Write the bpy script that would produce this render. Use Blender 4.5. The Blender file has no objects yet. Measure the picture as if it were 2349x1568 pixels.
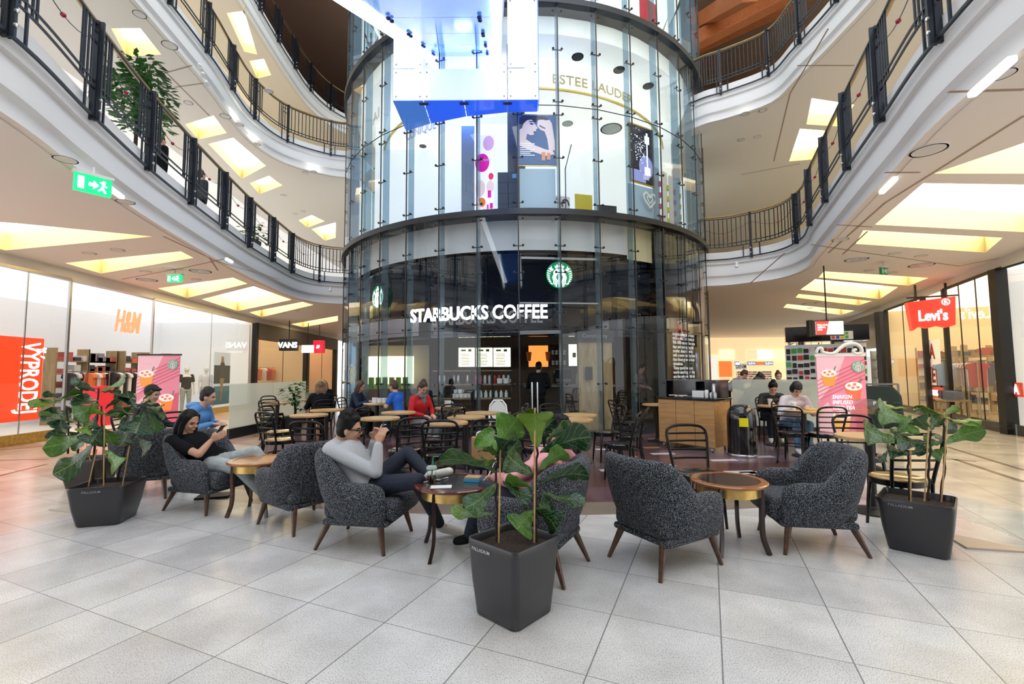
import bpy, bmesh, math, random
from mathutils import Vector, Matrix, geometry
pi = math.pi
C = bpy.context.scene.collection
S = bpy.context.scene
# ---------------------------------------------------------------- camera, world, exposure
FPX = 1042.0; PITCH = math.atan(71/FPX); ROLL = math.radians(0.4); EYE = 1.4
cd = bpy.data.cameras.new('camera'); cam = bpy.data.objects.new('camera', cd); C.objects.link(cam)
cd.sensor_width = 36; cd.lens = 36*FPX/2349; cd.clip_end = 300; cd.clip_start = .05
cam.matrix_world = Matrix.Translation((0, 0, EYE)) @ Matrix.Rotation(pi/2+PITCH, 4, 'X') @ Matrix.Rotation(-ROLL, 4, 'Z')
S.camera = cam
w = bpy.data.worlds.new('sky'); S.world = w; w.use_nodes = True
w.node_tree.nodes['Background'].inputs[0].default_value = (.93, .96, 1, 1)
w.node_tree.nodes['Background'].inputs[1].default_value = 1.35
S.view_settings.view_transform = 'Standard'; S.view_settings.look = 'None'
S.view_settings.exposure = 0.92; S.view_settings.gamma = 1; S.view_settings.use_curve_mapping = False
S.cycles.max_bounces = 6; S.cycles.diffuse_bounces = 2; S.cycles.glossy_bounces = 3
S.cycles.use_adaptive_sampling = True; S.cycles.adaptive_threshold = .05; S.cycles.adaptive_min_samples = 12
S.cycles.transparent_max_bounces = 16; S.cycles.sample_clamp_indirect = 4; S.cycles.use_denoising = True
S.cycles.caustics_reflective = False; S.cycles.caustics_refractive = False

def ray(x, y):
    u = x-1174.5; v = 784-y
    c, s = math.cos(ROLL), math.sin(ROLL)
    u, v = u*c+v*s, -u*s+v*c
    c, s = math.cos(PITCH), math.sin(PITCH)
    return Vector((u, FPX*c-v*s, FPX*s+v*c))
def at(x, y, Y=None, z=None, X=None):
    d = ray(x, y)
    t = Y/d.y if Y is not None else ((z-EYE)/d.z if z is not None else X/d.x)
    return Vector((d.x*t, d.y*t, EYE+d.z*t))

# ---------------------------------------------------------------- materials
def nmat(name):
    m = bpy.data.materials.new(name); m.use_nodes = True
    nt = m.node_tree; b = nt.nodes['Principled BSDF']
    return m, nt, b
def mat(name, col, rough=.5, metal=0, emit=0, ecol=None, spec=.5, coat=0, noise=0, nscale=8, sheen=0):
    m, nt, b = nmat(name)
    b.inputs['Base Color'].default_value = (*col, 1); b.inputs['Roughness'].default_value = rough
    b.inputs['Metallic'].default_value = metal; b.inputs['Specular IOR Level'].default_value = spec
    if coat: b.inputs['Coat Weight'].default_value = coat; b.inputs['Coat Roughness'].default_value = .08
    if emit:
        b.inputs['Emission Color'].default_value = (*(ecol or col), 1); b.inputs['Emission Strength'].default_value = emit
    if noise:
        tc = nt.nodes.new('ShaderNodeTexCoord'); n = nt.nodes.new('ShaderNodeTexNoise'); n.inputs['Scale'].default_value = nscale
        n.inputs['Detail'].default_value = 4
        nt.links.new(tc.outputs['Object'], n.inputs['Vector'])
        r = nt.nodes.new('ShaderNodeValToRGB'); r.color_ramp.elements[0].position = .3; r.color_ramp.elements[1].position = .7
        r.color_ramp.elements[0].color = (*[c*(1-noise) for c in col], 1); r.color_ramp.elements[1].color = (*[min(1, c*(1+noise)) for c in col], 1)
        nt.links.new(n.outputs[0], r.inputs[0]); nt.links.new(r.outputs[0], b.inputs['Base Color'])
    return m
def ramp2(nt, src, p0, c0, p1, c1):
    r = nt.nodes.new('ShaderNodeValToRGB'); e = r.color_ramp.elements
    e[0].position = p0; e[0].color = (*c0, 1); e[1].position = p1; e[1].color = (*c1, 1)
    nt.links.new(src, r.inputs[0]); return r
def wood(name, c0, c1, rough=.35, sc=(3, 30, 30), knots=False, coat=0):
    m, nt, b = nmat(name)
    tc = nt.nodes.new('ShaderNodeTexCoord'); mp = nt.nodes.new('ShaderNodeMapping'); mp.inputs['Scale'].default_value = sc
    n = nt.nodes.new('ShaderNodeTexNoise'); n.inputs['Scale'].default_value = 1; n.inputs['Detail'].default_value = 6; n.inputs['Distortion'].default_value = .8
    nt.links.new(tc.outputs['Object'], mp.inputs[0]); nt.links.new(mp.outputs[0], n.inputs['Vector'])
    r = ramp2(nt, n.outputs[0], .3, c0, .7, c1); out = r.outputs[0]
    if knots:
        v = nt.nodes.new('ShaderNodeTexVoronoi'); v.inputs['Scale'].default_value = .35; nt.links.new(mp.outputs[0], v.inputs['Vector'])
        k = ramp2(nt, v.outputs['Distance'], .03, (.12, .05, .02), .1, (1, 1, 1))
        x = nt.nodes.new('ShaderNodeMix'); x.data_type = 'RGBA'; x.blend_type = 'MULTIPLY'; x.inputs[0].default_value = 1
        nt.links.new(out, x.inputs[6]); nt.links.new(k.outputs[0], x.inputs[7]); out = x.outputs[2]
    nt.links.new(out, b.inputs['Base Color']); b.inputs['Roughness'].default_value = rough
    if coat: b.inputs['Coat Weight'].default_value = coat
    return m
def glassmat(name, tint=(1, 1, 1), ior=1.5, frost=0, extra=0.0):
    m = bpy.data.materials.new(name); m.use_nodes = True; nt = m.node_tree; nt.nodes.clear()
    o = nt.nodes.new('ShaderNodeOutputMaterial'); mx = nt.nodes.new('ShaderNodeMixShader')
    t = nt.nodes.new('ShaderNodeBsdfTransparent'); t.inputs[0].default_value = (*tint, 1)
    g = nt.nodes.new('ShaderNodeBsdfGlossy'); g.inputs['Roughness'].default_value = 0.01 if not frost else .35
    f0 = ((ior-1)/(ior+1))**2
    ge = nt.nodes.new('ShaderNodeNewGeometry'); dp = nt.nodes.new('ShaderNodeVectorMath'); dp.operation = 'DOT_PRODUCT'
    nt.links.new(ge.outputs['Incoming'], dp.inputs[0]); nt.links.new(ge.outputs['Normal'], dp.inputs[1])
    def mm(op, x, y):
        k = nt.nodes.new('ShaderNodeMath'); k.operation = op
        for i_, s_ in enumerate((x, y)):
            if s_ is None: continue
            if isinstance(s_, (int, float)): k.inputs[i_].default_value = s_
            else: nt.links.new(s_, k.inputs[i_])
        return k
    f = mm('ADD', mm('MULTIPLY', mm('POWER', mm('SUBTRACT', 1.0, mm('ABSOLUTE', dp.outputs['Value'], None).outputs[0]).outputs[0], 5.0).outputs[0], (1-f0)*.85).outputs[0], f0)
    a = nt.nodes.new('ShaderNodeMath'); a.operation = 'ADD'; a.inputs[1].default_value = extra; a.use_clamp = True
    nt.links.new(f.outputs[0], a.inputs[0]); nt.links.new(a.outputs[0], mx.inputs[0])
    nt.links.new(t.outputs[0], mx.inputs[1]); nt.links.new(g.outputs[0], mx.inputs[2])
    last = mx
    if frost:
        d = nt.nodes.new('ShaderNodeBsdfDiffuse'); d.inputs[0].default_value = (*tint, 1)
        tl = nt.nodes.new('ShaderNodeBsdfTranslucent'); tl.inputs[0].default_value = (*tint, 1)
        ad = nt.nodes.new('ShaderNodeMixShader'); ad.inputs[0].default_value = .5
        nt.links.new(d.outputs[0], ad.inputs[1]); nt.links.new(tl.outputs[0], ad.inputs[2])
        l = nt.nodes.new('ShaderNodeMixShader'); l.inputs[0].default_value = frost
        nt.links.new(mx.outputs[0], l.inputs[1]); nt.links.new(ad.outputs[0], l.inputs[2]); last = l
    nt.links.new(last.outputs[0], o.inputs[0]); return m
def fabric(name):
    m, nt, b = nmat(name)
    tc = nt.nodes.new('ShaderNodeTexCoord'); n = nt.nodes.new('ShaderNodeTexNoise')
    n.inputs['Scale'].default_value = 190; n.inputs['Detail'].default_value = 2; n.inputs['Roughness'].default_value = .7
    nt.links.new(tc.outputs['Object'], n.inputs['Vector'])
    r = ramp2(nt, n.outputs[0], .50, (.004, .005, .008), .68, (.42, .45, .50))
    nt.links.new(r.outputs[0], b.inputs['Base Color'])
    bp = nt.nodes.new('ShaderNodeBump'); bp.inputs['Strength'].default_value = .25; bp.inputs['Distance'].default_value = .002
    nt.links.new(n.outputs[0], bp.inputs['Height']); nt.links.new(bp.outputs[0], b.inputs['Normal'])
    b.inputs['Roughness'].default_value = .95; b.inputs['Sheen Weight'].default_value = .05; b.inputs['Specular IOR Level'].default_value = .2
    return m
def leafmat(name, dark, light):
    m, nt, b = nmat(name)
    uv = nt.nodes.new('ShaderNodeUVMap'); sp = nt.nodes.new('ShaderNodeSeparateXYZ'); nt.links.new(uv.outputs[0], sp.inputs[0])
    def M(op, a, bb=None, clamp=False):
        x = nt.nodes.new('ShaderNodeMath'); x.operation = op; x.use_clamp = clamp
        for i, s in enumerate((a, bb)):
            if s is None: continue
            if isinstance(s, (int, float)): x.inputs[i].default_value = s
            else: nt.links.new(s, x.inputs[i])
        return x.outputs[0]
    u = M('ABSOLUTE', M('MULTIPLY', M('SUBTRACT', sp.outputs[0], .5), 2))
    mid = M('LESS_THAN', u, .045)
    f = M('FRACT', M('MULTIPLY', M('SUBTRACT', sp.outputs[1], M('MULTIPLY', u, .28)), 6.5))
    side = M('LESS_THAN', f, .075)
    v = M('MULTIPLY', M('MAXIMUM', mid, side), .5)
    oi = nt.nodes.new('ShaderNodeObjectInfo')
    r = ramp2(nt, oi.outputs['Random'], .35, dark, 1, light)
    mx = nt.nodes.new('ShaderNodeMix'); mx.data_type = 'RGBA'; nt.links.new(v, mx.inputs[0])
    nt.links.new(r.outputs[0], mx.inputs[6]); mx.inputs[7].default_value = (.22, .34, .07, 1)
    nt.links.new(mx.outputs[2], b.inputs['Base Color'])
    b.inputs['Roughness'].default_value = .22; b.inputs['Specular IOR Level'].default_value = .6
    n = nt.nodes.new('ShaderNodeTexNoise'); n.inputs['Scale'].default_value = 14
    bp = nt.nodes.new('ShaderNodeBump'); bp.inputs['Strength'].default_value = .35; bp.inputs['Distance'].default_value = .02
    nt.links.new(n.outputs[0], bp.inputs['Height']); nt.links.new(bp.outputs[0], b.inputs['Normal'])
    b.inputs['Subsurface Weight'].default_value = 0
    return m
MT = {}
def colm(col, rough=.6, emit=0, metal=0):
    k = (tuple(round(c, 3) for c in col), rough, emit, metal)
    if k not in MT: MT[k] = mat('paint', col, rough, metal, emit)
    return MT[k]
M_white = mat('white_plaster', (.86, .84, .81), .6)
M_fascia = mat('white_fascia', (.93, .93, .93), .45)
M_soffit = mat('cream_soffit', (1.0, .93, .86), .7)
M_joint = mat('soffit_joint', (.45, .33, .25), .7)
M_yellow = mat('warm_yellow_paint', (.94, .80, .48), .6)
M_cofflit = mat('luminous_ceiling', (1, .9, .65), .6, emit=2.4, ecol=(1, .86, .58))
M_lamp = mat('lamp', (1, .95, .85), .5, emit=14, ecol=(1, .93, .8))
M_iron = mat('blue_black_iron', (.018, .024, .036), .35, .3)
M_hand = wood('handrail_wood', (.42, .26, .08), (.55, .36, .13), .35)
M_steel = mat('steel', (.55, .56, .58), .25, .9)
M_dsteel = mat('dark_steel', (.05, .055, .065), .35, .6)
M_black = mat('gloss_black', (.008, .008, .01), .12, coat=.5)
M_mblack = mat('matt_black', (.015, .015, .016), .55)
M_chair = mat('black_bentwood', (.005, .0045, .005), .28, spec=.4)
M_fabric = fabric('tweed_fabric')
M_legwood = wood('walnut_leg', (.055, .025, .014), (.13, .06, .032), .35)
M_top = wood('beech_top', (.50, .30, .12), (.68, .45, .21), .35, (2, 18, 18))
M_rim = wood('cherry_rim', (.30, .095, .03), (.42, .15, .05), .25, (3, 14, 14), coat=.4)
M_rimd = wood('mahogany_rim', (.10, .018, .010), (.17, .035, .018), .15, (3, 14, 14), coat=.6)
M_oak = wood('knotty_oak', (.42, .22, .075), (.62, .36, .14), .4, (2.2, 14, 26), knots=True)
M_oakp = wood('pale_oak_boards', (.30, .21, .10), (.46, .34, .18), .5, (14, 14, 2))
M_brass = mat('brushed_brass', (.62, .42, .13), .3, .9, noise=.2, nscale=20)
M_pot = mat('anthracite_planter', (.036, .036, .040), .3)
M_soil = mat('potting_soil', (.035, .022, .015), .95, noise=.8, nscale=60)
M_stake = wood('bamboo_stake', (.55, .32, .12), (.7, .45, .2), .5)
M_stem = mat('bark', (.035, .022, .015), .8, noise=.5, nscale=40)
M_leaf = leafmat('fig_leaf', (.006, .045, .012), (.09, .24, .014))
M_leafy = leafmat('young_fig_leaf', (.10, .20, .008), (.17, .30, .01))
M_glass = glassmat('clear_glass', (.97, .99, .985), 1.52, extra=.03)
M_drumg = glassmat('drum_glass', (.94, .985, .99), 1.42, extra=.012)
M_fin = glassmat('glass_fin', (.60, .72, .80), 1.5, frost=.16)
M_frost = glassmat('frosted_glass', (.83, .90, .89), 1.45, frost=.55)
M_opal = mat('opal_glass', (.80, .84, .88), .15, emit=.12)
M_shopw = mat('shop_white_glow', (.95, .95, .95), .6, emit=.3, ecol=(1, .99, .97))  # glow put into the gallery walls, standing in for lit shopfronts
M_shopwarm = mat('shop_warm_glow', (.95, .86, .66), .6, emit=.25, ecol=(1, .82, .5))  # warm glow put into walls in place of lit shops
M_skin = mat('skin', (.56, .31, .2), .5, spec=.4)
M_skin2 = mat('light_skin', (.66, .40, .29), .5, spec=.4)
M_paper = mat('paper_white', (.85, .85, .84), .6)
M_green = mat('sign_green', (0, .22, .09), .4, emit=.25, ecol=(0, .3, .12))
M_lit = mat('lit_white', (1, 1, 1), .4, emit=2.2, ecol=(1, 1, 1))

# ---------------------------------------------------------------- mesh builder
class MB:
    def __init__(s): s.v = []; s.f = []; s.m = []; s.uv = None
    def add(s, vs, fs, mi=0, M=None):
        o = len(s.v); s.v += [tuple(M @ Vector(p)) if M else tuple(p) for p in vs]
        s.f += [tuple(i+o for i in f) for f in fs]; s.m += [mi]*len(fs); return s
    def box(s, c, d, mi=0, rz=0, M=None):
        x, y, z = [k/2 for k in d]
        R = Matrix.Translation(c) @ Matrix.Rotation(rz, 4, 'Z')
        if M: R = M @ R
        vs = [(a*x, b*y, g*z) for a in (-1, 1) for b in (-1, 1) for g in (-1, 1)]
        return s.add(vs, [(0, 1, 3, 2), (4, 6, 7, 5), (0, 4, 5, 1), (2, 3, 7, 6), (0, 2, 6, 4), (1, 5, 7, 3)], mi, R)
    def bar(s, a, b, wd, h, mi=0, up=(0, 0, 1)):
        a = Vector(a); b = Vector(b); d = (b-a).normalized(); u = Vector(up)
        n = d.cross(u).normalized() if abs(d.dot(u)) < .999 else Vector((1, 0, 0)); u = n.cross(d).normalized()
        vs = []
        for p in (a, b):
            for q, r in ((-1, -1), (1, -1), (1, 1), (-1, 1)): vs.append(p+n*q*wd/2+u*r*h/2)
        return s.add(vs, [(0, 1, 2, 3), (7, 6, 5, 4), (0, 4, 5, 1), (1, 5, 6, 2), (2, 6, 7, 3), (3, 7, 4, 0)], mi)
    def tube(s, pts, r, n=8, mi=0, closed=False, caps=True, flat=1.0, ref=None):
        pts = [Vector(p) for p in pts]; N = len(pts); rr = r if isinstance(r, (list, tuple)) else [r]*N
        vs = []; ref = Vector(ref) if ref else None; prev = None
        for i, p in enumerate(pts):
            if closed: t = pts[(i+1) % N]-pts[i-1]
            else: t = pts[min(i+1, N-1)]-pts[max(i-1, 0)]
            t.normalize()
            if ref is not None: a = ref-t*ref.dot(t)
            elif prev is not None: a = prev-t*prev.dot(t)
            else: a = t.orthogonal()
            if a.length < 1e-6: a = t.orthogonal()
            a.normalize(); prev = a; bb = t.cross(a)
            for k in range(n):
                th = 2*pi*k/n; vs.append(p+(a*math.cos(th)*flat+bb*math.sin(th))*rr[i])
        fs = []
        for i in range(N if closed else N-1):
            j = (i+1) % N
            for k in range(n): fs.append((i*n+k, i*n+(k+1) % n, j*n+(k+1) % n, j*n+k))
        if not closed and caps: fs += [tuple(range(n))[::-1], tuple((N-1)*n+k for k in range(n))]
        return s.add(vs, fs, mi)
    def cyl(s, a, b, r0, r1=None, n=16, mi=0): return s.tube([a, b], [r0, r0 if r1 is None else r1], n, mi)
    def lathe(s, prof, c=(0, 0, 0), n=24, mi=0, M=None):
        vs = []; fs = []; c = Vector(c)
        for r, z in prof:
            for k in range(n): vs.append((c.x+r*math.cos(2*pi*k/n), c.y+r*math.sin(2*pi*k/n), c.z+z))
        for i in range(len(prof)-1):
            for k in range(n): fs.append((i*n+k, i*n+(k+1) % n, (i+1)*n+(k+1) % n, (i+1)*n+k))
        if prof[0][0] > 1e-5: fs.append(tuple(range(n))[::-1])
        if prof[-1][0] > 1e-5: fs.append(tuple((len(prof)-1)*n+k for k in range(n)))
        return s.add(vs, fs, mi, M)
    def ell(s, c, r, mi=0, n=12, M=None):
        R = Matrix.Translation(c) @ (M or Matrix()) @ Matrix.Diagonal((r[0], r[1], r[2], 1))
        pr = [(math.sin(pi*i/n), -math.cos(pi*i/n)) for i in range(n+1)]; pr[0] = (0.0, -1); pr[-1] = (0.0, 1)
        return s.lathe(pr, (0, 0, 0), n*2 if n < 12 else 20, mi, R)
    def prism(s, poly, z0, z1, mi=0, M=None, holes=()):
        loops = [[Vector((p[0], p[1], 0)) for p in l] for l in [poly, *holes]]
        tri = geometry.tessellate_polygon(loops)
        P = [p for l in loops for p in l]; n = len(P)
        vs = [(p.x, p.y, z0) for p in P]+[(p.x, p.y, z1) for p in P]
        fs = [(a, b, c) for a, b, c in tri]+[(c+n, b+n, a+n) for a, b, c in tri]
        if z0 == z1: return s.add(vs[:n], [(a, b, c) for a, b, c in tri], mi, M)
        o = 0
        for l in loops:
            k = len(l)
            for i in range(k): fs.append((o+i, o+(i+1) % k, o+(i+1) % k+n, o+i+n))
            o += k
        return s.add(vs, fs, mi, M)
    def grid(s, rows, mi=0, cu=False, cv=False):
        n = len(rows[0]); vs = [p for r in rows for p in r]; fs = []
        for i in range(len(rows) if cv else len(rows)-1):
            for j in range(n if cu else n-1):
                fs.append((i*n+j, i*n+(j+1) % n, ((i+1) % len(rows))*n+(j+1) % n, ((i+1) % len(rows))*n+j))
        return s.add(vs, fs, mi)
    def merge(s, o, M=None, mi=None):
        off = len(s.v); s.v += [tuple(M @ Vector(p)) if M else p for p in o.v]
        s.f += [tuple(i+off for i in f) for f in o.f]; s.m += [mi if mi is not None else k for k in o.m]; return s
    def warp(s, fn): s.v = [tuple(fn(Vector(p))) for p in s.v]; return s
    def build(s, name, mats, parent=None, smooth=False, bevel=0, seg=2, sub=0, M=None, fix=True):
        me = bpy.data.meshes.new(name)
        me.from_pydata([tuple(M @ Vector(p)) for p in s.v] if M else s.v, [], s.f)
        for m in (mats if isinstance(mats, (list, tuple)) else [mats]): me.materials.append(m)
        me.polygons.foreach_set('material_index', s.m)
        if fix:
            bm = bmesh.new(); bm.from_mesh(me)
            bmesh.ops.remove_doubles(bm, verts=bm.verts, dist=1e-5); bmesh.ops.recalc_face_normals(bm, faces=bm.faces); bm.to_mesh(me); bm.free()
        if smooth:
            me.polygons.foreach_set('use_smooth', [True]*len(me.polygons))
            if smooth != 'all': me.set_sharp_from_angle(angle=math.radians(smooth if smooth > 1 else 40))
        me.update()
        o = bpy.data.objects.new(name, me); C.objects.link(o); o.parent = parent
        if bevel:
            b = o.modifiers.new('b', 'BEVEL'); b.width = bevel; b.segments = seg; b.limit_method = 'ANGLE'; b.harden_normals = False
        if sub: b = o.modifiers.new('s', 'SUBSURF'); b.levels = sub; b.render_levels = sub
        return o
def tag(o, label=None, cat=None, group=None, kind=None):
    if label: o['label'] = label
    if cat: o['category'] = cat
    if group: o['group'] = group
    if kind: o['kind'] = kind
    return o
def thing(name, label, cat, loc=(0, 0, 0), rz=0, group=None):
    o = bpy.data.objects.new(name, None); C.objects.link(o); o.empty_display_size = .1
    o.location = loc; o.rotation_euler = (0, 0, rz); return tag(o, label, cat, group)
KIDS = {}
def kids(r):
    return [o for o in C.objects if o.parent == r]
def dup(root, loc, rz, label, group=None, cache={}):
    if root.name not in cache:
        cache[root.name] = [(c, kids(c)) for c in kids(root)]
    r = root.copy(); C.objects.link(r); r.location = loc; r.rotation_euler = (0, 0, rz); r['label'] = label
    if group: r['group'] = group
    for c, g in cache[root.name]:
        k = c.copy(); C.objects.link(k); k.parent = r
        for q in g:
            d = q.copy(); C.objects.link(d); d.parent = k
    return r
def struct(o, label=None): return tag(o, label, None, None, 'structure')
def textmb(s, size=1, ext=.01, bold=0, shear=0, align='CENTER', spacing=1, mi=0):
    cu = bpy.data.curves.new('t', 'FONT'); cu.body = s; cu.size = size; cu.extrude = ext; cu.offset = bold; cu.shear = shear
    cu.align_x = align; cu.space_character = spacing; cu.resolution_u = 3
    o = bpy.data.objects.new('t', cu); me = o.to_mesh()
    mb = MB(); mb.add([v.co[:] for v in me.vertices], [tuple(p.vertices) for p in me.polygons], mi)
    o.to_mesh_clear(); bpy.data.objects.remove(o); bpy.data.curves.remove(cu)
    return mb
def frame(o, xd, yd):   # matrix: local x->xd, y->yd
    x = Vector(xd).normalized(); y = Vector(yd).normalized(); z = x.cross(y)
    return Matrix.Translation(o) @ Matrix(((x.x, y.x, z.x, 0), (x.y, y.y, z.y, 0), (x.z, y.z, z.z, 0), (0, 0, 0, 1)))
def curve(pts, n=6):     # Catmull-Rom through 2D/3D points
    P = [Vector(p) for p in pts]; P = [P[0]*2-P[1]]+P+[P[-1]*2-P[-2]]; out = []
    for i in range(1, len(P)-2):
        for k in range(n):
            t = k/n; a, b, c, d = P[i-1:i+3]
            out.append(.5*((2*b)+(c-a)*t+(2*a-5*b+4*c-d)*t*t+(3*b-a-3*c+d)*t**3))
    out.append(P[-2]); return out
def resample(P, step):
    out = [P[0].copy()]; acc = 0
    for a, b in zip(P, P[1:]):
        L = (b-a).length
        while acc+L >= step:
            t = (step-acc)/L; a = a.lerp(b, t); out.append(a.copy()); L = (b-a).length; acc = 0
        acc += L
    return out
# ---------------------------------------------------------------- setting: floor
DC = Vector((.417, 15.8)); DR = 5.94
def floor_mat():
    m, nt, b = nmat('terrazzo_floor')
    geo = nt.nodes.new('ShaderNodeNewGeometry')
    def vr(ang, off):
        mp = nt.nodes.new('ShaderNodeMapping'); mp.vector_type = 'TEXTURE'; mp.inputs['Rotation'].default_value = (0, 0, ang); mp.inputs['Location'].default_value = off
        nt.links.new(geo.outputs['Position'], mp.inputs[0]); return mp
    def M(op, a, bb=None, cc=None):
        x = nt.nodes.new('ShaderNodeMath'); x.operation = op
        for i, s in enumerate((a, bb, cc)):
            if s is None: continue
            if isinstance(s, (int, float)): x.inputs[i].default_value = s
            else: nt.links.new(s, x.inputs[i])
        return x.outputs[0]
    A = math.radians(66.6)
    ox = 2.156*math.cos(A)+.569*math.cos(A+pi/2); oy = 2.156*math.sin(A)+.569*math.sin(A+pi/2)
    mp = vr(A, (ox, oy, 0)); sp = nt.nodes.new('ShaderNodeSeparateXYZ'); nt.links.new(mp.outputs[0], sp.inputs[0])
    def lines(sk, wdt):
        u = M('DIVIDE', sk, .58); f = M('FRACT', u); return M('LESS_THAN', M('MINIMUM', f, M('SUBTRACT', 1, f)), wdt)
    ln = M('MAXIMUM', lines(sp.outputs[0], .004), lines(sp.outputs[1], .006))
    sn = nt.nodes.new('ShaderNodeVectorMath'); sn.operation = 'SNAP'; sn.inputs[1].default_value = (.58, .58, 9)
    nt.links.new(mp.outputs[0], sn.inputs[0]); wn = nt.nodes.new('ShaderNodeTexWhiteNoise'); wn.noise_dimensions = '3D'; nt.links.new(sn.outputs[0], wn.inputs['Vector'])
    n1 = nt.nodes.new('ShaderNodeTexNoise'); n1.inputs['Scale'].default_value = 170; n1.inputs['Detail'].default_value = 2
    n2 = nt.nodes.new('ShaderNodeTexNoise'); n2.inputs['Scale'].default_value = 2.2; n2.inputs['Detail'].default_value = 5
    for n in (n1, n2): nt.links.new(geo.outputs['Position'], n.inputs['Vector'])
    sp1 = ramp2(nt, n1.outputs[0], .34, (.34, .33, .32), .47, (.80, .80, .79))
    st = ramp2(nt, n2.outputs[0], .35, (.80, .79, .78), .62, (1, 1, 1))
    tv = ramp2(nt, wn.outputs['Value'], 0, (.86, .86, .87), 1, (1, 1, 1))
    def mul(a, bb, bt='MULTIPLY', fac=1):
        x = nt.nodes.new('ShaderNodeMix'); x.data_type = 'RGBA'; x.blend_type = bt
        if isinstance(fac, (int, float)): x.inputs[0].default_value = fac
        else: nt.links.new(fac, x.inputs[0])
        for i, s in ((6, a), (7, bb)):
            if isinstance(s, tuple): x.inputs[i].default_value = (*s, 1)
            else: nt.links.new(s, x.inputs[i])
        return x.outputs[2]
    grey = mul(mul(sp1.outputs[0], st.outputs[0]), tv.outputs[0])
    # cream marble towards the shops (distance from the cafe circle's axis)
    p = nt.nodes.new('ShaderNodeSeparateXYZ'); nt.links.new(geo.outputs['Position'], p.inputs[0])
    dx = M('SUBTRACT', p.outputs[0], DC.x); dy = M('SUBTRACT', p.outputs[1], DC.y)
    r = M('SQRT', M('ADD', M('MULTIPLY', dx, dx), M('MULTIPLY', dy, dy)))
    def INC(k): return M('MULTIPLY', M('LESS_THAN', r, k), M('MULTIPLY', M('LESS_THAN', p.outputs[0], M('ADD', M('MULTIPLY', p.outputs[1], .62), .3)), M('GREATER_THAN', p.outputs[0], M('SUBTRACT', M('MULTIPLY', p.outputs[1], -.38), 1.6))))
    side = M('GREATER_THAN', M('ABSOLUTE', M('SUBTRACT', p.outputs[0], M('MULTIPLY', p.outputs[1], .05))), 4.75)
    crm = mul((.78, .68, .58), st.outputs[0])
    pk = mul((.62, .34, .26), st.outputs[0])
    isl = M('MULTIPLY', M('LESS_THAN', p.outputs[0], -4.6), M('GREATER_THAN', M('SINE', M('ADD', M('MULTIPLY', p.outputs[1], 1.9), M('MULTIPLY', p.outputs[0], .9))), .1))
    crm = mul(crm, pk, 'MIX', M('MULTIPLY', isl, .6))
    base = mul(grey, crm, 'MIX', side)
    base = mul(base, (.24, .23, .23), 'MIX', ln)
    # taupe ring and plum cafe floor
    base = mul(base, mul((.27, .22, .18), st.outputs[0]), 'MIX', INC(11.22))
    mp2 = vr(math.radians(4), (0, 0, 0)); sn2 = nt.nodes.new('ShaderNodeVectorMath'); sn2.operation = 'SNAP'; sn2.inputs[1].default_value = (.62, .62, 9)
    nt.links.new(mp2.outputs[0], sn2.inputs[0]); w2 = nt.nodes.new('ShaderNodeTexWhiteNoise'); nt.links.new(sn2.outputs[0], w2.inputs['Vector'])
    pl = ramp2(nt, w2.outputs['Value'], .2, (.115, .052, .055), .9, (.18, .115, .15))
    base = mul(base, mul(pl.outputs[0], sp1.outputs[0], 'MULTIPLY', .35), 'MIX', INC(10.8))
    nt.links.new(base, b.inputs['Base Color'])
    rr = ramp2(nt, n2.outputs[0], .3, (.20, .20, .20), .7, (.26, .26, .26)); nt.links.new(rr.outputs[0], b.inputs['Roughness'])
    b.inputs['Specular IOR Level'].default_value = .55
    return m
fl = MB(); fl.add([(-16, -10, 0), (34, -10, 0), (34, 48, 0), (-16, 48, 0)], [(0, 1, 2, 3)])
struct(fl.build('floor', floor_mat()))
# inlaid light tiles of the cafe floor
il = [MB(), MB()]
for x, y, wdt, k in [(1425, 1013, .34, 0), (1505, 1007, .3, 0), (1520, 1040, .4, 0), (1495, 1026, .3, 1), (1437, 1047, .36, 1), (1520, 1067, .36, 0), (1660, 1055, .42, 0), (1697, 1082, .42, 0), (1385, 1030, .3, 0), (1750, 1047, .35, 0), (1723, 1084, .3, 0), (640, 1007, .4, 0), (597, 1000, .3, 1), (1600, 1100, .3, 0), (1745, 1085, .3, 0), (1400, 1078, .3, 0), (1290, 1040, .3, 0), (980, 1050, .3, 0), (900, 1060, .3, 1), (790, 1000, .3, 0)]:
    p = at(x, y, z=0); il[k].box((p.x, p.y, .001), (wdt, .14, .004), 0, .07)
struct(il[0].build('trim_1', mat('white_marble_inlay', (.66, .66, .68), .2))); struct(il[1].build('trim_2', mat('tan_marble_inlay', (.38, .26, .13), .2)))
def floorline(nm, L, wd, m):
    q = MB()
    for a, b in L: q.bar(at(*a, z=0)+Vector((0, 0, .001)), at(*b, z=0)+Vector((0, 0, .001)), wd, .004)
    struct(q.build(nm, m))
floorline('trim_3', [((2174, 1025), (2349, 1078)), ((2190, 1053), (2349, 1105)), ((2170, 1052), (2240, 1058))], .07, mat('brown_stone_line', (.25, .17, .13), .25))
floorline('trim_4', [((-60, 1056), (108, 1053)), ((-60, 1105), (108, 1064)), ((-60, 1038), (130, 1020))], .05, mat('red_stone_line', (.38, .10, .08), .25))
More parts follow.
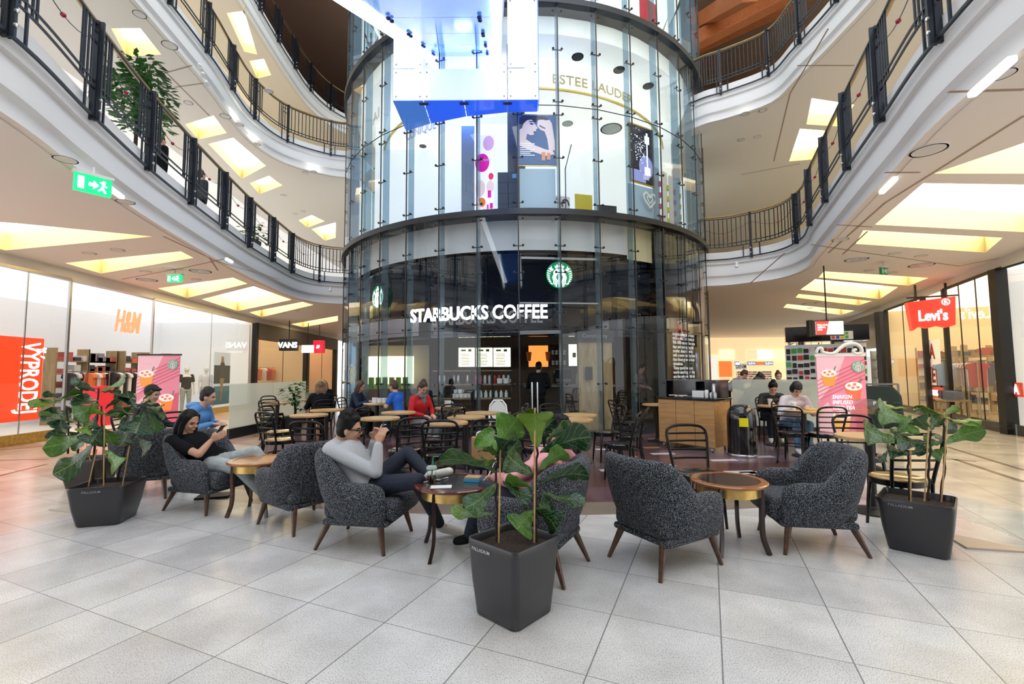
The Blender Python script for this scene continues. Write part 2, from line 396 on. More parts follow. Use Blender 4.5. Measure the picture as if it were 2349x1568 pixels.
# ---------------------------------------------------------------- galleries
L1 = [(-3.2, -6.5), (-4.1, -3), (-4.35, 0), (-4.6, 2.6), (-4.71, 4.01), (-5.18, 5.38), (-5.63, 6.81), (-5.98, 8.26), (-6.28, 9.7), (-6.57, 11.24), (-6.74, 12.7), (-6.89, 14.25), (-6.70, 15.2), (-6.1, 15.68), (-5.3, 15.8)]
R1 = [(2.6, -6.5), (3.3, -3), (3.6, 0), (3.8, 2.6), (4.17, 4.18), (4.74, 5.54), (5.33, 6.92), (5.93, 8.29), (6.55, 9.69), (7.05, 10.78), (7.08, 11.86), (6.32, 12.66), (5.87, 12.85), (5.35, 12.95)]
L2 = [(-4.4, -6.5), (-5.4, -3), (-6.0, 0), (-6.5, 4), (-6.9, 7.5), (-7.25, 10.3), (-7.54, 11.8), (-7.72, 13.1), (-7.43, 14.48), (-6.35, 15.46), (-5.3, 15.7)]
R2 = [(3.6, -6.5), (4.8, -3), (5.5, 0), (6.2, 4), (6.75, 7.5), (6.85, 9.2), (6.82, 10.4), (6.76, 11.33), (6.0, 12.0), (5.5, 12.3), (5.2, 12.6)]
L3 = [(-6.2, -6.5), (-7.2, 0), (-7.8, 6), (-8.2, 12), (-8.53, 15.85), (-8.61, 17.2), (-8.65, 18.6), (-8.36, 20.1), (-7.6, 21.2), (-6.2, 21.8), (-4.8, 21.9)]
R3 = [(8.2, -6.5), (8.7, 0), (9.2, 5.5), (10.1, 9.1), (11.4, 12), (12.2, 16), (11, 20), (8, 22), (6, 22.5)]
WL = [(-9.9, -6.5), (-10.0, 3), (-10.1, 8.8), (-10.25, 11.9), (-11.05, 19.2), (-11.2, 24.3), (-11.6, 42)]
WR = [(8.6, -6.5), (9.0, 0), (9.5, 5.5), (10.38, 9.1), (11.8, 12.1), (13.9, 16.8), (15.8, 21.3), (24, 39.4), (25, 42)]
def quadpx(pts, z): return [tuple(at(x, y, z=z).xy) for x, y in pts]
ZC = 3.85
def clampq(q, E, g=.45):
    out = []
    for x, y in q:
        for a, b in zip(E, E[1:]):
            if min(a[1], b[1]) <= y <= max(a[1], b[1]) and abs(b[1]-a[1]) > .3:
                ex = a[0]+(b[0]-a[0])*(y-a[1])/(b[1]-a[1]); x = min(x, ex-g) if E[3][0] < 0 else max(x, ex+g)
        out.append((x, y))
    return out
CO_L = [quadpx(q, ZC) for q in ([(0, 509), (375, 542), (67, 578), (0, 578)], [(150, 603), (446, 576), (469, 591), (232, 627)],
        [(362, 661), (576, 636), (600, 650), (429, 683)], [(463, 686), (615, 656), (685, 687), (545, 713)], [(572, 716), (697, 692), (719, 699), (600, 727)], [(668, 743), (775, 724), (775, 736), (695, 750)])]
CO_L[0] = [tuple(at(375, 542, z=ZC).xy), tuple(at(40, 512, z=ZC).xy), (-9.7, 6.6), (-9.85, 8.7)]
CO_R = [quadpx(q, ZC) for q in ([(2142, 398), (2349, 318), (2349, 398)], [(2007, 515), (2115, 417), (2349, 421), (2349, 530)],
        [(1963, 559), (1978, 528), (2300, 545), (2261, 579)], [(1878, 636), (1890, 622), (2130, 637), (2085, 655)], [(1836, 664), (1870, 640), (2060, 658), (2018, 686)], [(1825, 682), (1832, 674), (2000, 690), (1970, 700)], [(1797, 705), (1805, 697), (1960, 712), (1930, 722)])]
CO_R[0] = [tuple(at(2142, 398, z=ZC).xy), tuple(at(2349, 398, z=ZC).xy), (7.6, 5.55), (7.6, 3.9), (6.0, 3.6)]
CO_R[1] = [tuple(at(2007, 515, z=ZC).xy), tuple(at(2118, 420, z=ZC).xy), (9.0, 6.0), (9.3, 8.0)]
CO_L = [clampq(q, L1) for q in CO_L]; CO_R = [clampq(q, R1) for q in CO_R]
def soffit(name, EL, ER, z, cofs, n, WLn=WL, WRn=WR, m=M_soffit, top=.9, dy=.36):
    arc = [(DC.x+5.2*math.cos(a), DC.y+5.2*math.sin(a)) for a in [math.radians(190-i*(200/24)) for i in range(25)]]
    el = [tuple(p.xy) for p in curve([(*p, 0) for p in EL], 4)]; er = [tuple(p.xy) for p in curve([(*p, 0) for p in ER], 4)]
    poly = el+arc+er[::-1]+WRn+WLn[::-1]
    mb = MB(); mb.prism(poly, z, z, 0, holes=cofs)
    mb.prism(poly, z+top, z+top, 1)
    struct(mb.build(name, [m, M_white]))
    for q in cofs:
        cb = MB(); q = [Vector((*p, 0)) for p in q]; k = len(q)
        rows = [[(p.x, p.y, z) for p in q], [(p.x, p.y, z+dy) for p in q]]
        cb.grid(rows, 0, cu=True); cb.prism([p.xy for p in q], z+dy, z+dy, 1)
        struct(cb.build('ceiling_coffer', [M_yellow, M_cofflit]))
    return el, er
soffit('ceiling_ground', L1, R1, ZC, CO_L+CO_R, 1)
def shift(q, sx, sy, dx, dy): return [(p[0]*sx+dx, p[1]*sy+dy) for p in q]
Z2 = 8.35
CO2 = [quadpx(q, Z2) for q in ([(255, 65), (322, 65), (370, 125), (290, 130)], [(425, 285), (490, 265), (520, 305), (455, 320)], [(478, 330), (535, 316), (610, 380), (555, 410)], [(573, 420), (617, 403), (648, 425), (595, 445)], [(685, 505), (715, 493), (745, 507), (705, 522)], [(715, 525), (770, 510), (770, 545), (745, 552)],
       [(1850, 285), (1862, 225), (1960, 240), (1925, 290)], [(1810, 370), (1835, 295), (1900, 300), (1870, 365)])]
soffit('ceiling_first', L2, R2, Z2, CO2, 2, top=.95)
M_brown = mat('brown_ceiling', (.22, .13, .09), .6)
Z3 = 12.85
CO3 = [quadpx(q, Z3) for q in ([(520, 30), (560, 25), (590, 125), (560, 118)], [(572, 140), (605, 135), (622, 172), (590, 180)])]
soffit('ceiling_second', L3, R3, Z3, [q for q in CO3], 3, top=.95)
L4 = [(-7.5, -6.5), (-8.0, 0), (-8.2, 6), (-7.8, 10), (-6.6, 12.4), (-5.4, 13.6)]
R4 = [(8.1, -6.5), (8.3, 0), (8.4, 6), (8.0, 9.5), (7, 11.6), (5.9, 13)]
soffit('ceiling_third', L4, R4, 17.35, [], 4, m=M_brown, top=.5)
def fascia(name, E, z, n=8):      # white moulded slab edge under the railing
    P = curve([(*p, 0) for p in E], n); prof = [(0, 4.8), (0, 4.46), (-.05, 4.44), (-.05, 4.4), (-.03, 4.36), (-.03, 4.13), (-.10, 4.09), (-.10, 3.84)]
    rows = []; sgn = 1 if E[3][0] < 0 else -1
    for i, p in enumerate(P):
        t = (P[min(i+1, len(P)-1)]-P[max(0, i-1)]).normalized(); nn = Vector((t.y, -t.x, 0))*sgn
        rows.append([tuple(p+nn*a+Vector((0, 0, h-4.75+z))) for a, h in prof])
    mb = MB(); mb.grid(rows); return struct(mb.build(name, M_fascia, smooth=50))
for i, (nm, E, z) in enumerate([('trim_5', L1, 4.75), ('trim_6', R1, 4.75), ('trim_7', L2, 9.25), ('trim_8', R2, 9.25), ('trim_9', L3, 13.75)]): fascia(nm, E, z)
def railing(E, z, label, post0, fill=(), nskip=0, beads=True, span=1.46):
    """posts, bays of bars, timber handrail; z = gallery floor height"""
    P = resample(curve([(*p, 0) for p in E], 16), .02)
    zt, zb = z+1.1, z-.21; sgn = 1 if E[3][0] < 0 else -1
    root = thing('gallery_railing', label, 'railing', (P[len(P)//2].x, P[len(P)//2].y, z))
    off = -root.location
    def T(i): i = max(1, min(i, len(P)-2)); return (P[i+1]-P[i-1]).normalized()
    def Nn(i): t = T(i); return Vector((t.y, -t.x, 0))*sgn
    def pt(i, h, o=.05): i = max(0, min(i, len(P)-1)); return P[i]+Nn(i)*o+Vector((0, 0, h))+off
    # start index nearest to post0
    i0 = min(range(len(P)), key=lambda i: (P[i]-Vector((*post0, 0))).length); st = int(span/.02); i0 %= st
    idx = list(range(i0, len(P), st))
    mb = MB(); mb.tube([pt(i, zt-.02, -.01) for i in range(0, len(P), 8)], .04, 8, flat=.6, ref=(0, 0, 1)); mb.build('handrail', M_hand, root, smooth='all')
    rr = MB(); ii = range(0, len(P), 10)
    for h, w_ in ((zt-.1, .03), (zb+.04, .042)):
        rr.tube([pt(i, h) for i in ii], w_/2, 4)
    rr.build('rail', M_iron, root)
    for a in idx:
        if (P[a].y < 1.5 and z > 5) or P[a].y < -2.5: continue
        pm = MB(); t = T(a)
        for s in (-.028, .028): pm.bar(pt(a, zb, .05)+t*s, pt(a, zt-.04, .05)+t*s, .085 if False else .03, .012, up=t)
        pm.bar(pt(a, zb, .05), pt(a, zt-.04, .05), .12, .03, up=t)
        for h in (zb+.12, z+.05): pm.ell(pt(a, h, .11), (.022, .022, .022), 1, 4)
        pm.build('post', [M_iron, M_steel], root)
    for a in idx:
        b = min(a+st, len(P)-1)
        if (P[a].y < 1.5 and z > 5) or P[a].y < -2.5 or b-a < 20: continue
        bm_ = MB(); L = b-a; up = z+.18
        for h in (up, up+.09): bm_.tube([pt(i, h) for i in range(a, b+1, 6)], .015, 4)
        full = a in fill or any(abs(P[a+L//2].y-f) < .8 for f in fill)
        vs = [k/12 for k in range(1, 12)] if full else [.08, .13, .18, .23, .77, .82, .87, .92]
        for k in vs: bm_.bar(pt(a+int(L*k), up), pt(a+int(L*k), zt-.1 if not (.2 < k < .8 and not full) else zt-.1), .019, .019, up=T(a))
        for k in (.14, .86):
            i = a+int(L*k); bm_.bar(pt(i, zb+.04), pt(i, up), .022, .022, up=T(a))
        if not full:
            for h in (zt-.2, zt-.34): 
                for k0, k1 in ((.0, .13), (.87, 1)): bm_.tube([pt(a+int(L*k0), h), pt(a+int(L*k1), h)], .011, 4)
        bm_.build('bar_panel', M_iron, root)
        if beads and z < 6:
            wr = MB(); wr.tube([pt(a+int(L*k/10), zt-.3-.22*math.sin(pi*k/10)) for k in range(11)], .005, 4)
            o = wr.build('wire', M_iron, root)
            q = MB(); q.ell(pt(a+L//2, zt-.52), (.028, .028, .028), 0, 6); q.build('bead', colm((.35, .01, .04), .2), o, smooth='all')
    return root
railing(L1, 4.75, 'long black railing of the lower left gallery, with the row of red beads', (-5.18, 5.38), fill=(14.9, 15.7))
railing(R1, 4.75, 'long black railing of the lower right gallery above the clothing shops', (4.74, 5.54), fill=(11.6, 12.4, 12.8), span=1.5)
railing(L2, 9.25, 'black railing of the middle left gallery, one storey above the lower one', (-7.25, 10.3), fill=(15,), span=1.45)
railing(R2, 9.25, 'black railing of the upper right gallery beneath the orange roof beams', (6.76, 11.33), fill=(11.5, 12), span=1.2)
railing(L3, 13.75, 'topmost left black railing, under the dark brown ceiling', (-8.53, 15.85))
# gallery and shop walls per storey
def wallstrip(name, W, z0, z1, m):
    mb = MB(); mb.grid([[(x, y, z0) for x, y in W], [(x, y, z1) for x, y in W]]); return struct(mb.build(name, m))
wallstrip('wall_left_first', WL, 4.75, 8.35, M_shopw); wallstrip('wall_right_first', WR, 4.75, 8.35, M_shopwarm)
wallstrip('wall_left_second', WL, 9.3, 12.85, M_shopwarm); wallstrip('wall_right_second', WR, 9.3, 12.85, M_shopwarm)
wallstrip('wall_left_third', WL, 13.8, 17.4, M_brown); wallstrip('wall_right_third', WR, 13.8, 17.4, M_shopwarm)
def bulk(nm, W, sg): 
    mb = MB(); mb.grid([[(x, y, 3.62) for x, y in W], [(x, y, 3.86) for x, y in W]]); mb.grid([[(x, y, 3.62) for x, y in W], [(x+sg*.25, y, 3.62) for x, y in W]]); return struct(mb.build(nm, M_white))
bulk('wall_left_bulkhead', WL, -1); bulk('wall_right_bulkhead', WR, 1)
bk = MB()  # unseen wall behind the camera, kept dark for the drum glass to reflect
bk.box((-.6, -6.6, 1.9), (18, .2, 3.8)); bk.box((-.6, -6.6, 4.3), (18, .3, .9), 1)
bk.box((-.6, -6.6, 6.6), (18, .2, 3.5)); bk.box((-.6, -6.6, 8.8), (18, .3, .9), 1)
struct(bk.build('wall_backdrop', [mat('dark_backdrop', (.05, .055, .07), .6), M_white]))
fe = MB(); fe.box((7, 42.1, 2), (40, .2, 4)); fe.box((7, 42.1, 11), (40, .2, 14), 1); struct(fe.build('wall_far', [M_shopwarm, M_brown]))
# roof beams at upper right (orange brown timber)
for i, (a, b) in enumerate([((5.9, 15.5, 15.9), (12, 13.5, 17.0)), ((6.0, 18, 14.2), (11.5, 16, 16.0)), ((7.6, 13.5, 13.3), (8.2, 20, 17.2)), ((6.2, 22, 16.3), (12, 18, 16.9))]):
    q = MB(); q.bar(a, b, .5, .55)
    tag(q.build('roof_beam', wood('orange_timber_%d' % i, (.32, .085, .02), (.48, .15, .04), .5), bevel=.02), ['broad orange timber beam crossing high at upper right', 'lower orange brown beam sloping behind the upper right railing', 'dark brown diagonal roof beam next to the glass drum', 'rear timber beam highest under the roof at right'][i], 'beam', 'timber roof beams')
# ceiling fittings of the ground floor
def disc_fit(name, x, y, z, r, m, label, cat, group=None, ring=None):
    p = at(x, y, z=z); t = thing(name, label, cat, (p.x, p.y, z), 0, group)
    a = MB(); a.lathe([(r*1.12, -.012), (r*1.15, 0), (r*.98, 0), (r, -.012), (r*1.12, -.012)], n=24); a.build('trim_ring', ring or M_white, t, smooth=40)
    b = MB(); b.lathe([(0, -.004), (r, -.004), (r, -.001), (0, -.001)], n=24); b.build('lens' if m is M_lamp else 'grille', m, t)
    return t
M_grille = mat('grille_grey', (.45, .44, .43), .6, noise=.5, nscale=30)
SIDES = [('left', [(205, 580), (270, 572), (335, 622), (385, 615), (450, 640), (650, 717), (680, 711)]), ('right', [(2052, 580), (2113, 586), (1995, 619), (2046, 624), (1879, 693), (1915, 697), (1858, 706), (1890, 711)])]
for s, L in SIDES:
    for k, (x, y) in enumerate(L):
        disc_fit('downlight', x, y, ZC, .1, M_lamp, 'lit round downlight in the ground floor %s ceiling, %s nearest the viewer' % (s, ['', 'second ', 'third ', 'fourth ', 'fifth ', 'sixth ', 'seventh ', 'eighth '][k].strip() or 'very'), 'downlight', 'ground floor downlights')
for k, (x, y, r, lb) in enumerate([(337, 641, .2, 'round swirl vent beside the green exit sign on the left ceiling'), (460, 621, .2, 'round swirl vent right of the green exit sign on the left ceiling'), (1965, 594, .2, 'round swirl vent left of the dark exit sign on the right ceiling'), (2114, 607, .22, 'round swirl vent right of the dark exit sign on the right ceiling'), (1855, 696, .2, 'small distant swirl vent above the hanging screen')]):
    t = disc_fit('ceiling_vent', x, y, ZC, r, M_dsteel, lb, 'vent', 'swirl vents')
    for j in range(1):
        q = MB()
        for a in range(18):
            an = a*2*pi/18; q.bar((r*.25*math.cos(an), r*.25*math.sin(an), -.012), (r*.95*math.cos(an+.5), r*.95*math.sin(an+.5), -.012), .012, .006)
        q.build('blade', M_steel, t)
for x, y, r, lb in [(2130, 343, .15, 'large round ceiling speaker on the right gallery underside'), (1928, 548, .12, 'small round ceiling speaker on the right, nearer the drum'), (150, 364, .1, 'white round detector above the left exit sign'), (288, 461, .1, 'white round detector right of the left exit sign'), (2299, 168, .08, 'white round detector at upper right underside')]:
    disc_fit('ceiling_speaker', x, y, ZC+.0, r, M_grille, lb, 'speaker')
for x, y, r, lb in [(389, 103, .13, 'round speaker in the first floor ceiling at upper left'), (320, 32, .1, 'round detector in the first floor ceiling at top left'), (517, 266, .12, 'round speaker in the first floor ceiling at left, nearer the drum')]:
    disc_fit('ceiling_speaker', x, y, Z2, r, M_grille, lb, 'speaker')
for k, (x, y) in enumerate([(432, 235), (550, 285), (617, 208), (590, 330), (700, 395), (720, 393), (650, 447), (678, 490), (695, 484), (1750, 252), (1709, 260), (1737, 313), (1700, 320)]):
    disc_fit('downlight', x, y, Z2, .09, M_lamp, 'lit downlight at %s under the middle gallery, %s from the top' % ('left' if x < 1000 else 'right', ['first', 'third', 'second', 'fourth', 'sixth', 'fifth', 'seventh', 'ninth', 'eighth', 'first', 'second', 'third', 'fourth'][k]), 'downlight', 'first floor downlights')
# soffit joint lines
jl = MB()
for pts, z in [([(1900, 580), (2030, 465), (2349, 265)], ZC), ([(2030, 395), (2110, 395)], ZC), ([(2175, 210), (2349, 205)], ZC), ([(1920, 515), (2000, 520)], ZC), ([(1860, 560), (1990, 580), (2200, 610), (2300, 590)], ZC), ([(1990, 530), (1933, 583)], ZC), ([(375, 542), (500, 600), (640, 640)], ZC), ([(280, 640), (430, 612), (530, 590)], ZC), ([(480, 590), (500, 620)], ZC), ([(1720, 650), (1800, 580)], ZC), ([(1835, 375), (1700, 400)], Z2), ([(1775, 370), (1812, 215), (1900, 65)], Z2), ([(1829, 150), (1960, 150)], Z2), ([(345, 130), (480, 265)], Z2), ([(350, 175), (440, 150)], Z2), ([(400, 200), (470, 190)], Z2)]:
    P = [at(x, y, z=z)-Vector((0, 0, .002)) for x, y in pts]
    for a, b in zip(P, P[1:]): jl.bar(a, b, .03, .004)
struct(jl.build('ceiling_joints', M_joint))
# ---------------------------------------------------------------- the glass drum
def cp(deg, r, z): a = math.radians(deg); return Vector((DC.x+r*math.sin(a), DC.y-r*math.cos(a), z))
def arcwall(mb, d0, d1, r, z0, z1, mi=0, n=None, r1=None):
    n = n or max(2, int(abs(d1-d0)/3)); D = [d0+(d1-d0)*i/n for i in range(n+1)]
    mb.grid([[tuple(cp(d, r, z0)) for d in D], [tuple(cp(d, r if r1 is None else r1, z1)) for d in D]], mi); return mb
def arcslab(mb, d0, d1, r0, r1, z0, z1, mi=0):
    n = int(abs(d1-d0)/3); D = [d0+(d1-d0)*i/n for i in range(n+1)]
    rows = [[tuple(cp(d, r, z)) for d in D] for r, z in ((r0, z0), (r1, z0), (r1, z1), (r0, z1))]
    mb.grid(rows, mi, cv=True); return mb
MUL = [-2.5+9*i for i in range(-11, 13)]
M_seal = mat('joint_seal', (.03, .035, .04), .4)
def spider(d, z, one=False):
    s = MB(); c = cp(d, DR-.07, z); t = (cp(d+1, DR, z)-cp(d-1, DR, z)).normalized(); n = cp(d, 1, 0)-cp(d, 0, 0)
    s.bar(c-t*.1, c+t*.1, .018, .018)
    for k in (-1, 1): s.ell(c+t*.1*k+n*.045, (.03, .03, .03), 0, 6); s.cyl(c+t*.1*k-n*.03, c+t*.1*k+n*.075, .011, n=6)
    return s
ZSP = [1.15, 2.42, 2.72, 3.62, 4.22, 4.82, 5.2, 6.24, 7.25, 7.56, 8.8, 9.7, 10.2, 11.4]
for i, d in enumerate(MUL[:-1]):
    w_ = MB(); e = MUL[i+1]
    for z0, z1 in ((.12, 2.35), (2.36, 4.88), (5.05, 7.43), (7.44, 9.82), (10, 12.4), (12.41, 14.8)):
        if z0 == .12 and abs(d+2.5) < .1 or z0 == .12 and abs(d-6.5) < .1: pass
        g = .1; w_.add([cp(d+g, DR, z0), cp(e-g, DR, z0), cp(e-g, DR, z1), cp(d+g, DR, z1)], [(0, 1, 2, 3)])
    o = struct(w_.build('window_%d' % (i+1), M_drumg))
    f = MB()
    for z0, z1 in ((.1, 4.9), (5.04, 9.84), (9.98, 14.8)):
        f.bar(cp(d, DR-.165, z0), cp(d, DR-.165, z1), .016, .19, up=cp(d, 1, 0)-cp(d, 0, 0))
    f.build('glass_fin', M_fin, o)
    f = MB(); f.bar(cp(d, DR, .1), cp(d, DR, 14.8), .026, .02, up=cp(d, 1, 0)-cp(d, 0, 0))
    for z in (2.355, 7.435, 12.405): f.bar(cp(d, DR, z), cp(e, DR, z), .018, .012)
    f.build('seal', M_seal, o)
    if -75 < d < 80:
        for z in ZSP: spider(d, z).build('spider_fitting', M_dsteel, o, smooth='all')
q = MB()
arcslab(q, -100, 100, DR-.42, DR+.07, 4.90, 5.03); arcslab(q, -100, 100, DR-.42, DR+.07, 9.84, 9.98); arcslab(q, -100, 100, DR-.42, DR+.07, 14.8, 14.95); arcslab(q, -100, 100, DR-.2, DR+.05, 0, .12)
struct(q.build('trim_11', M_dsteel, smooth=30))
# floors and ceilings inside the drum
def dpoly(r, n=48): return [tuple(cp(i*360/n, r, 0).xy) for i in range(n)]
M_inw = mat('store_white_glow', (.93, .96, .95), .5, emit=.2, ecol=(.93, 1, .97))  # store lighting put in as a faint glow of its white surfaces
q = MB(); q.prism(dpoly(DR-.5), 4.6, 5.03, 0); q.prism(dpoly(DR-.35), 9.4, 9.98, 1); q.prism(dpoly(DR-.35), 14.4, 14.95, 1)
struct(q.build('ceiling_drum', [M_mblack, M_inw]))
q = MB(); arcwall(q, 90, 270, DR-.1, 0, 4.88, 0); arcwall(q, 90, 270, DR-.1, 5.04, 14.8, 1); struct(q.build('wall_drum_back', [mat('cafe_wall', (.10, .075, .05), .6), M_inw]))
q = MB(); q.prism(dpoly(DR-.1), .004, .012); struct(q.build('floor_cafe', mat('cafe_tiles', (.09, .07, .06), .3)))
# dark glossy fascia and white band of the coffee shop
q = MB(); arcwall(q, -88, 34, DR-.5, 2.24, 4.2); arcslab(q, -88, 34, DR-.5, DR-.62, 2.24, 2.25); struct(q.build('wall_fascia', mat('dark_mirror_panel', (.003, .005, .012), .06, spec=.5), smooth=30))
q = MB(); arcwall(q, -70, 25, DR-.36, 4.20, 4.9); struct(q.build('wall_band', mat('white_backing', (.72, .73, .74), .4), smooth=30))
q = MB(); arcwall(q, 25, 33.5, DR-.36, 4.1, 4.9); struct(q.build('wall_band_cream', mat('cream_backing', (.78, .68, .42), .4), smooth=30))
q = MB(); arcwall(q, -88, -28, DR-.3, 2.3, 2.75); struct(q.build('wall_band_lilac', mat('lilac_backing', (.28, .24, .28), .3), smooth=30))
# siren roundel
def ribbon(mb, pts, w0, w1, z0, z1, mi=1):
    P = curve([(*p, 0) for p in pts], 4); L = []; R = []
    for i, p in enumerate(P):
        t = (P[min(i+1, len(P)-1)]-P[max(i-1, 0)]).normalized(); n = Vector((-t.y, t.x, 0)); k = i/(len(P)-1); ww = (w0+(w1-w0)*k)/2
        L.append(p+n*ww); R.append(p-n*ww)
    mb.grid([[tuple(p+Vector((0, 0, z1))) for p in L], [tuple(p+Vector((0, 0, z1))) for p in R], [tuple(p+Vector((0, 0, z0))) for p in R], [tuple(p+Vector((0, 0, z0))) for p in L]], mi, cv=True)
def roundel(disc=True):
    m = MB(); h = .02
    if disc: m.lathe([(0, -.03), (1, -.03), (1, 0), (0, 0)], n=40)
    for s in (-1, 1):
        for a, wd in ((0, .085), (.13, .08), (.26, .075)):
            ribbon(m, [(s*(.14+a*.3), .47-a*.3), (s*(.24+a*.7), .3-a*.4), (s*(.21+a*.75), .05), (s*(.30+a*.8), -.2), (s*(.20+a*.9), -.48), (s*(.26+a*.75), -.9+a*.8)], wd, wd*.8, 0, h)
        for k in range(7):
            y = .3-k*.155; r = math.sqrt(.93**2-y*y); ribbon(m, [(s*r, y), (s*(r-.12), y-.035), (s*(r-.25+.02*k), y-.10)], .085, .03, 0, h)
        m.prism([(s*.42, .40), (s*.55, .47), (s*.60, .66), (s*.68, .50), (s*.82, .47), (s*.72, .38), (s*.62, .28), (s*.50, .30)][::s], 0, h, 1)
    m.prism([(.165*math.cos(a)*(1 if math.sin(a) > 0 else 1-.25*math.sin(a)**2), .2+.25*math.sin(a)) for a in [i*pi/10 for i in range(20)]], 0, h, 1)
    m.prism([(-.30, .47), (-.36, .70), (-.24, .62), (-.19, .80), (-.08, .66), (0, .78), (.08, .66), (.19, .80), (.24, .62), (.36, .70), (.30, .47), (.16, .55), (0, .575), (-.16, .55)][::-1], 0, h, 1)
    m.prism([((.115 if k % 2 == 0 else .048)*math.sin(k*pi/5), .86+(.115 if k % 2 == 0 else .048)*math.cos(k*pi/5)) for k in range(10)][::-1], 0, h, 1)
    m.prism([(-.09, -.06), (.09, -.06), (.13, -.45), (.10, -.93), (-.10, -.93), (-.13, -.45)][::-1], 0, h, 1)
    for p in (((-.1, .27), (-.03, .27)), ((.03, .27), (.1, .27)), ((0, .25), (0, .12)), ((-.045, .06), (.045, .06))):
        m.bar((*p[0], h+.002), (*p[1], h+.002), .022, .01, 0)
    return m
def on_drum(mb, d, z, r, size, outward=1):     # place a flat mark tangent to the drum
    t = cp(d+1, 1, 0)-cp(d-1, 1, 0); M = frame(cp(d, r, z), t, (0, 0, 1)) @ Matrix.Diagonal((size, size, size*.8, 1))
    return MB().merge(mb, M)
M_rw = mat('sign_white', (.95, .95, .95), .4, emit=.9, ecol=(1, 1, 1))
t = on_drum(roundel(), 7.0, 3.63, DR-.36, .31).build('round_sign', [M_green, M_rw]); tag(t, 'green round emblem sign of a crowned figure, high above the cafe door', 'sign', 'green emblem signs')
t = on_drum(roundel(), -45, 3.42, DR-.36, .30).build('round_sign', [M_green, M_rw]); tag(t, 'green round emblem sign seen edge-on at the left end of the dark fascia', 'sign', 'green emblem signs')
M_decal = glassmat('frosted_decal', (.85, .9, .88), 1.4, frost=.75)
t = on_drum(roundel(False), -52, 1.42, DR+.01, .33).build('window_decal', [M_decal, M_decal]); tag(t, 'frosted round emblem decal on the curved cafe glass at left', 'decal')
def drum_text(s, d0, d1, z, cap, r, ext=.03, bold=.02, m=None, name='letters', flip=False):
    t = textmb(s, 1, ext, bold, align='LEFT'); xs = [v[0] for v in t.v]; x0, x1 = min(xs), max(xs); L = math.radians(d1-d0)*r; k = L/(x1-x0); kz = cap/.70
    def f(v):
        a = d0+math.degrees((v.x-x0)*k/r); return cp(a, r+v.z, z+v.y*kz)
    t.warp(f); return t
t = thing('shop_sign', 'large white lit lettering STARBUCKS COFFEE across the curved dark fascia', 'sign', cp(-15, DR-.4, 2.6))
for s, a, b in (('STARBUCKS', -28.3, -9.2), ('COFFEE', -8.2, 3.6)):
    q = drum_text(s, a, b, 2.60, .3, DR-.055, .02, .016); q.warp(lambda v: v-t.location); q.build('lettering', M_lit, t)
# light tube over the door, door frame and handles
q = MB(); q.bar(cp(-2, DR-.2, 3.98), cp(15.5, DR-.2, 3.98), .04, .05); q.bar(cp(-2.5, DR-.12, 2.95), cp(15.5, DR-.12, 2.95), .03, .03)
q.bar(cp(-2.5, DR-.1, 2.28), cp(6.4, DR-.1, 2.3), .06, .08); struct(q.build('door_1', M_steel))
for s in (-1, 1):
    for k in (0,):
        h = MB(); a = cp(.6+s*.55, DR+.07, .55); b = cp(.6+s*.55, DR+.07, 1.2); h.cyl(a, b, .017, n=8)
        for z in (.62, 1.12): h.cyl(cp(.6+s*.55, DR, z), cp(.6+s*.55, DR+.07, z), .012, n=6)
        tag(h.build('pull_bar', M_steel, smooth=40), 'vertical steel pull handle of the glass cafe door, %s one' % ('left' if s < 0 else 'right'), 'handle', 'door pull handles')
# cafe back room
bw = MB(); bw.box((.2, 13.9, 1.6), (8.2, .12, 3.3)); bw.box((-3.3, 12.9, 1.1), (1.9, .1, 2.2), 1); struct(bw.build('wall_cafe_rear', [mat('brown_panel', (.22, .15, .09), .5), colm((.30, .27, .20))]))
M_menu = mat('menu_glow', (1, .95, .62), .5, emit=.9, ecol=(1, .93, .62))
def board(x0, y0, x1, y1, Y, m, label, name='menu_board', cat='menu', group='lit boards behind the counter', extra=None):
    a = at(x0, y1, Y=Y); b = at(x1, y0, Y=Y); c = (a+b)/2; t = thing(name, label, cat, c, 0, group); wd, hh = b.x-a.x, b.z-a.z
    q = MB(); q.box((0, .02, 0), (wd+.05, .03, hh+.05)); q.build('frame', M_mblack, t)
    q = MB(); q.box((0, 0, 0), (wd, .02, hh)); q.build('panel', m, t)
    if extra: extra(t, wd, hh)
    return t
def menu_lines(t, wd, hh):
    q = MB()
    for k in range(8): q.box((-wd*.12+(k % 3)*.02, -.012, hh*(.18-.08*k)), (wd*(.5 if k % 2 else .6), .004, .012))
    q.build('menu_text', colm((.25, .2, .1)), t); q = MB(); q.box((wd*-.2, -.012, hh*.36), (wd*.3, .004, .05)); q.box((wd*.2, -.012, hh*.36), (wd*.2, .004, .07)); q.build('picture', colm((.2, .42, .08)), t)
for k, (a, b) in enumerate([(1052, 1089), (1092, 1130), (1132, 1171)]):
    board(a, 797, b, 841, 13.2, M_menu, 'cream lit menu board above the cafe shelves, %s of three' % ('left', 'middle', 'right')[k], extra=menu_lines)
def cups(t, wd, hh):
    q = MB()
    for s in (-.27, .27): q.lathe([(.05, -.14), (.08, .12)], (s*wd/.5*.9, -.03, 0), 10); 
    q.build('drink_picture', colm((.75, .16, .02)), t)
board(1213, 792, 1257, 841, 13.2, mat('orange_glow', (.9, .3, .05), .5, emit=.7, ecol=(1, .3, .06)), 'orange lit drinks poster behind the bar, left of the mug shelf', 'lit_poster', 'poster', extra=cups)
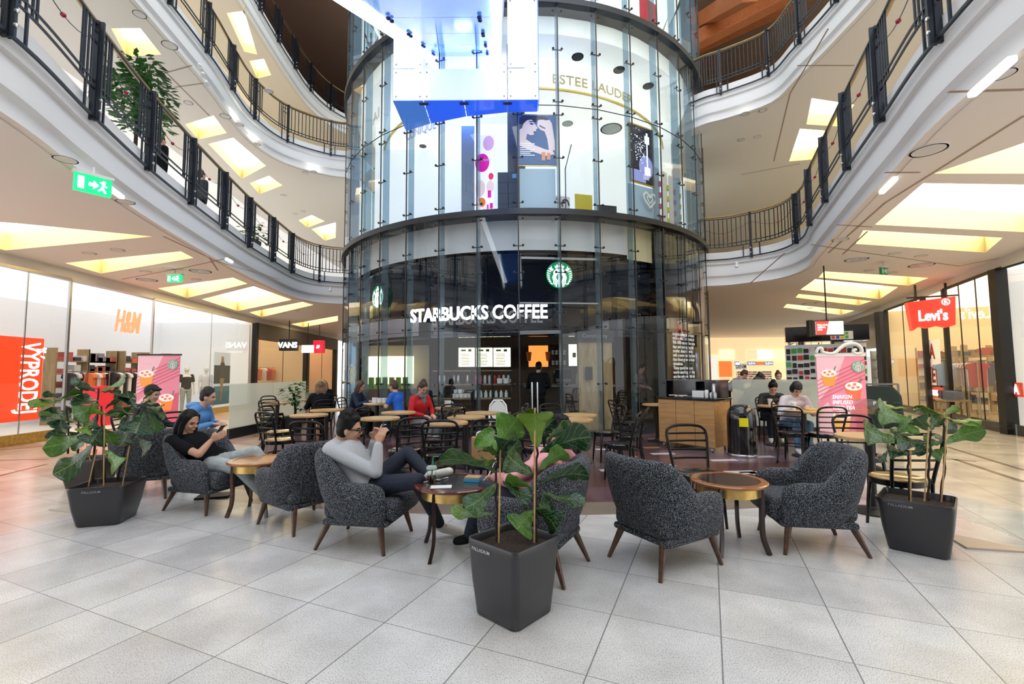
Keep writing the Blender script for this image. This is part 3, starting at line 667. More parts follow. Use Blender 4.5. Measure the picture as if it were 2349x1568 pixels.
def cake(t, wd, hh):
    q = MB(); q.prism([(-.05, -.16), (.2, -.16), (.2, -.05), (-.02, -.02)], 0, .01, M=Matrix.Rotation(pi/2, 4, 'X') @ Matrix.Translation((0, 0, .012))); q.build('cake_picture', colm((.6, .25, .05)), t)
    q = MB(); q.box((-.12, -.015, 0), (.1, .006, .14)); q.build('glass_picture', colm((.12, .04, .02)), t)
board(1305, 789, 1348, 839, 13.2, M_menu, 'cream lit food poster with cake picture, right of the mug shelf', 'lit_poster', 'poster', extra=cake)
board(1353, 789, 1366, 839, 13.2, M_menu, 'narrow lit poster edge beside the oak door', 'lit_poster', 'poster')
t = thing('mug_shelf', 'dark wall shelf with rows of white mugs between two lit posters', 'shelf', at(1281, 838, Y=13.3)); q = MB()
for h in (0, .3, .6): q.box((0, 0, h), (.5, .2, .02))
for s in (-.25, .25): q.box((s, 0, .3), (.02, .2, .6))
q.build('shelf_frame', M_mblack, t)
mug = MB(); mug.lathe([(.022, 0), (.03, .005), (.034, .065), (.03, .065), (.027, .01), (0, .01)], n=12); mug.tube([(.032, 0, .05), (.052, 0, .05), (.055, 0, .03), (.034, 0, .015)], .005, 5)
mugo = None
def cup_obj(loc, label, group, s=1.0, m=M_paper):
    global mugo
    if mugo is None: mugo = mug.build('mug', m, smooth=40); o = mugo
    else: o = mugo.copy(); C.objects.link(o)
    o.location = loc; o.scale = (s, s, s); tag(o, label, 'mug', group); return o
sh0 = at(1281, 838, Y=13.3)
for r_, h in enumerate((.012, .312)):
    for j in range(2):
        for k in range(4): cup_obj((sh0.x-.17+k*.11, 13.2, sh0.z+h+.13*j*0+j*.067), 'white mug on the dark wall shelf behind the bar', 'white mugs on the wall shelf', 1)
# retail shelving with cups, jars and bags
def shelving(x0, x1, Y, zs, label, dep=.35):
    t = thing('display_shelf', label, 'shelf', ((x0+x1)/2, Y, 0)); q = MB(); wd = x1-x0
    for z in zs: q.box((0, 0, z), (wd, dep, .03))
    q.build('shelf_board', wood('shelf_oak', (.24, .17, .10), (.34, .25, .15), .5), t)
    q = MB()
    for s in (-wd/2, 0, wd/2): q.box((s, 0, zs[-1]/2), (.03, dep, zs[-1]))
    q.build('upright', M_dsteel, t); return t
SH = [(-1.95, -.45, 11.4), (-.38, .05, 11.4)]
shelving(-1.95, -1.0, 11.3, (.12, .42, .78, 1.12, 1.46), 'left oak display shelf of cups just inside the curved cafe glass'); shelving(-.95, -.02, 11.3, (.12, .42, .78, 1.12, 1.46), 'right oak display shelf of flasks and jars beside the cafe door')
jar = MB(); jar.lathe([(.03, 0), (.045, .01), (.045, .12), (.025, .16), (.025, .19), (0, .19)], n=12)
protos = {}
def item(name, mb, m, loc, label, cat, group, s=1):
    if name+m.name not in protos: protos[name+m.name] = mb.build(name, m, smooth=40); o = protos[name+m.name]
    else: o = protos[name+m.name].copy(); C.objects.link(o)
    o.location = loc; o.scale = (s, s, s); return tag(o, label, cat, group)
flask = MB(); flask.lathe([(.03, 0), (.036, .01), (.036, .16), (.028, .18), (.028, .21), (0, .21)], n=12)
M_jar = mat('jar_glass', (.55, .6, .6), .1, spec=.8); M_red = colm((.6, .05, .05), .35); M_pink = colm((.7, .12, .22), .35)
for k in range(7): item('glass_bottle', jar, M_jar, (-.9+k*.125, 11.2, .80), 'clear swing-top bottle on the cafe shelf beside the door', 'bottle', 'clear bottles on the right cafe shelf', .95)
for k in range(8): item('flask', flask, (M_pink, M_pink, M_jar, M_jar, M_red, M_red, M_jar, M_jar)[k], (-.9+k*.115, 11.2, 1.14), ('pink drinking flask on the top cafe shelf', 'pink drinking flask on the top cafe shelf', 'steel flask on the upper shelf by the cafe door', 'steel flask on the upper shelf by the cafe door', 'red flask on the top cafe shelf by the door', 'red flask on the top cafe shelf by the door', 'steel flask on the upper shelf by the cafe door', 'steel flask on the upper shelf by the cafe door')[k], 'flask', ('pink flasks', 'pink flasks', 'steel flasks', 'steel flasks', 'red flasks', 'red flasks', 'steel flasks', 'steel flasks')[k])
for k in range(8): item('dark_flask', flask, M_mblack if k % 3 == 0 else M_steel, (-1.9+k*.115, 11.2, 1.14), 'black drinking flask on the left cafe shelf' if k % 3 == 0 else 'silver drinking flask on the left cafe shelf', 'flask', 'black flasks on the left shelf' if k % 3 == 0 else 'silver flasks on the left shelf')
for k in range(5): cup_obj((-1.45+k*.1, 11.2, .80), 'white cup on the middle board of the left cafe shelf', 'white cups on the left cafe shelf', 1.6)
for k in range(2): cup_obj((-1.4+k*.12, 11.2, .91), 'white cup stacked on other cups on the left cafe shelf', 'stacked white cups', 1.5)
for k in range(2): cup_obj((-.15-k*.16, 11.1, 1.14), 'large white mug on the top shelf near the door', 'large white mugs', 2.0)
# pastry display at the left, with lit cabinet
t = thing('pastry_cabinet', 'lit cream pastry cabinet seen through the curved glass at left', 'cabinet', (-3.3, 12.3, 0)); q = MB(); q.box((0, 0, .5), (1.5, .5, 1.0)); q.build('base', colm((.09, .06, .04)), t)
q = MB(); q.box((0, .1, 1.5), (1.2, .2, .75)); q.build('light_box', mat('warm_shelf_glow', (1, .9, .6), .5, emit=1.1, ecol=(1, .88, .55)), t)
q = MB()
for k in range(6): q.box((-.45+k*.18, -.15, 1.16), (.12, .1, .3))
q.build('coffee_bags', colm((.10, .30, .03)), t)
# bar counter inside
t = thing('bar_counter', 'dark bar counter behind the glass door with a pale grey top', 'counter', (1.5, 12.3, 0)); q = MB(); q.box((0, 0, .52), (2.3, .6, 1.0)); q.build('front', colm((.10, .08, .065)), t); q = MB(); q.box((0, 0, 1.05), (2.4, .7, .05)); q.build('worktop', colm((.35, .33, .30)), t)
t = thing('espresso_machine', 'black espresso machine standing on the bar counter', 'machine', (1.35, 12.25, 1.075)); q = MB(); q.box((0, 0, .22), (.5, .4, .36)); q.build('body', M_black, t, bevel=.02); q = MB(); q.box((0, -.21, .12), (.4, .05, .08)); q.box((0, -.1, .42), (.44, .3, .02)); q.build('drip_tray', M_steel, t)
btl = MB(); btl.lathe([(.03, 0), (.036, .01), (.036, .15), (.013, .21), (.013, .28), (.018, .285), (0, .3)], n=12)
for k in range(5): item('syrup_bottle', btl, (M_jar, colm((.75, .42, .03), .2), colm((.75, .42, .03), .2), M_jar, M_jar)[k], (1.72+k*.09, 12.15, 1.075), 'amber syrup bottle with pump on the bar counter' if k in (1, 2) else 'clear syrup bottle on the bar counter', 'bottle', 'amber syrup bottles' if k in (1, 2) else 'clear syrup bottles', 1)
# oak partition with notice, black header reading Community
q = MB(); D = [11.6, 14.5, 17.4, 20.4]; arcslab(q, 11.6, 20.6, DR-.55, DR-.45, 0, 2.1); o = struct(q.build('door_2', M_oakp))
q = MB(); arcslab(q, 11.3, 21, DR-.6, DR-.42, 2.1, 2.38); struct(q.build('trim_12', M_mblack))
t = drum_text('Community', 12.5, 19.0, 2.2, .09, DR-.4, .004, .0); tag(t.build('lettering', colm((.35, .35, .35))), 'thin grey word Community on the black header over the oak door', 'sign')
a = cp(14, DR-.4, 1.38); q = MB(); q.box(a, (.17, .015, .3), 0, math.radians(14)); tag(q.build('door_notice', M_mblack), 'small black notice on the pale oak door', 'notice')
# black storytelling panel, hand picture on its right
q = MB(); arcwall(q, 34.6, 62, DR-.1, .0, 4.88); struct(q.build('wall_black_panel', M_black, smooth=30))
PT = ['Arabica coffee trees bloom', 'once a year. At altitudes of', '900-1800 meters, the warm', 'days and cool nights yield', 'smaller, denser cherries', 'with a more complex flavor', 'than those grown at lower', 'elevations.', 'These special beans are', 'worth searching for - they', 'are the only ones that can', 'withstand a Starbucks roast']
t = thing('wall_lettering', 'block of small white text lines on the curved black panel', 'lettering', cp(45, DR-.1, 1.8))
for k, s in enumerate(PT):
    q = textmb(s, .115, .002, .001, align='LEFT'); q.warp(lambda v, k=k: cp(37.0+math.degrees(v.x*.92/DR), DR-.085+v.z, 2.30-.105*k+v.y)-t.location); q.build('text_line', colm((.8, .8, .8), .6, .2), t)
q = MB(); arcwall(q, 52.5, 80, DR-.08, .9, 4.3); struct(q.build('wall_picture', mat('peach_print', (.55, .34, .22), .35), smooth=30))
q = MB()
def fing(pts, w0, w1): ribbon(q, pts, w0, w1, 0, .006, 0)
for a in ([(0, 0), (.05, .5), (-.15, .95)], [(.12, 0), (.22, .6), (.12, 1.15)], [(.25, 0), (.38, .55), (.42, 1.1)], [(-.05, -.1), (-.25, .2), (-.45, .3)], [(.12, -1.3), (.15, -.6), (.14, .05)]): fing(a, .22, .10)
q.warp(lambda v: cp(54+math.degrees(v.x/DR), DR-.05+v.z, 2.9+v.y)); tag(q.build('hand_picture', colm((.82, .62, .50), .5)), 'large pale print of an open hand at the right end of the black panel', 'picture')
# ---------------- first storey of the drum: perfume shop
q = MB(); q.box((.4, 14.2, 7.2), (9.5, .1, 4.36)); struct(q.build('wall_store_rear', M_inw))
q = MB(); arcwall(q, -75, 75, 4.75, 8.6, 9.38); arcslab(q, -75, 75, 4.74, 4.8, 8.56, 8.6, 1); arcslab(q, -75, 75, 3.6, 4.75, 8.59, 8.6); struct(q.build('wall_sign_band', [mat('band_white', (.95, .95, .9), .4, emit=.35, ecol=(1, 1, .95)), mat('gold_edge', (.75, .58, .12), .3, .5)], smooth=30))
t = drum_text('ESTEE LAUDER', 8, 38, 8.74, .24, 4.78, .01, .0); tag(t.build('lettering', colm((.70, .62, .30))), 'thin gold lettering ESTEE LAUDER on the white curved band', 'sign')
t = drum_text('CLINIQUE', -41, -28, 7.75, .24, 5.0, .01, .0); tag(t.build('lettering', M_white), 'thin white lettering CLINIQUE inside the left glass of the drum', 'sign')
t = drum_text('AI', -58, -52, 8.75, .3, 5.3, .01, .0); tag(t.build('lettering', M_white), 'two thin white letters A I at the far left of the drum glass', 'sign')
def arcbox(d0, d1, z0, z1, r, th=.04): m_ = MB(); arcslab(m_, d0, d1, r-th, r, z0, z1) if abs(d1-d0) >= 6 else m_.bar(cp(d0, r, (z0+z1)/2), cp(d1, r, (z0+z1)/2), th, z1-z0); return m_
RI = DR-.3
def PX_(P): return [((x-1220)/89*.86, -(y-325)/126*1.18) for x, y in P][::-1]
def poster_frame(d, z, label, name='poster', cat='poster'):
    t = thing(name, label, cat, cp(d, RI, z)); t.rotation_euler = (0, 0, math.radians(d)); return t
def flat(parts, par, wd=None):
    for nm, col, polys, em in parts:
        q = MB()
        for k, (poly) in enumerate(polys): q.prism(poly, 0, .004, 0, M=Matrix.Rotation(pi/2, 4, 'X') @ Matrix.Translation((0, 0, .012+.004*parts.index((nm, col, polys, em)))))
        q.build(nm, colm(col, .4, em), par)
def ellp(cx, cy, rx, ry, n=20, a0=0, a1=2*pi): return [(cx+rx*math.cos(a0+(a1-a0)*i/n), cy+ry*math.sin(a0+(a1-a0)*i/n)) for i in range(n)]
def rect(x0, y0, x1, y1): return [(x0, y0), (x1, y0), (x1, y1), (x0, y1)]
t = poster_frame(2.0, 6.77, 'hanging blue beauty poster with a woman raising her hand, left of centre'); q = MB(); q.box((0, .015, 0), (.92, .02, 1.24)); q.build('frame', M_brass, t); q = MB(); q.box((0, 0, 0), (.87, .02, 1.19)); q.build('panel', mat('poster_blue', (.02, .10, .28), .4, emit=.15), t)
flat([('portrait', (.82, .66, .66), [PX_([(1181, 284), (1186, 274), (1200, 270), (1210, 275), (1214, 284), (1222, 296), (1217, 299), (1218, 304), (1212, 306), (1213, 312), (1204, 314), (1196, 310), (1192, 330), (1178, 318), (1178, 300)]), PX_([(1178, 314), (1190, 322), (1215, 340), (1240, 350), (1256, 352), (1262, 362), (1240, 366), (1210, 356), (1185, 344), (1178, 340)]), PX_([(1222, 276), (1232, 270), (1240, 276), (1250, 274), (1256, 284), (1258, 300), (1262, 330), (1262, 352), (1248, 352), (1244, 322), (1238, 304), (1228, 300), (1220, 290)])], .15), ('hair', (.02, .02, .04), [PX_([(1178, 300), (1178, 270), (1186, 264), (1212, 264), (1236, 266), (1250, 272), (1238, 274), (1226, 274), (1214, 280), (1206, 274), (1196, 276), (1188, 284), (1184, 296)])], 0), ('features', (.05, .04, .08), [PX_([(1203, 283), (1212, 285), (1210, 288), (1204, 287)]), PX_([(1201, 278), (1212, 279), (1212, 281), (1201, 280)]), PX_([(1211, 305), (1217, 304), (1216, 308), (1211, 308)]), PX_([(1226, 288), (1240, 296), (1239, 298), (1226, 291)])], 0), ('bottle', (.65, .25, .12), [rect(.1, -.5, .18, -.3), rect(.22, -.48, .3, -.32)], .2), ('caption', (.85, .85, .9), [rect(-.40, -.12-.045*k, -.36+.3-(k % 3)*.05, -.10-.045*k) for k in range(7)], .2)], t)
t = poster_frame(30.2, 6.77, 'framed dark perfume poster with a white spray, right of the centre'); q = MB(); q.box((0, .015, 0), (.86, .02, 1.5)); q.build('frame', mat('gold_frame', (.75, .5, .05), .3, .4), t); q = MB(); q.box((0, 0, 0), (.78, .02, 1.42)); q.build('panel', mat('poster_dark', (.015, .018, .04), .3), t)
random.seed(4)
flat([('glow', (.25, .28, .6), [ellp(.12, -.3, .24, .3), rect(-.39, -.71, .1, -.42)], .3), ('spray', (.85, .88, .95), [ellp(random.gauss(-.1, .13), random.gauss(.15, .22), .006+.012*random.random(), .006+.012*random.random(), 6) for _ in range(80)], .5), ('bottle', (.9, .9, .92), [rect(.08, .3, .24, .5), rect(.13, .5, .19, .58), rect(.14, -.3, .18, .3), rect(.06, -.5, .26, -.3)], .4), ('caption', (.8, .8, .85), [rect(-.0, -.62+.045*k, .2, -.6+.045*k) for k in range(3)], .2)], t)
t = poster_frame(-10.5, 6.05, 'tall white advert panel with magenta, pink and orange dots'); q = MB(); q.box((0, 0, 0), (.46, .03, 1.78)); q.build('panel', mat('advert_white', (.95, .93, .95), .4, emit=.3), t)
flat([('pink_disc', (.85, .45, .70), [ellp(.1, .68, .13, .18)], .2), ('pale_disc', (.95, .72, .74), [ellp(-.1, -.38, .12, .2), ellp(.14, -.36, .09, .15)], .2), ('magenta_disc', (.85, .0, .45), [ellp(-.05, .22, .17, .22), rect(.08, -.62, .16, -.45), rect(.06, -.88, .1, -.78), rect(.13, -.88, .2, -.75)], .2), ('red_disc', (.9, .02, .15), [ellp(.16, -.12, .06, .08)], .2), ('orange_disc', (.95, .25, .02), [ellp(-.06, -.72, .09, .11)], .2)], t)
q = textmb('Pop Artistry.', .085, .002, .001); q.build('caption', M_white, t, M=Matrix.Translation((-.04, -.035, .25)) @ Matrix.Rotation(pi/2, 4, 'X'))
# grey backing, stacked cartons, pale panels, column
q = MB(); q.bar(cp(-14.6, RI, 5.04), cp(-14.6, RI, 7.2), .3, .06); struct(q.build('trim_13', colm((.25, .32, .42))))
q = MB(); q.box(cp(-3.2, DR-.9, 7.22), (.42, .42, 4.36)); struct(q.build('trim_14', mat('dark_column', (.06, .055, .06), .3, noise=.6, nscale=60)))
q = MB(); q.bar(cp(-2.2, RI, 5.56), cp(6.2, RI, 5.56), .04, 1.04); q.bar(cp(25.5, RI, 5.5), cp(33.4, RI, 5.5), .04, .92); struct(q.build('trim_15', colm((.42, .60, .76), .3)))
for k in range(8):
    c, r_ = k % 2, k//2
    if r_ == 3 and False: continue
    b = MB(); b.box((0, 0, .125), (.24, .22, .25)); o = b.build('carton', mat('carton_%d' % (k % 2), (.07, .08, .11), .6), bevel=.004)
    p = cp(-6.3+c*2.6, RI-.15, 5.032+.252*r_); o.location = p; tag(o, 'dark storage carton in the drum window, %s column, %s from the floor' % (('left', 'right')[c], ('first', 'second', 'third', 'fourth')[r_]), 'carton', 'stacked dark cartons')
    if r_ == 3 and c: l = MB(); l.box((.02, -.113, .15), (.1, .004, .1)); l.build('label', colm((.2, .45, .8)), o)
# counters with pictures at the right
t = thing('perfume_counter', 'white shop counter with yellow display panel in the drum at right', 'counter', cp(15, 4.6, 5.03), math.radians(15)); q = MB(); q.box((0, 0, .15), (2.0, .5, .3)); q.build('base', M_inw, t); q = MB(); q.box((.18, -.2, .55), (.46, .04, .6)); q.build('yellow_panel', colm((.72, .58, .03)), t)
q = MB(); q.box((-.55, -.2, .5), (.7, .03, .5)); q.build('picture_panel', colm((.9, .9, .9)), t)
for k in range(3): 
    q = MB(); q.tube([(-.78+.23*k+.09*math.cos(a), -.22, .55+.12*math.sin(a)) for a in [j*pi/8-.2 for j in range(11)]], .02, 6); q.build('hair_picture', colm((.05, .04, .04)), t)
q = MB(); q.box((.8, -.24, .42), (.5, .1, .36)); q.build('dark_case', colm((.02, .03, .05), .3), t); q = MB(); q.box((-.5, -.26, .2), (.42, .1, .22)); q.build('dark_tray', colm((.02, .02, .03), .3), t)
q = MB(); q.tube([cp(8.6, RI, 5.03), cp(8.6, RI, 6.1), cp(10.2, RI, 6.7)], .012, 6); tag(q.build('bent_rod', M_iron), 'thin black bent rod standing inside the drum glass', 'rod')
for k in range(4):
    q = MB(); d = 38+k*4.2; q.bar(cp(d, RI-.2, 5.03), cp(d, RI-.2, 6.7), .25, .05, up=cp(d, 1, 0)-cp(d, 0, 0)); 
    for h in range(5): q.box(cp(d+1.2, RI-.2, 5.1+h*.3), (.12, .1, .12), 1)
    tag(q.build('product_rack', [M_white, colm((.55, .6, .05)) if k % 2 else colm((.7, .05, .25))]), 'white rack of coloured bottles at the right of the drum, %s in the row' % ('first', 'second', 'third', 'last')[k], 'rack', 'product racks')
q = MB()
for s in (-1, 1): ribbon(q, [(0, -.2), (s*.22, .03), (s*.14, .16), (0, .09)], .05, .05, 0, .006, 0)
for s in (-1, 1): ribbon(q, [(0, -.1), (s*.1, .03), (s*.06, .08), (0, .04)], .03, .03, 0, .006, 0)
q.warp(lambda v: cp(31.5+math.degrees(v.x/DR), DR-.2+v.z, 5.62+v.y)); tag(q.build('heart_emblem', M_white), 'white heart-shaped emblem on the drum glass at right', 'emblem')
for k, (d, z, r_) in enumerate([(18, 8.26, .2), (-16, 8.26, .2)]):
    pass
M_vent = mat('pale_grille', (.6, .68, .62), .5, noise=.4, nscale=60)
for k, (x, y, r_, lb) in enumerate([(1325, 130, .12, 'first round fitting from the left in the drum shop ceiling'), (1420, 160, .12, 'second round fitting in the drum shop ceiling'), (1487, 197, .12, 'third round fitting in the drum shop ceiling'), (1402, 295, .28, 'large round vent above the dark perfume poster'), (1302, 283, .14, 'round grille right of the blue beauty poster'), (1327, 347, .1, 'small round fitting low behind the bent rod'), (953, 376, .28, 'large round vent at the left behind the drum glass'), (970, 335, .1, 'small round fitting above the left drum vent')]):
    disc_fit('ceiling_fitting', x, y, 8.59, r_, M_vent, lb, 'vent', ring=M_dsteel if r_ < .13 else M_vent)
# second storey details
q = MB(); q.bar(cp(31, RI, 10.5), cp(37.5, RI, 10.5), .04, 1.0); tag(q.build('wall_sign', colm((.65, .01, .05))), 'deep red panel in the second storey drum window at right', 'panel')  # plain red panel without lettering
q = MB(); q.ell((0, 0, .3), (.09, .09, .32)); 
for a in range(6): q.bar((0, 0, .5), (.2*math.cos(a), .2*math.sin(a), .85), .05, .01)
o = q.build('potted_bromeliad', mat('dark_red_leaf', (.12, .01, .02), .4)); o.location = cp(-50, RI, 9.98); tag(o, 'dark red leafy plant on the second storey ledge at the left of the drum', 'plant')
# ---------------- opal glass lift box and the inclined lit soffit (escalator) running into it
M_opalw = mat('opal_lit', (.85, .9, 1), .12, emit=.2, ecol=(.70, .82, 1)); M_opalb = mat('opal_blue_glow', (.05, .16, .9), .1, emit=.35, ecol=(.02, .12, 1))
M_opalm = mat('opal_pale_blue_glow', (.10, .27, .85), .1, emit=.2, ecol=(.08, .28, 1))
BX = thing('opal_glass_box', 'white lit opal glass box hung on the front of the glass drum', 'glass box', (-.95, 9.4, 7.25))
def L_(p): return Vector(p)-BX.location
def pane(nm, pts, m): q = MB(); P = [L_(p) for p in pts]; n = (P[1]-P[0]).cross(P[3]-P[0]).normalized()*.012; q.add(P+[p+n for p in P], [(0, 1, 2, 3), (7, 6, 5, 4), (0, 4, 5, 1), (1, 5, 6, 2), (2, 6, 7, 3), (3, 7, 4, 0)]); return q.build(nm, m, BX)
XS = [-2.53, -1.87, -.06, .61]; YF = 9.4
for a, b in zip(XS, XS[1:]): pane('opal_pane', [(a+.008, YF, 7.26), (b-.008, YF, 7.26), (b-.008, YF, 7.96), (a+.008, YF, 7.96)], M_opalw)
for z0, z1 in ((7.98, 9.6), (9.62, 11.2)):
    for a, b in ((XS[0], XS[1]), (XS[2], XS[3])): pane('opal_pane', [(a+.008, YF, z0), (b-.008, YF, z0), (b-.008, YF, z1), (a+.008, YF, z1)], M_opalw)
for X in (XS[0], XS[3]):
    ys = DC.y-math.sqrt(DR**2-(X-DC.x)**2)
    for z0, z1 in ((7.26, 7.96), (7.98, 9.6), (9.62, 11.2)): pane('opal_side_pane', [(X, YF, z0), (X, ys-.03, z0), (X, ys-.03, z1), (X, YF, z1)], M_opalm)
for a, b in zip([-2.53, -1.87, -1.0, -.06], [-1.87, -1.0, -.06, .61]):
    ya, yb = [DC.y-math.sqrt(DR**2-(X-DC.x)**2)-.03 for X in (a, b)]
    pane('soffit_pane', [(a+.01, YF, 7.25), (b-.01, YF, 7.25), (b-.01, yb, 7.25), (a+.01, ya, 7.25)], M_opalm if a < -1.9 else M_opalb)
for X in XS:
    for z in (7.34, 7.88, 8.06, 9.5):
        for s in (-.07, .07):
            if XS[0]-.01 < X+s < XS[3]+.01: q = MB(); q.ell(L_((X+s, YF-.02, z)), (.022, .02, .022), 0, 5); q.build('bolt', M_steel, BX)
for X in (-1.87, -1.0, -.06):
    q = MB(); q.box(L_((X, YF+.05, 7.22)), (.2, .1, .03)); q.build('clamp', mat('blue_steel', (.02, .05, .3), .3), BX, bevel=.01)
M_navy = mat('navy_bolt', (.01, .02, .12), .4)
ES = thing('escalator', 'blue lit inclined glass underside rising overhead into the drum, with white light lines', 'escalator', (-1.0, 3.6, 4.7))
def ep(d, s, h=0):  # d distance, s -1..1 side
    cx = -1.03-.0269*(d-5.1); return Vector((cx+s*.93, d, 5.81+.61*(d-5.1)+h))-ES.location
ds = [3.4]+[3.35+1.366*k for k in range(0, 8)][1:]
for a, b in zip(ds, ds[1:]):
    q = MB(); q.add([ep(a+.01, -.86), ep(b-.01, -.86), ep(b-.01, .86), ep(a+.01, .86)], [(0, 1, 2, 3)]); 
    q.build('soffit_panel', M_opalb if a > 9 else M_opalm, ES)  # blue light put into the panel colour, deeper at the far end
    for s in (-.68, .68):
        for dd in (-.1, .1): q = MB(); q.ell(ep(b+dd, s, -.03), (.035, .035, .02), 0, 5); q.build('bolt', M_navy, ES)
for s in (-.93, .93):
    q = MB(); q.bar(ep(3.4, s, -.02), ep(12.95, s, -.02), .14, .09); q.build('light_line', mat('tube_light', (1, 1, 1), .4, emit=3.5, ecol=(.9, .96, 1)), ES)
    q = MB(); q.bar(ep(3.4, s*1.08, .35), ep(12.95, s*1.08, .35), .06, .7); q.build('side_truss', mat('pale_blue_truss', (.45, .6, .9), .3), ES)
    q = MB(); q.bar(ep(3.4, s*1.08, 1.1), ep(12.95, s*1.08, 1.1), .02, .8); q.build('balustrade_glass', M_glass, ES)
q = MB(); q.bar(ep(3.4, 0, .5), ep(12.95, 0, .5), 1.7, .1); q.build('steps', M_dsteel, ES)
for x, y, z, c, e in ((-1.1, 11.4, 10.9, (.15, .35, 1), 130), (-1.0, 9.8, 7.9, (.2, .4, 1), 60)):  # added point lights, unseen, that tint the opal panels blue
    ld = bpy.data.lights.new('added_blue_light', 'POINT'); ld.energy = e; ld.color = c; ld.shadow_soft_size = .3
    lo = bpy.data.objects.new('added_blue_light', ld); C.objects.link(lo); lo.location = (x, y, z-1.2 if z > 9 else z); tag(lo, 'added unseen blue light inside the glass %s' % ('drum' if e > 100 else 'box'), 'lamp')
# ---------------------------------------------------------------- lounge armchairs
def lerp(a, b, t): return a+(b-a)*t
def smooth(a, b, x): t = max(0, min(1, (x-a)/(b-a))); return t*t*(3-2*t)
def make_armchair(label):
    t = thing('armchair', label, 'armchair', (0, 0, 0), 0)
    # path of the shell: left arm front -> back -> right arm front (chair faces +Y)
    W, F, B, R_ = .315, .28, -.27, .24
    path = [Vector((-W, F-.06*k, 0)) for k in range(6)]
    n = 9
    path += [Vector((-W+R_-R_*math.cos(a), B+R_-R_*math.sin(a)-.0, 0)) for a in [i*pi/2/n for i in range(n+1)]]
    path += [Vector((0, B-.015, 0))] if True else []
    full = path+[Vector((-p.x, p.y, 0)) for p in path[-2::-1]]
    N = len(full); rows = []
    for i, p in enumerate(full):
        a = full[max(i-1, 0)]; b = full[min(i+1, N-1)]; d = (b-a).normalized(); nn = Vector((-d.y, d.x, 0))*-1  # outward
        if nn.dot(p-Vector((0, .05, 0))) < 0: nn = -nn
        s = abs(i-(N-1)/2)/((N-1)/2)      # 0 back .. 1 arm front
        bk = 1-smooth(.28, .72, s)
        h = lerp(.565, .80, bk); h += .012*math.sin(pi*s*2)*(1-bk); 
        end = smooth(.86, 1, s); h -= .02*end
        if s > .995: fat = .35
        elif s > .92: fat = .85
        else: fat = 1
        lean = .085*bk; zb = .20
        prof = [(-.075, zb), (-.02, zb+.0), (.012, zb+.06), (.03, .38), (.042, h*.78), (.040, h-.07), (.022, h-.022), (-.018, h), (-.062, h-.018), (-.085, h-.06), (-.088, h-.14), (-.082, .40), (-.078, .30)]
        mid = -.022; row = []
        for o, z in prof:
            o = mid+(o-mid)*fat; zz = zb+(z-zb)*(1 if fat == 1 else (.985 if fat > .5 else .93)); 
            inw = .055*(1-smooth(zb, .45, z))*(.4+.6*bk)
            q = p+nn*(o+lean*(zz-zb)/.6-inw)+Vector((0, 0, zz)); 
            if s > .995: q.y += .03
            row.append(tuple(q))
        rows.append(row)
    m = MB(); m.grid(rows, cu=True); k = len(rows[0]); tot = N*k
    m.add(rows[0], [tuple(range(k))]); m.add(rows[-1], [tuple(range(k))[::-1]])
    m.build('shell', M_fabric, t, smooth='all', sub=1)
    c = MB(); c.box((0, .06, .325), (.50, .64, .17)); o = c.build('seat_cushion', M_fabric, t, smooth='all', bevel=.055, seg=5)
    c = MB(); c.box((0, .03, .225), (.54, .55, .05)); c.build('underframe', M_fabric, t, smooth='all', bevel=.02)
    for x, y, dx, dy in ((-.235, .24, -.045, .05), (.235, .24, .045, .05), (-.2, -.22, -.05, -.09), (.2, -.22, .05, -.09)):
        l = MB(); l.cyl((x, y, .215), (x+dx, y+dy, 0), .027, .014, 12); l.build('leg', M_legwood, t, smooth=50)
    return t
def face(dx, dy): return math.atan2(-dx, dy)     # local +Y -> (dx,dy)
AC = [((-4.30, 5.48), (-.35, .94), 'dark tweed armchair at far left, half hidden behind the left planter'),
      ((-3.27, 4.98), (.96, -.26), 'dark tweed armchair in which the woman in black sits, between planter and small table'),
      ((-2.0, 4.42), (-.80, .60), 'empty tweed armchair turned away, right of the wooden small table at left'),
      ((-1.24, 3.93), (.985, -.17), 'tweed armchair holding the man in the grey sweater'),
      ((.17, 3.41), (-.88, .47), 'tweed armchair turned away behind the centre planter, with a pink-sleeved person'),
      ((1.12, 3.50), (.86, .50), 'empty tweed armchair seen from behind, left of the orange-rimmed small table'),
      ((2.41, 3.80), (-.985, .17), 'empty tweed armchair in side view at right, facing the orange-rimmed small table')]
a0 = None
for (x, y), f, lb in AC:
    if a0 is None: a0 = make_armchair(lb); a0.location = (x, y, 0); a0.rotation_euler[2] = face(*f); a0['group'] = 'tweed armchairs'
    else: dup(a0, (x, y, 0), face(*f), lb)
# ---------------------------------------------------------------- small round lounge tables
def small_table(loc, r, rim, inset, label, legm, rz=0):
    t = thing('side_table', label, 'table', (*loc, 0), rz, 'small round lounge tables')
    m = MB(); m.lathe([(r*.86, .505), (r-.015, .505), (r, .513), (r, .525), (r-.01, .532), (r*.80, .532), (r*.80, .52), (0, .52), (0, .505), (r*.86, .505)], n=48); m.build('table_rim', rim, t, smooth=35)
    m = MB(); m.lathe([(0, .5285), (r*.80, .5285), (r*.80, .521), (0, .521)], n=48); m.build('table_inset', inset, t)
    m = MB(); m.lathe([(r*.82, .43), (r*.82, .505), (r*.80, .505), (r*.80, .43), (r*.82, .43)], n=48); m.build('apron', M_brass, t, smooth=35)
    for k in range(4):
        a = pi/4+k*pi/2; P = []
        for u, z in ((.80, .505), (.82, .40), (.80, .25), (.82, .12), (.95, .0)): P.append((u*r*math.cos(a), u*r*math.sin(a), z))
        l = MB(); l.tube(curve(P, 4), .017, 4, flat=1.25, ref=(math.cos(a), math.sin(a), 0)); l.build('leg', legm, t, smooth=60)
    return t
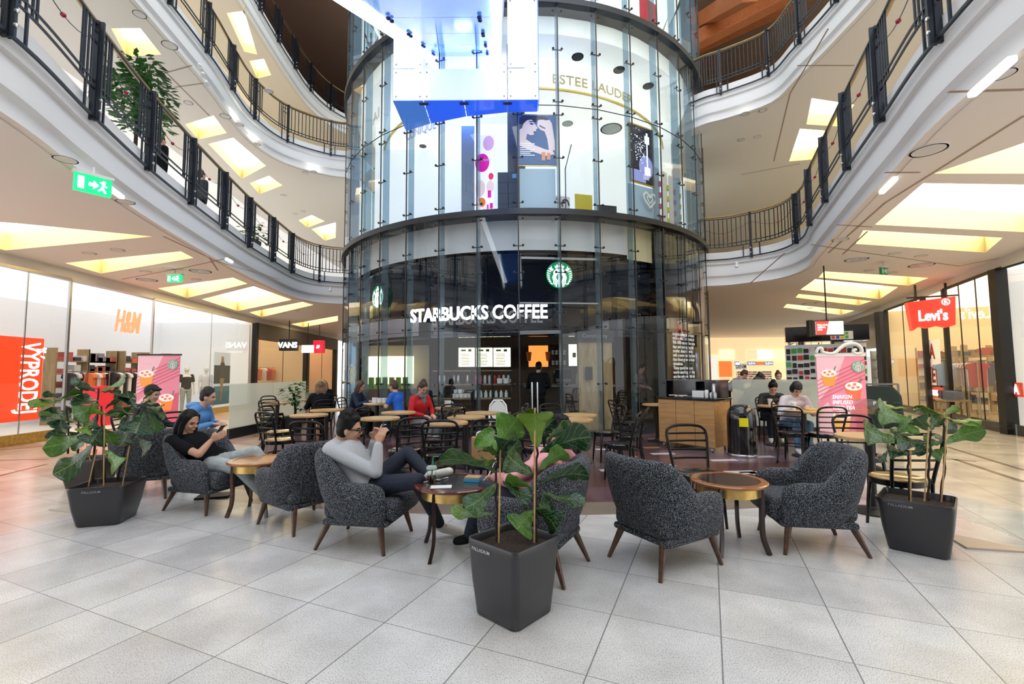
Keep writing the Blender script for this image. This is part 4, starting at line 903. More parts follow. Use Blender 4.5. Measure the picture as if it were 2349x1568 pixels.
M_legd = mat('dark_brown_leg', (.035, .018, .013), .3)
T1 = small_table((-2.62, 4.76), .29, M_rim, wood('cherry_inset', (.40, .17, .06), (.5, .25, .1), .2), 'small round wooden table with plain top, beside the woman in black', M_legwood)
T2 = small_table((-.46, 3.72), .33, M_rimd, mat('slate_inset', (.035, .04, .045), .12, coat=.5), 'small round table with mahogany rim and the iced drink on it', M_legd, .25)
T3 = small_table((1.74, 3.74), .29, M_rim, mat('dark_glass_inset', (.035, .028, .028), .12, coat=.4), 'small round table with orange rim and dark empty top, between two armchairs', M_legd, .1)
# things on the mahogany table
def on2(x, y): p = at(x, y, z=.5285); return (p.x, p.y, .53)
t = thing('iced_drink', 'clear plastic cup of dark iced drink with a green straw', 'drink', on2(990, 1108)); m = MB(); m.lathe([(.028, 0), (.041, .115), (.0385, .115), (.026, .004)], n=20); m.build('cup', M_glass, t, smooth=40)
m = MB(); m.lathe([(0, .004), (.0262, .004), (.033, .058), (0, .058)], n=20); m.build('drink', colm((.02, .006, .004), .1), t, smooth=40)
m = MB(); m.lathe([(.043, .113), (.043, .12), (.036, .135), (.008, .138), (.008, .137), (.034, .132), (.040, .116)], n=20); m.build('lid', M_frost, t, smooth=40)
m = MB(); m.cyl((0, 0, .03), (.012, .0, .215), .0045, n=8); m.build('straw', colm((.0, .35, .1), .3), t)
a, b = Vector(on2(972, 1108)), Vector(on2(1028, 1097)); m = MB(); m.cyl(a+Vector((0, 0, .006)), b+Vector((0, 0, .006)), .005, n=8); m.ell((a+b)/2+Vector((.02, 0, .008)), (.02, .015, .009)); tag(m.build('straw_wrapper', M_paper, smooth=40), 'crumpled white straw wrapper lying by the iced drink', 'wrapper')
m = MB(); c = Vector(on2(1012, 1117)); m.box((c.x, c.y, .532), (.16, .09, .004), 0, .1); tag(m.build('napkin', M_paper), 'white paper slip at the near edge of the dark table', 'napkin')
c = Vector(on2(1085, 1103)); t = thing('book', 'small thick blue and tan book lying on the dark table', 'book', c, -.25); m = MB(); m.box((0, 0, .012), (.13, .095, .022)); m.build('blue_cover', colm((.05, .35, .6), .4), t); m = MB(); m.box((.002, 0, .031), (.12, .09, .014)); m.build('tan_cover', colm((.45, .33, .2), .5), t)
# phone bag etc: cable
m = MB(); m.tube(curve([on2(1108, 1103), tuple(Vector(on2(1122, 1098))+Vector((0, 0, .04))), tuple(Vector(on2(1128, 1085))+Vector((.03, .05, .10)))], 6), .003, 6); tag(m.build('cable', M_paper), 'thin white cable running from the book to the person in pink', 'cable')
# ---------------------------------------------------------------- bistro tables
def make_bistro(label, r=.29):
    t = thing('bistro_table', label, 'table', (0, 0, 0), 0, 'round wooden bistro tables')
    m = MB(); m.lathe([(0, .718), (r-.004, .718), (r, .722), (r, .744), (r-.005, .75), (0, .75)], n=40); m.build('tabletop', M_top, t, smooth=35)
    m = MB(); m.cyl((0, 0, .03), (0, 0, .718), .038, n=16); m.lathe([(.12, .70), (.12, .718), (0, .718)], n=16); m.build('column', M_mblack, t, smooth=35)
    m = MB(); m.lathe([(.20, 0), (.20, .012), (.06, .035), (.045, .06), (0, .06)], n=32); m.build('base', M_mblack, t, smooth=35); return t
TB = [(-3.31, 7.46, 'round wooden table beside the slat-back chair behind the empty armchair at left'), (-3.45, 8.5, 'round wooden table behind the first one at left, in front of the dark-clothed pair'), (-1.98, 6.86, 'round wooden table directly right of the head of the man in grey'), (-1.95, 7.85, 'round wooden table behind the one next to the man in grey'),
      (-.89, 6.18, 'nearest of three overlapping round tables left of the centre plant'), (-.70, 6.95, 'middle of three overlapping round tables left of the centre plant'), (-.5, 7.65, 'farthest of three overlapping round tables, before the white high chair'),
      (.84, 6.45, 'nearer of two round tables behind the top of the centre plant'), (1.02, 7.15, 'farther of two round tables behind the top of the centre plant, near the oak door'), (3.58, 4.62, 'round wooden table beside the right planter and the pink banner'),
      (5.0, 8.75, 'round wooden table of the woman in the black jacket at right'), (4.83, 7.6, 'round wooden table of the woman in the white sweater at right'), (-1.2, 8.8, 'round table with white cup and black tray before the woman in red'), (-3.02, 10.2, 'round table between the woman in navy and the man in blue'),
      (-5.5, 10.7, 'round wooden table by the frosted screen at far left'), (-5.2, 11.9, 'round wooden table with the open laptop'), (2.95, 9.35, 'round wooden table half hidden by the oak condiment stand')]
b0 = None; TBO = []
for x, y, lb in TB:
    if b0 is None: b0 = make_bistro(lb); b0.location = (x, y, 0); TBO.append(b0)
    else: TBO.append(dup(b0, (x, y, 0), random.random()*3, lb))
# ---------------------------------------------------------------- bentwood chairs
def make_chair(label, seatm):
    t = thing('bentwood_chair', label, 'chair', (0, 0, 0), 0, 'black bentwood chairs')
    def pb(z): return -.165-.11*max(0, (z-.44)/.43)**1.15
    def hw(z): return .168+.032*min(1, max(0, (z-.44)/.30))
    P = [(-hw(z), pb(z), z) for z in (.44, .52, .60, .68, .74, .79)]+[(-.185, pb(.83), .83), (-.145, pb(.855), .855), (-.08, pb(.866)-.008, .866), (0, pb(.868)-.014, .868)]
    P = P+[(-x, y, z) for x, y, z in P[-2::-1]]
    m = MB(); m.tube(curve(P, 3), .0145, 8); m.build('back_frame', M_chair, t, smooth='all')
    for z in (.56, .64, .72, .79):
        m = MB(); w_ = hw(z); m.tube([(w_*math.sin(a)/math.sin(.9)*1, pb(z)-.05*(math.cos(a)-math.cos(.9)), z) for a in [-.9+i*.225 for i in range(9)]], .011, 6, flat=.6, ref=(0, 1, 0)); m.build('slat', M_chair, t, smooth='all')
    m = MB(); m.lathe([(0, .452), (.14, .450), (.17, .458), (.19, .462), (.20, .455), (.20, .43), (.185, .425), (0, .425)], n=28); m.build('seat', [seatm], t, smooth=40)
    m = MB(); m.lathe([(.202, .40), (.202, .447), (.19, .447), (.19, .40), (.202, .40)], n=28); m.build('seat_ring', M_chair, t, smooth=40)
    m = MB(); m.tube([(.165*math.cos(a), .165*math.sin(a), .26) for a in [i*pi/10 for i in range(20)]], .009, 6, closed=True); m.build('ring_stretcher', M_chair, t, smooth='all')
    for s in (-1, 1):
        m = MB(); m.tube([(s*.135, .135, .43), (s*.150, .155, .2), (s*.160, .170, 0)], [.019, .016, .012], 8); m.build('leg', M_chair, t, smooth='all')
        m = MB(); m.tube(curve([(s*.168, -.165, .47), (s*.160, -.165, .3), (s*.160, -.185, .15), (s*.168, -.235, 0)], 3), .0145, 8); m.build('leg', M_chair, t, smooth='all')
    return t
M_seat = mat('black_seat', (.012, .012, .013), .12, coat=.6); M_seatw = wood('worn_wood_seat', (.30, .17, .06), (.55, .36, .14), .12, (4, 12, 4), coat=.5)
CH = [ # x, y, facing, wood seat?, label
 (-3.42, 6.75, (.5, .87), 1, 'black slat-back chair with wooden seat, left of the nearest left wooden table'),
 (-2.30, 5.45, (.15, 1), 1, 'black chair with wooden seat right behind the empty armchair left of the man'),
 (-3.9, 7.7, (1, -.1), 1, 'black chair with wooden seat at the left of the left wooden tables'),
 (-2.62, 7.35, (-.8, .3), 0, 'black chair just left of the head of the man in grey'),
 (-1.35, 5.75, (-.6, .8), 0, 'black chair behind the phone of the man in grey'),
 (-1.15, 6.75, (-1, .2), 0, 'black chair facing left between the two groups of round tables'),
 (-.85, 5.45, (-.1, 1), 0, 'black chair with shiny seat pushed up to the nearest centre table'),
 (-.22, 6.1, (-1, .25), 0, 'black chair right of the nearest centre table, behind the paper bag'),
 (-.12, 7.0, (-1, .0), 0, 'black chair right of the middle centre table'),
 (-.02, 7.85, (-1, -.1), 0, 'black chair in front of the white high chair'),
 (-1.0, 8.15, (.1, .95), 0, 'black chair draped with things before the woman in red'),
 (-1.75, 8.55, (.9, .2), 0, 'black chair on which the woman in red sits'),
 (-2.45, 10.05, (-1, .1), 0, 'black chair on which the man in the blue shirt sits'),
 (-3.62, 10.35, (1, -.1), 0, 'black chair on which the woman in navy sits'),
 (-4.05, 9.7, (-.7, .9), 0, 'black chair under the person in dark clothes seen from behind'),
 (-5.1, 12.55, (.1, -1), 0, 'black chair of the person behind the laptop'),
 (-5.85, 11.25, (.9, -.5), 0, 'black chair at the frosted screen, left of its table'),
 (-5.3, 10.1, (-.2, 1), 0, 'black chair at the near side of the table by the frosted screen'),
 (-4.75, 11.2, (-.3, .9), 0, 'black chair at the near side of the laptop table'),
 (-4.65, 6.5, (.75, -.35), 0, 'black chair under the man in the light blue jacket'),
 (-5.27, 6.5, (.8, .2), 0, 'black chair under the dark-capped person behind the left planter'),
 (.35, 5.85, (.6, .8), 0, 'black chair under the stooping dark-haired person behind the plant'),
 (.75, 7.6, (.4, -.9), 0, 'black chair at the far side of the tables behind the plant, left one'),
 (1.5, 7.35, (-1, -.2), 0, 'black chair at the far side of the tables behind the plant, right one'),
 (1.42, 6.15, (-.9, .35), 0, 'black chair in profile above the armchair backs, nearer of the pair'),
 (1.75, 6.9, (-.9, .3), 0, 'black chair in profile above the armchair backs, farther of the pair'),
 (2.15, 8.75, (1, .1), 0, 'black chair alone before the pale oak door'),
 (1.74, 4.32, (.05, -1), 0, 'black chair facing the viewer behind the orange-rimmed small table'),
 (3.42, 4.12, (.05, 1), 1, 'black chair with wooden seat seen from behind, left of the right planter'),
 (3.95, 5.2, (-.3, -.9), 0, 'black chair behind the round table next to the pink banner'),
 (4.72, 6.98, (.1, 1), 0, 'black chair seen from behind, nearest the viewer at the white-sweater table'),
 (4.34, 7.12, (.6, .6), 0, 'black chair in profile left of the white-sweater table'),
 (4.45, 9.0, (.9, -.2), 0, 'black chair beside the woman in the black jacket, on her right hand side'),
 (4.93, 8.13, (-.1, -1), 0, 'black chair on which the woman in the white sweater sits'),
 (5.25, 9.35, (-.3, -1), 0, 'black chair on which the woman in the black jacket sits')]
c0 = {}
for x, y, f, wd, lb in CH:
    if wd not in c0: c0[wd] = make_chair(lb, M_seatw if wd else M_seat); c0[wd].location = (x, y, 0); c0[wd].rotation_euler[2] = face(*f)
    else: dup(c0[wd], (x, y, 0), face(*f), lb)
# ---------------------------------------------------------------- condiment stand, bin, high chair, bag
cr = Matrix.Rotation(0, 4, 'Z'); A = Vector((2.80, 8.75)); B = Vector((3.49, 7.90)); u = (B-A); L = u.length; u.normalize(); ang = math.atan2(u.y, u.x)
t = thing('condiment_stand', 'knotty oak condiment stand with black top standing on castors', 'stand', (*((A+B)/2), 0), ang)
m = MB(); m.box((0, .28, .49), (L, .55, .80)); m.build('carcass', M_oak, t)
for k in (-1, 0, 1): m = MB(); m.box((k*L/3, -.012, .49), (L/3-.008, .02, .79)); m.build('door', M_oak, t)
m = MB(); m.box((0, .27, .91), (L+.06, .62, .04)); m.build('worktop', M_black, t, bevel=.005)
m = MB(); m.box((.0, .45, 1.08), (L*.98, .2, .3)); m.box((-L/2+.02, .38, 1.08), (.02, .3, .3)); m.box((L/2-.02, .34, 1.08), (.02, .4, .3)); m.box((.1, .34, 1.08), (.015, .3, .28)); m.box((0, .4, 1.24), (L, .36, .02)); m.build('caddy_box', M_black, t)
for x in (-L/2+.08, L/2-.08):
    for y in (.05, .5): m = MB(); m.cyl((x-.015, y, .04), (x+.015, y, .04), .04, n=14); m.box((x, y, .075), (.04, .04, .05)); m.build('castor', M_steel, t)
def onst(x, y, z=.935): v = Matrix.Translation(t0.location) @ Matrix.Rotation(ang, 4, 'Z') @ Vector((x, y, z)); return v
t0 = t
o = MB(); o.box((0, 0, .06), (.22, .12, .12)); o = o.build('napkin_stack', M_paper, bevel=.004); o.location = onst(.18, .18); o.rotation_euler[2] = ang; tag(o, 'stack of white napkins on the oak condiment stand', 'napkins')
o = MB(); o.lathe([(.03, 0), (.035, .12), (.02, .14), (0, .14)], n=14); o = o.build('sugar_shaker', M_paper, smooth=40); o.location = onst(.34, .14); tag(o, 'white sugar shaker right of the napkins on the oak stand', 'shaker')
for k in range(2): o = MB(); o.lathe([(.025, 0), (.028, .07), (.02, .10), (0, .11)], n=14); o = o.build('spice_shaker', M_steel, smooth=40); o.location = onst(.43+k*.07, .12); tag(o, 'small steel-topped shaker at the right end of the oak stand', 'shaker', 'small spice shakers')
o = MB(); o.lathe([(.06, 0), (.07, .2), (.06, .25), (0, .25)], n=20); o = o.build('milk_flask', M_steel, smooth=40); o.location = onst(.45, .24); tag(o, 'tall steel flask at the right end of the oak stand', 'flask')
random.seed(3)
m = MB()
for k in range(26): m.box((random.uniform(-.48, -.12), random.uniform(.05, .22), .012+random.random()*.02), (.07, .03, .008), 0 if k < 22 else 1, random.random()*3)
o = m.build('sugar_sachets', [M_paper, M_red]); o.location = onst(.05, 0); o.rotation_euler[2] = ang; tag(o, 'heap of small white sachets at the left of the oak stand', 'sachets', kind='stuff')
t = thing('litter_bin', 'tall black domed litter bin with a yellow notice, right of the oak stand', 'bin', (3.83, 7.68, 0))
m = MB(); m.lathe([(.225, .04), (.225, .60), (.22, .68), (.20, .755), (.16, .81), (.10, .84), (0, .85)], n=40); m.build('body', M_black, t, smooth=50)
m = MB(); m.lathe([(.23, 0), (.235, .012), (.235, .03), (.225, .045), (0, .045)], n=40); m.build('foot_ring', M_steel, t, smooth=40)
m = MB(); P = [(-.228*math.sin(a), -.228*math.cos(a)) for a in [-.0+i*.1 for i in range(7)]]; m.grid([[(x, y, .50) for x, y in P], [(x, y, .64) for x, y in P]]); n_ = m.build('notice', colm((.85, .78, .0), .5), t)
m = MB(); m.tube([(.21, 0, .76), (.27, 0, .79), (.29, .02, .78)], .008, 6); m.build('flap_handle', M_mblack, t)
t = thing('high_chair', 'white plastic high chair before the cafe door, behind the round tables', 'high chair', (-.28, 8.75, 0), pi)
m = MB(); m.tube([(-.16, 0, .52), (-.17, -.12, .62), (-.15, -.14, .78), (-.08, -.15, .87), (.08, -.15, .87), (.15, -.14, .78), (.17, -.12, .62), (.16, 0, .52)], .02, 8); m.prism([(.15*math.cos(a), .87-.2+.19*math.sin(a)) for a in [i*pi/8 for i in range(16)]], 0, .02, M=Matrix.Translation((0, -.13, 0)) @ Matrix.Rotation(pi/2, 4, 'X')); m.build('backrest', M_paper, t, smooth=40)
m = MB(); m.box((0, 0, .5), (.34, .30, .03)); m.build('seat', M_paper, t, bevel=.01); m = MB(); m.box((0, .16, .64), (.40, .2, .02)); m.build('tray', M_paper, t, bevel=.008)
for x in (-1, 1):
    for y in (-1, 1): m = MB(); m.cyl((x*.13, y*.1, .5), (x*.22, y*.2, 0), .014, n=8); m.build('leg', M_paper, t)
# brown bag on a chair, black rucksack
t = thing('paper_bag', 'brown paper carrier bag with white handles standing on a black chair', 'bag', (-.32, 5.02, .465)); m = MB(); m.box((0, 0, .12), (.25, .12, .24)); m.build('bag_body', mat('kraft_paper', (.45, .26, .11), .8, noise=.15, nscale=12), t)
m = MB(); m.tube(curve([(-.07, -.06, .22), (-.065, -.06, .29), (.0, -.06, .31), (.065, -.06, .29), (.07, -.06, .22)], 4), .009, 6, flat=.4); m.build('handle', M_paper, t)
dup(c0[0], (-.32, 4.98, 0), face(-.2, -1), 'black chair carrying the brown paper bag')
t = thing('rucksack', 'black rucksack lying under the paper bag behind the mahogany table', 'bag', (-.22, 4.42, 0)); m = MB(); m.ell((0, 0, .18), (.24, .15, .20), n=12); m.warp(lambda v: Vector((v.x, v.y, max(v.z, 0)))); m.build('bag_body', colm((.01, .012, .018), .6), t, smooth='all'); m = MB(); m.tube([(-.1, -.13, .28), (0, -.16, .33), (.1, -.13, .28)], .01, 6); m.build('strap', M_mblack, t)
m = MB(); m.box((0, 0, .012), (.34, .22, .022)); o = m.build('banner_foot', M_mblack, bevel=.006); o.location = (-3.45, 5.35, 0); o.rotation_euler[2] = .3; tag(o, 'flat black base plate on the floor behind the armchair of the woman', 'base plate')
# cups and trays on tables
def cupon(x, y, z, label, s=1.7, group=None): return cup_obj((x, y, z), label, group, s)
m = MB(); m.lathe([(0, 0), (.17, 0), (.18, .012), (.17, .006), (0, .006)], n=24); o = m.build('tray', M_mblack); o.location = (-1.15, 8.78, .75); tag(o, 'round black tray on the table before the woman in red', 'tray')
cupon(-1.24, 8.76, .757, 'white cup on the black tray before the woman in red', 1.9)
m = MB(); m.box((0, 0, .005), (.3, .2, .01)); o = m.build('tray', M_paper); o.location = (-3.14, 10.15, .75); tag(o, 'white tray on the table of the woman in navy', 'tray')
for k in range(3): cupon(-3.06+k*.11, 10.16, .75+(.0 if k else .01), 'white cup between the woman in navy and the man in blue', 1.8, 'white cups at the navy and blue pair')
pc = MB(); pc.lathe([(.028, 0), (.04, .11), (.042, .11), (.042, .12), (.03, .125), (0, .125)], n=16)
for x, y, lb in ((4.9, 8.7, 'tall white takeaway cup at the woman in the black jacket'), (4.72, 7.68, 'white takeaway cup at the woman in the white sweater')):
    o = item('takeaway_cup', pc, M_paper, (x, y, .75), lb, 'cup', None)
    if o.get('group'): del o['group']
m = MB(); m.box((0, 0, .012), (.2, .14, .024)); o = m.build('food_wrapper', colm((.75, .5, .12), .5), bevel=.005); o.location = (4.98, 7.6, .75); tag(o, 'yellow paper wrapper on the table of the woman in the white sweater', 'wrapper')
t = thing('laptop', 'open silver laptop on the far left cafe table', 'laptop', (-5.15, 11.85, .75), .1); m = MB(); m.box((0, .0, .008), (.32, .22, .012)); m.build('keyboard', M_steel, t); m = MB(); m.box((0, -.13, .11), (.32, .012, .21), M=Matrix.Rotation(.15, 4, 'X')); m.build('screen', mat('silver_lid', (.6, .6, .62), .3, .6), t)
# ---------------------------------------------------------------- planters
def leafobj(par, base, tip, wd, side=None, bend=.15, up=None, m=None, cup=.25, idx=0):
    """fiddle-leaf blade from base to tip; side = sideways vector of the blade"""
    b = Vector(base); t = Vector(tip); d = t-b; L = d.length; d.normalize()
    s = Vector(side) if side else d.cross(Vector((0, 0, 1))); s = (s-d*s.dot(d)); s.normalize(); n = s.cross(d)
    if n.z < 0 and not side: n = -n
    pr = [(0, .04), (.06, .10), (.15, .26), (.25, .34), (.36, .36), (.48, .45), (.60, .66), (.72, .88), (.82, 1.0), (.91, .90), (.97, .55), (1, .12)]
    rng = random.Random(idx*7+int(L*1000)); ph = rng.random()*6; rows = []; uv = []
    for v, w_ in pr:
        row = []
        for k in range(-3, 4):
            u = k/3; ww = w_*wd/2*u*(1+.06*math.sin(v*17+ph+u*2))
            c = b+d*(L*v)+s*ww+n*(bend*L*math.sin(pi*v*.9)+abs(u)*w_*wd*cup*.5+.012*math.sin(v*20+ph)*abs(u)-max(0, v-.75)*L*bend*1.2)
            row.append(tuple(c)); uv.append((u*.5+.5, v))
        rows.append(row)
    q = MB(); q.grid(rows); 
    # petiole
    o = q.build('leaf', m or M_leaf, par, smooth='all', fix=False)
    ul = o.data.uv_layers.new(name='UVMap')
    for lp in o.data.loops: ul.data[lp.index].uv = uv[lp.vertex_index]
    sm = o.modifiers.new('s', 'SUBSURF'); sm.levels = 1; sm.render_levels = 1
    so = o.modifiers.new('t', 'SOLIDIFY'); so.thickness = .0015
    return o
def sqr(h, r, n=5): return [(sx*(h-r)+r*math.cos(a), sy*(h-r)+r*math.sin(a)) for sx, sy, a0 in ((1, 1, 0), (-1, 1, pi/2), (-1, -1, pi), (1, -1, 1.5*pi)) for a in [a0+i*pi/2/n for i in range(n+1)]]
def planter(name, label, loc, rz, tx, ty, bx, by, H, text_side, tsize=.028, toff=(-.05, -.05)):
    t = thing(name, label, 'plant', loc, rz)
    def ring(hx, hy, z, r): return [(x*hx/.2, y*hy/.2, z) for x, y in sqr(.2, r)]
    m = MB(); hx, hy = tx/2, ty/2
    m.grid([ring(bx/2-.012, by/2-.012, 0, .05), ring(bx/2, by/2, .012, .05), ring(lerp(bx, tx, .55)/2, lerp(by, ty, .55)/2, H*.45, .045), ring(hx-.003, hy-.003, H*.9, .04), ring(hx, hy, H-.01, .04), ring(hx-.003, hy-.003, H, .04), ring(hx-.010, hy-.010, H, .04), ring(hx-.013, hy-.013, H-.01, .04), ring(hx-.018, hy-.018, H-.07, .04)], cu=True)
    m.add(ring(bx/2-.012, by/2-.012, 0, .05), [tuple(range(24))[::-1]]); m.build('planter_box', M_pot, t, smooth=50)
    m = MB(); R_ = ring(hx-.02, hy-.02, H-.045, .04); n = len(R_); m.add(R_+[(0, 0, H-.035)], [(i, (i+1) % n, n) for i in range(n)]); o = m.build('soil', M_soil, t, smooth='all')
    q = textmb('PALLADIUM', tsize, .0006, .0002, align='CENTER')
    if text_side == 'front': f = frame(Vector((toff[0], -hy*(1-.0)+.0005, H+toff[1])), (1, 0, 0), (0, -(ty-by)/2/H*1.0*-.2, 1))
    else: f = frame(Vector((-hx-.0005, toff[0], H+toff[1])), (0, -1, 0), (0, 0, 1))
    q2 = MB().merge(q, f)
    def push(v):
        k = (v.z/H); yy = lerp(by, ty, min(1, k*1.15 if k < .9 else 1))/2; xx = lerp(bx, tx, min(1, k*1.15 if k < .9 else 1))/2
        return Vector((v.x, -hy-.002, v.z)) if text_side == 'front' else Vector((-hx-.002, v.y, v.z))
    q2.warp(push); q2.build('lettering', colm((.6, .6, .6), .4), t); return t
def stem(par, pts, r=.009): q = MB(); P = curve(pts, 4); P = [p+Vector((math.sin(i*1.7), math.cos(i*2.3), 0))*.004 for i, p in enumerate(P)]; q.tube(P, [r*(1-.35*i/len(P)) for i in range(len(P))], 7); return q.build('stem', M_stem, par, smooth='all')
def stake(par, a, b): q = MB(); q.cyl(a, b, .0055, n=8); return q.build('stake', M_stake, par, smooth=60)
def W(px, py, Y): return at(px, py, Y=Y)
def leaves(par, L, org, sc, Y0):
    for i, l in enumerate(L):
        (bx, by), (tx, ty), wd, dy = l[:4]; opt = l[4] if len(l) > 4 else {}
        b = W(org[0]+bx/sc, org[1]+by/sc, Y0+opt.get('by', 0)); t_ = W(org[0]+tx/sc, org[1]+ty/sc, Y0+dy)
        wm = 1.45*wd/sc*(Y0)/FPX; sd = opt.get('side')
        if not opt.get('f'): opt = dict(opt, f=(.95 if i % 2 else -.9))
        if opt.get('f'):   # blade facing the viewer: side is in the image plane
            d = (t_-b).normalized(); view = Vector((b.x, b.y, b.z-EYE)).normalized(); tl = opt['f']
            sd = d.cross(view); sd = Matrix.Rotation(tl if isinstance(tl, float) else 0, 3, d) @ sd
        M4 = Matrix.Translation(par.location) @ Matrix.Rotation(par.rotation_euler[2], 4, 'Z'); Mi = M4.inverted()
        b2, t2 = Mi @ b, Mi @ t_; s2 = (Mi.to_3x3() @ Vector(sd)) if sd else None
        leafobj(par, b2, t2, wm, s2, opt.get('bend', .12), m=opt.get('m'), cup=opt.get('cup', .22), idx=i)
def loc(par, p): return (Matrix.Translation(par.location) @ Matrix.Rotation(par.rotation_euler[2], 4, 'Z')).inverted() @ Vector(p)
# centre planter: turned by 45 degrees
PC = planter('potted_fig', 'fiddle-leaf fig on two stakes in the square grey planter, nearest the viewer at centre', (.0, 2.77, 0), pi/4+.04, .40, .40, .33, .33, .435, 'left', toff=(.07, -.055))
Yc = 2.77
for sx, top in ((1144, 1010), (1226, 1020)):
    x0 = sx; a = W(sx, 1270, Yc); b = W(sx+(4 if sx < 1200 else 1), top-(-20 if sx < 1200 else 85), Yc-.02); a.z = .39; stake(PC, loc(PC, a), loc(PC, b))
    if sx < 1200: stem(PC, [loc(PC, W(1139, 1270, Yc+.02)*1), loc(PC, W(1140, 1180, Yc+.02)), loc(PC, W(1137, 1110, Yc+.02)), loc(PC, W(1140, 1060, Yc+.02)), loc(PC, W(1146, 1025, Yc+.02))], .009)
    else: stem(PC, [loc(PC, W(1229, 1275, Yc+.02)), loc(PC, W(1230, 1170, Yc+.02)), loc(PC, W(1229, 1100, Yc+.02)), loc(PC, W(1232, 1040, Yc+.02)), loc(PC, W(1230, 1000, Yc+.02)), loc(PC, W(1221, 960, Yc))], .009)
CL = [((432, 385), (560, 160), 175, .10, {'f': .4}), ((428, 360), (325, 245), 120, .12, {'f': 1}), ((440, 490), (62, 425), 120, -.12, {'bend': .1}), ((440, 420), (520, 290), 110, -.08, {'f': .7}), ((445, 400), (340, 360), 75, -.14, {}), ((450, 400), (590, 330), 120, .05, {'f': .6}),
      ((435, 560), (235, 715), 130, -.06, {'f': .5}), ((410, 745), (145, 705), 85, .05, {'m': M_leafy}), ((470, 545), (655, 640), 110, .02, {}), ((430, 420), (350, 400), 60, -.2, {}),
      ((650, 185), (632, 100), 62, -.02, {'f': 1, 'm': M_leafy}), ((683, 345), (665, 130), 160, -.10, {'f': 1, 'm': M_leafy, 'cup': .3}), ((700, 375), (1018, 275), 150, -.02, {'f': .5}), ((740, 300), (900, 225), 100, .10, {'f': .8}), ((690, 300), (790, 160), 120, .10, {'f': .6}),
      ((668, 510), (500, 385), 130, -.10, {'f': .4}), ((690, 485), (868, 372), 110, -.05, {'f': .7}), ((690, 565), (1005, 520), 125, -.02, {}), ((700, 600), (985, 650), 95, .08, {}), ((668, 720), (800, 855), 190, -.06, {'f': 1.0}), ((660, 730), (555, 850), 150, -.05, {'f': 1}), ((690, 715), (770, 670), 90, .06, {'f': 1}), ((660, 600), (480, 560), 90, .06, {})]
leaves(PC, CL, (980, 900), 2.705, Yc)
# left planter and its rear neighbour
PL = planter('potted_fig', 'bushy fiddle-leaf fig on three stakes in the left front planter', (-3.93, 4.50, 0), .25, .46, .46, .35, .35, .37, 'front', toff=(-.02, -.05))
YL = 4.5
for x0, x1, y1 in ((203, 222, 1030), (238, 240, 940), (281, 300, 1005)):
    a = W(x0, 1108, YL); a.z = .33; stake(PL, loc(PL, a), loc(PL, W(x1, y1, YL)))
for pts in (((212, 1105), (218, 1020), (222, 960), (226, 890)), ((240, 1100), (238, 1030), (236, 1000), (232, 930)), ((268, 1100), (285, 1040), (300, 980), (325, 930))):
    stem(PL, [loc(PL, W(x, y, YL+.02)) for x, y in pts], .011)
LL = [((700, 225), (920, 80), 75, -.05, {}), ((695, 200), (465, 100), 70, .1, {}), ((680, 240), (500, 180), 80, .0, {}), ((720, 230), (890, 250), 60, .1, {}), ((690, 300), (450, 265), 110, .1, {'f': .6}), ((750, 380), (985, 295), 90, -.1, {}), ((700, 330), (460, 440), 150, -.1, {'f': .5}),
      ((350, 310), (65, 305), 80, 0, {'m': M_leafy}), ((350, 330), (90, 370), 80, .1, {}), ((350, 300), (545, 230), 80, .1, {}), ((350, 290), (185, 255), 60, -.05, {}), ((360, 420), (180, 400), 100, .1, {'f': .5}), ((380, 480), (170, 490), 130, .1, {}), ((400, 600), (350, 480), 130, .1, {'f': .7}),
      ((750, 430), (610, 355), 80, -.15, {'f': .6}), ((750, 430), (945, 425), 90, -.15, {}), ((740, 440), (890, 380), 80, 0, {}), ((640, 500), (530, 590), 110, -.1, {'f': .6, 'm': M_leafy}), ((730, 530), (610, 700), 160, -.1, {'f': 1}), ((730, 560), (800, 700), 150, .1, {'f': .6}), ((590, 590), (180, 735), 150, -.05, {'f': .5}),
      ((640, 700), (280, 970), 190, -.1, {'f': .7}), ((740, 750), (830, 950), 160, -.1, {'f': .9}), ((600, 640), (450, 700), 90, .1, {}), ((1080, 390), (945, 225), 110, 0, {'f': .8}), ((1090, 340), (1185, 330), 50, -.1, {}), ((1100, 400), (1020, 605), 200, -.1, {'f': 1}), ((1120, 390), (1190, 600), 120, .1, {'f': .7}), ((940, 560), (880, 715), 160, -.05, {'f': .9}), ((1080, 330), (1185, 225), 40, .1, {}), ((1110, 360), (1270, 355), 60, 0, {}), ((1150, 380), (1285, 470), 50, 0, {'f': .5}), ((1060, 350), (870, 460), 70, .1, {}), ((1010, 620), (1110, 780), 120, -.05, {'f': .9}), ((1060, 430), (870, 530), 110, .12, {'f': .6}), ((660, 440), (600, 560), 90, -.05, {'f': .8})]
leaves(PL, LL, (50, 840), 3.92, YL)
P0 = planter('potted_fig', 'second fiddle-leaf planter standing behind the left front one', (-5.38, 5.88, 0), .12, .44, .44, .34, .34, .36, 'left', toff=(.0, -.05))
for x in (155, 178): q = MB(); stem(P0, [loc(P0, W(x, 1040, 5.85)), loc(P0, W(x+2, 980, 5.85)), loc(P0, W(x-4, 930, 5.85))], .012)
stake(P0, loc(P0, Vector((-5.36, 5.85, .32))), loc(P0, W(172, 900, 5.85)))
leaves(P0, [((430, 700), (300, 560), 120, 0, {'f': .7}), ((430, 720), (560, 600), 120, 0, {'f': .7}), ((480, 500), (330, 400), 110, 0, {'f': .6}), ((480, 480), (560, 380), 110, .1, {'f': .6}), ((480, 520), (620, 500), 110, .1, {}), ((350, 420), (250, 520), 100, 0, {'f': .8})], (50, 840), 3.92, 5.85)
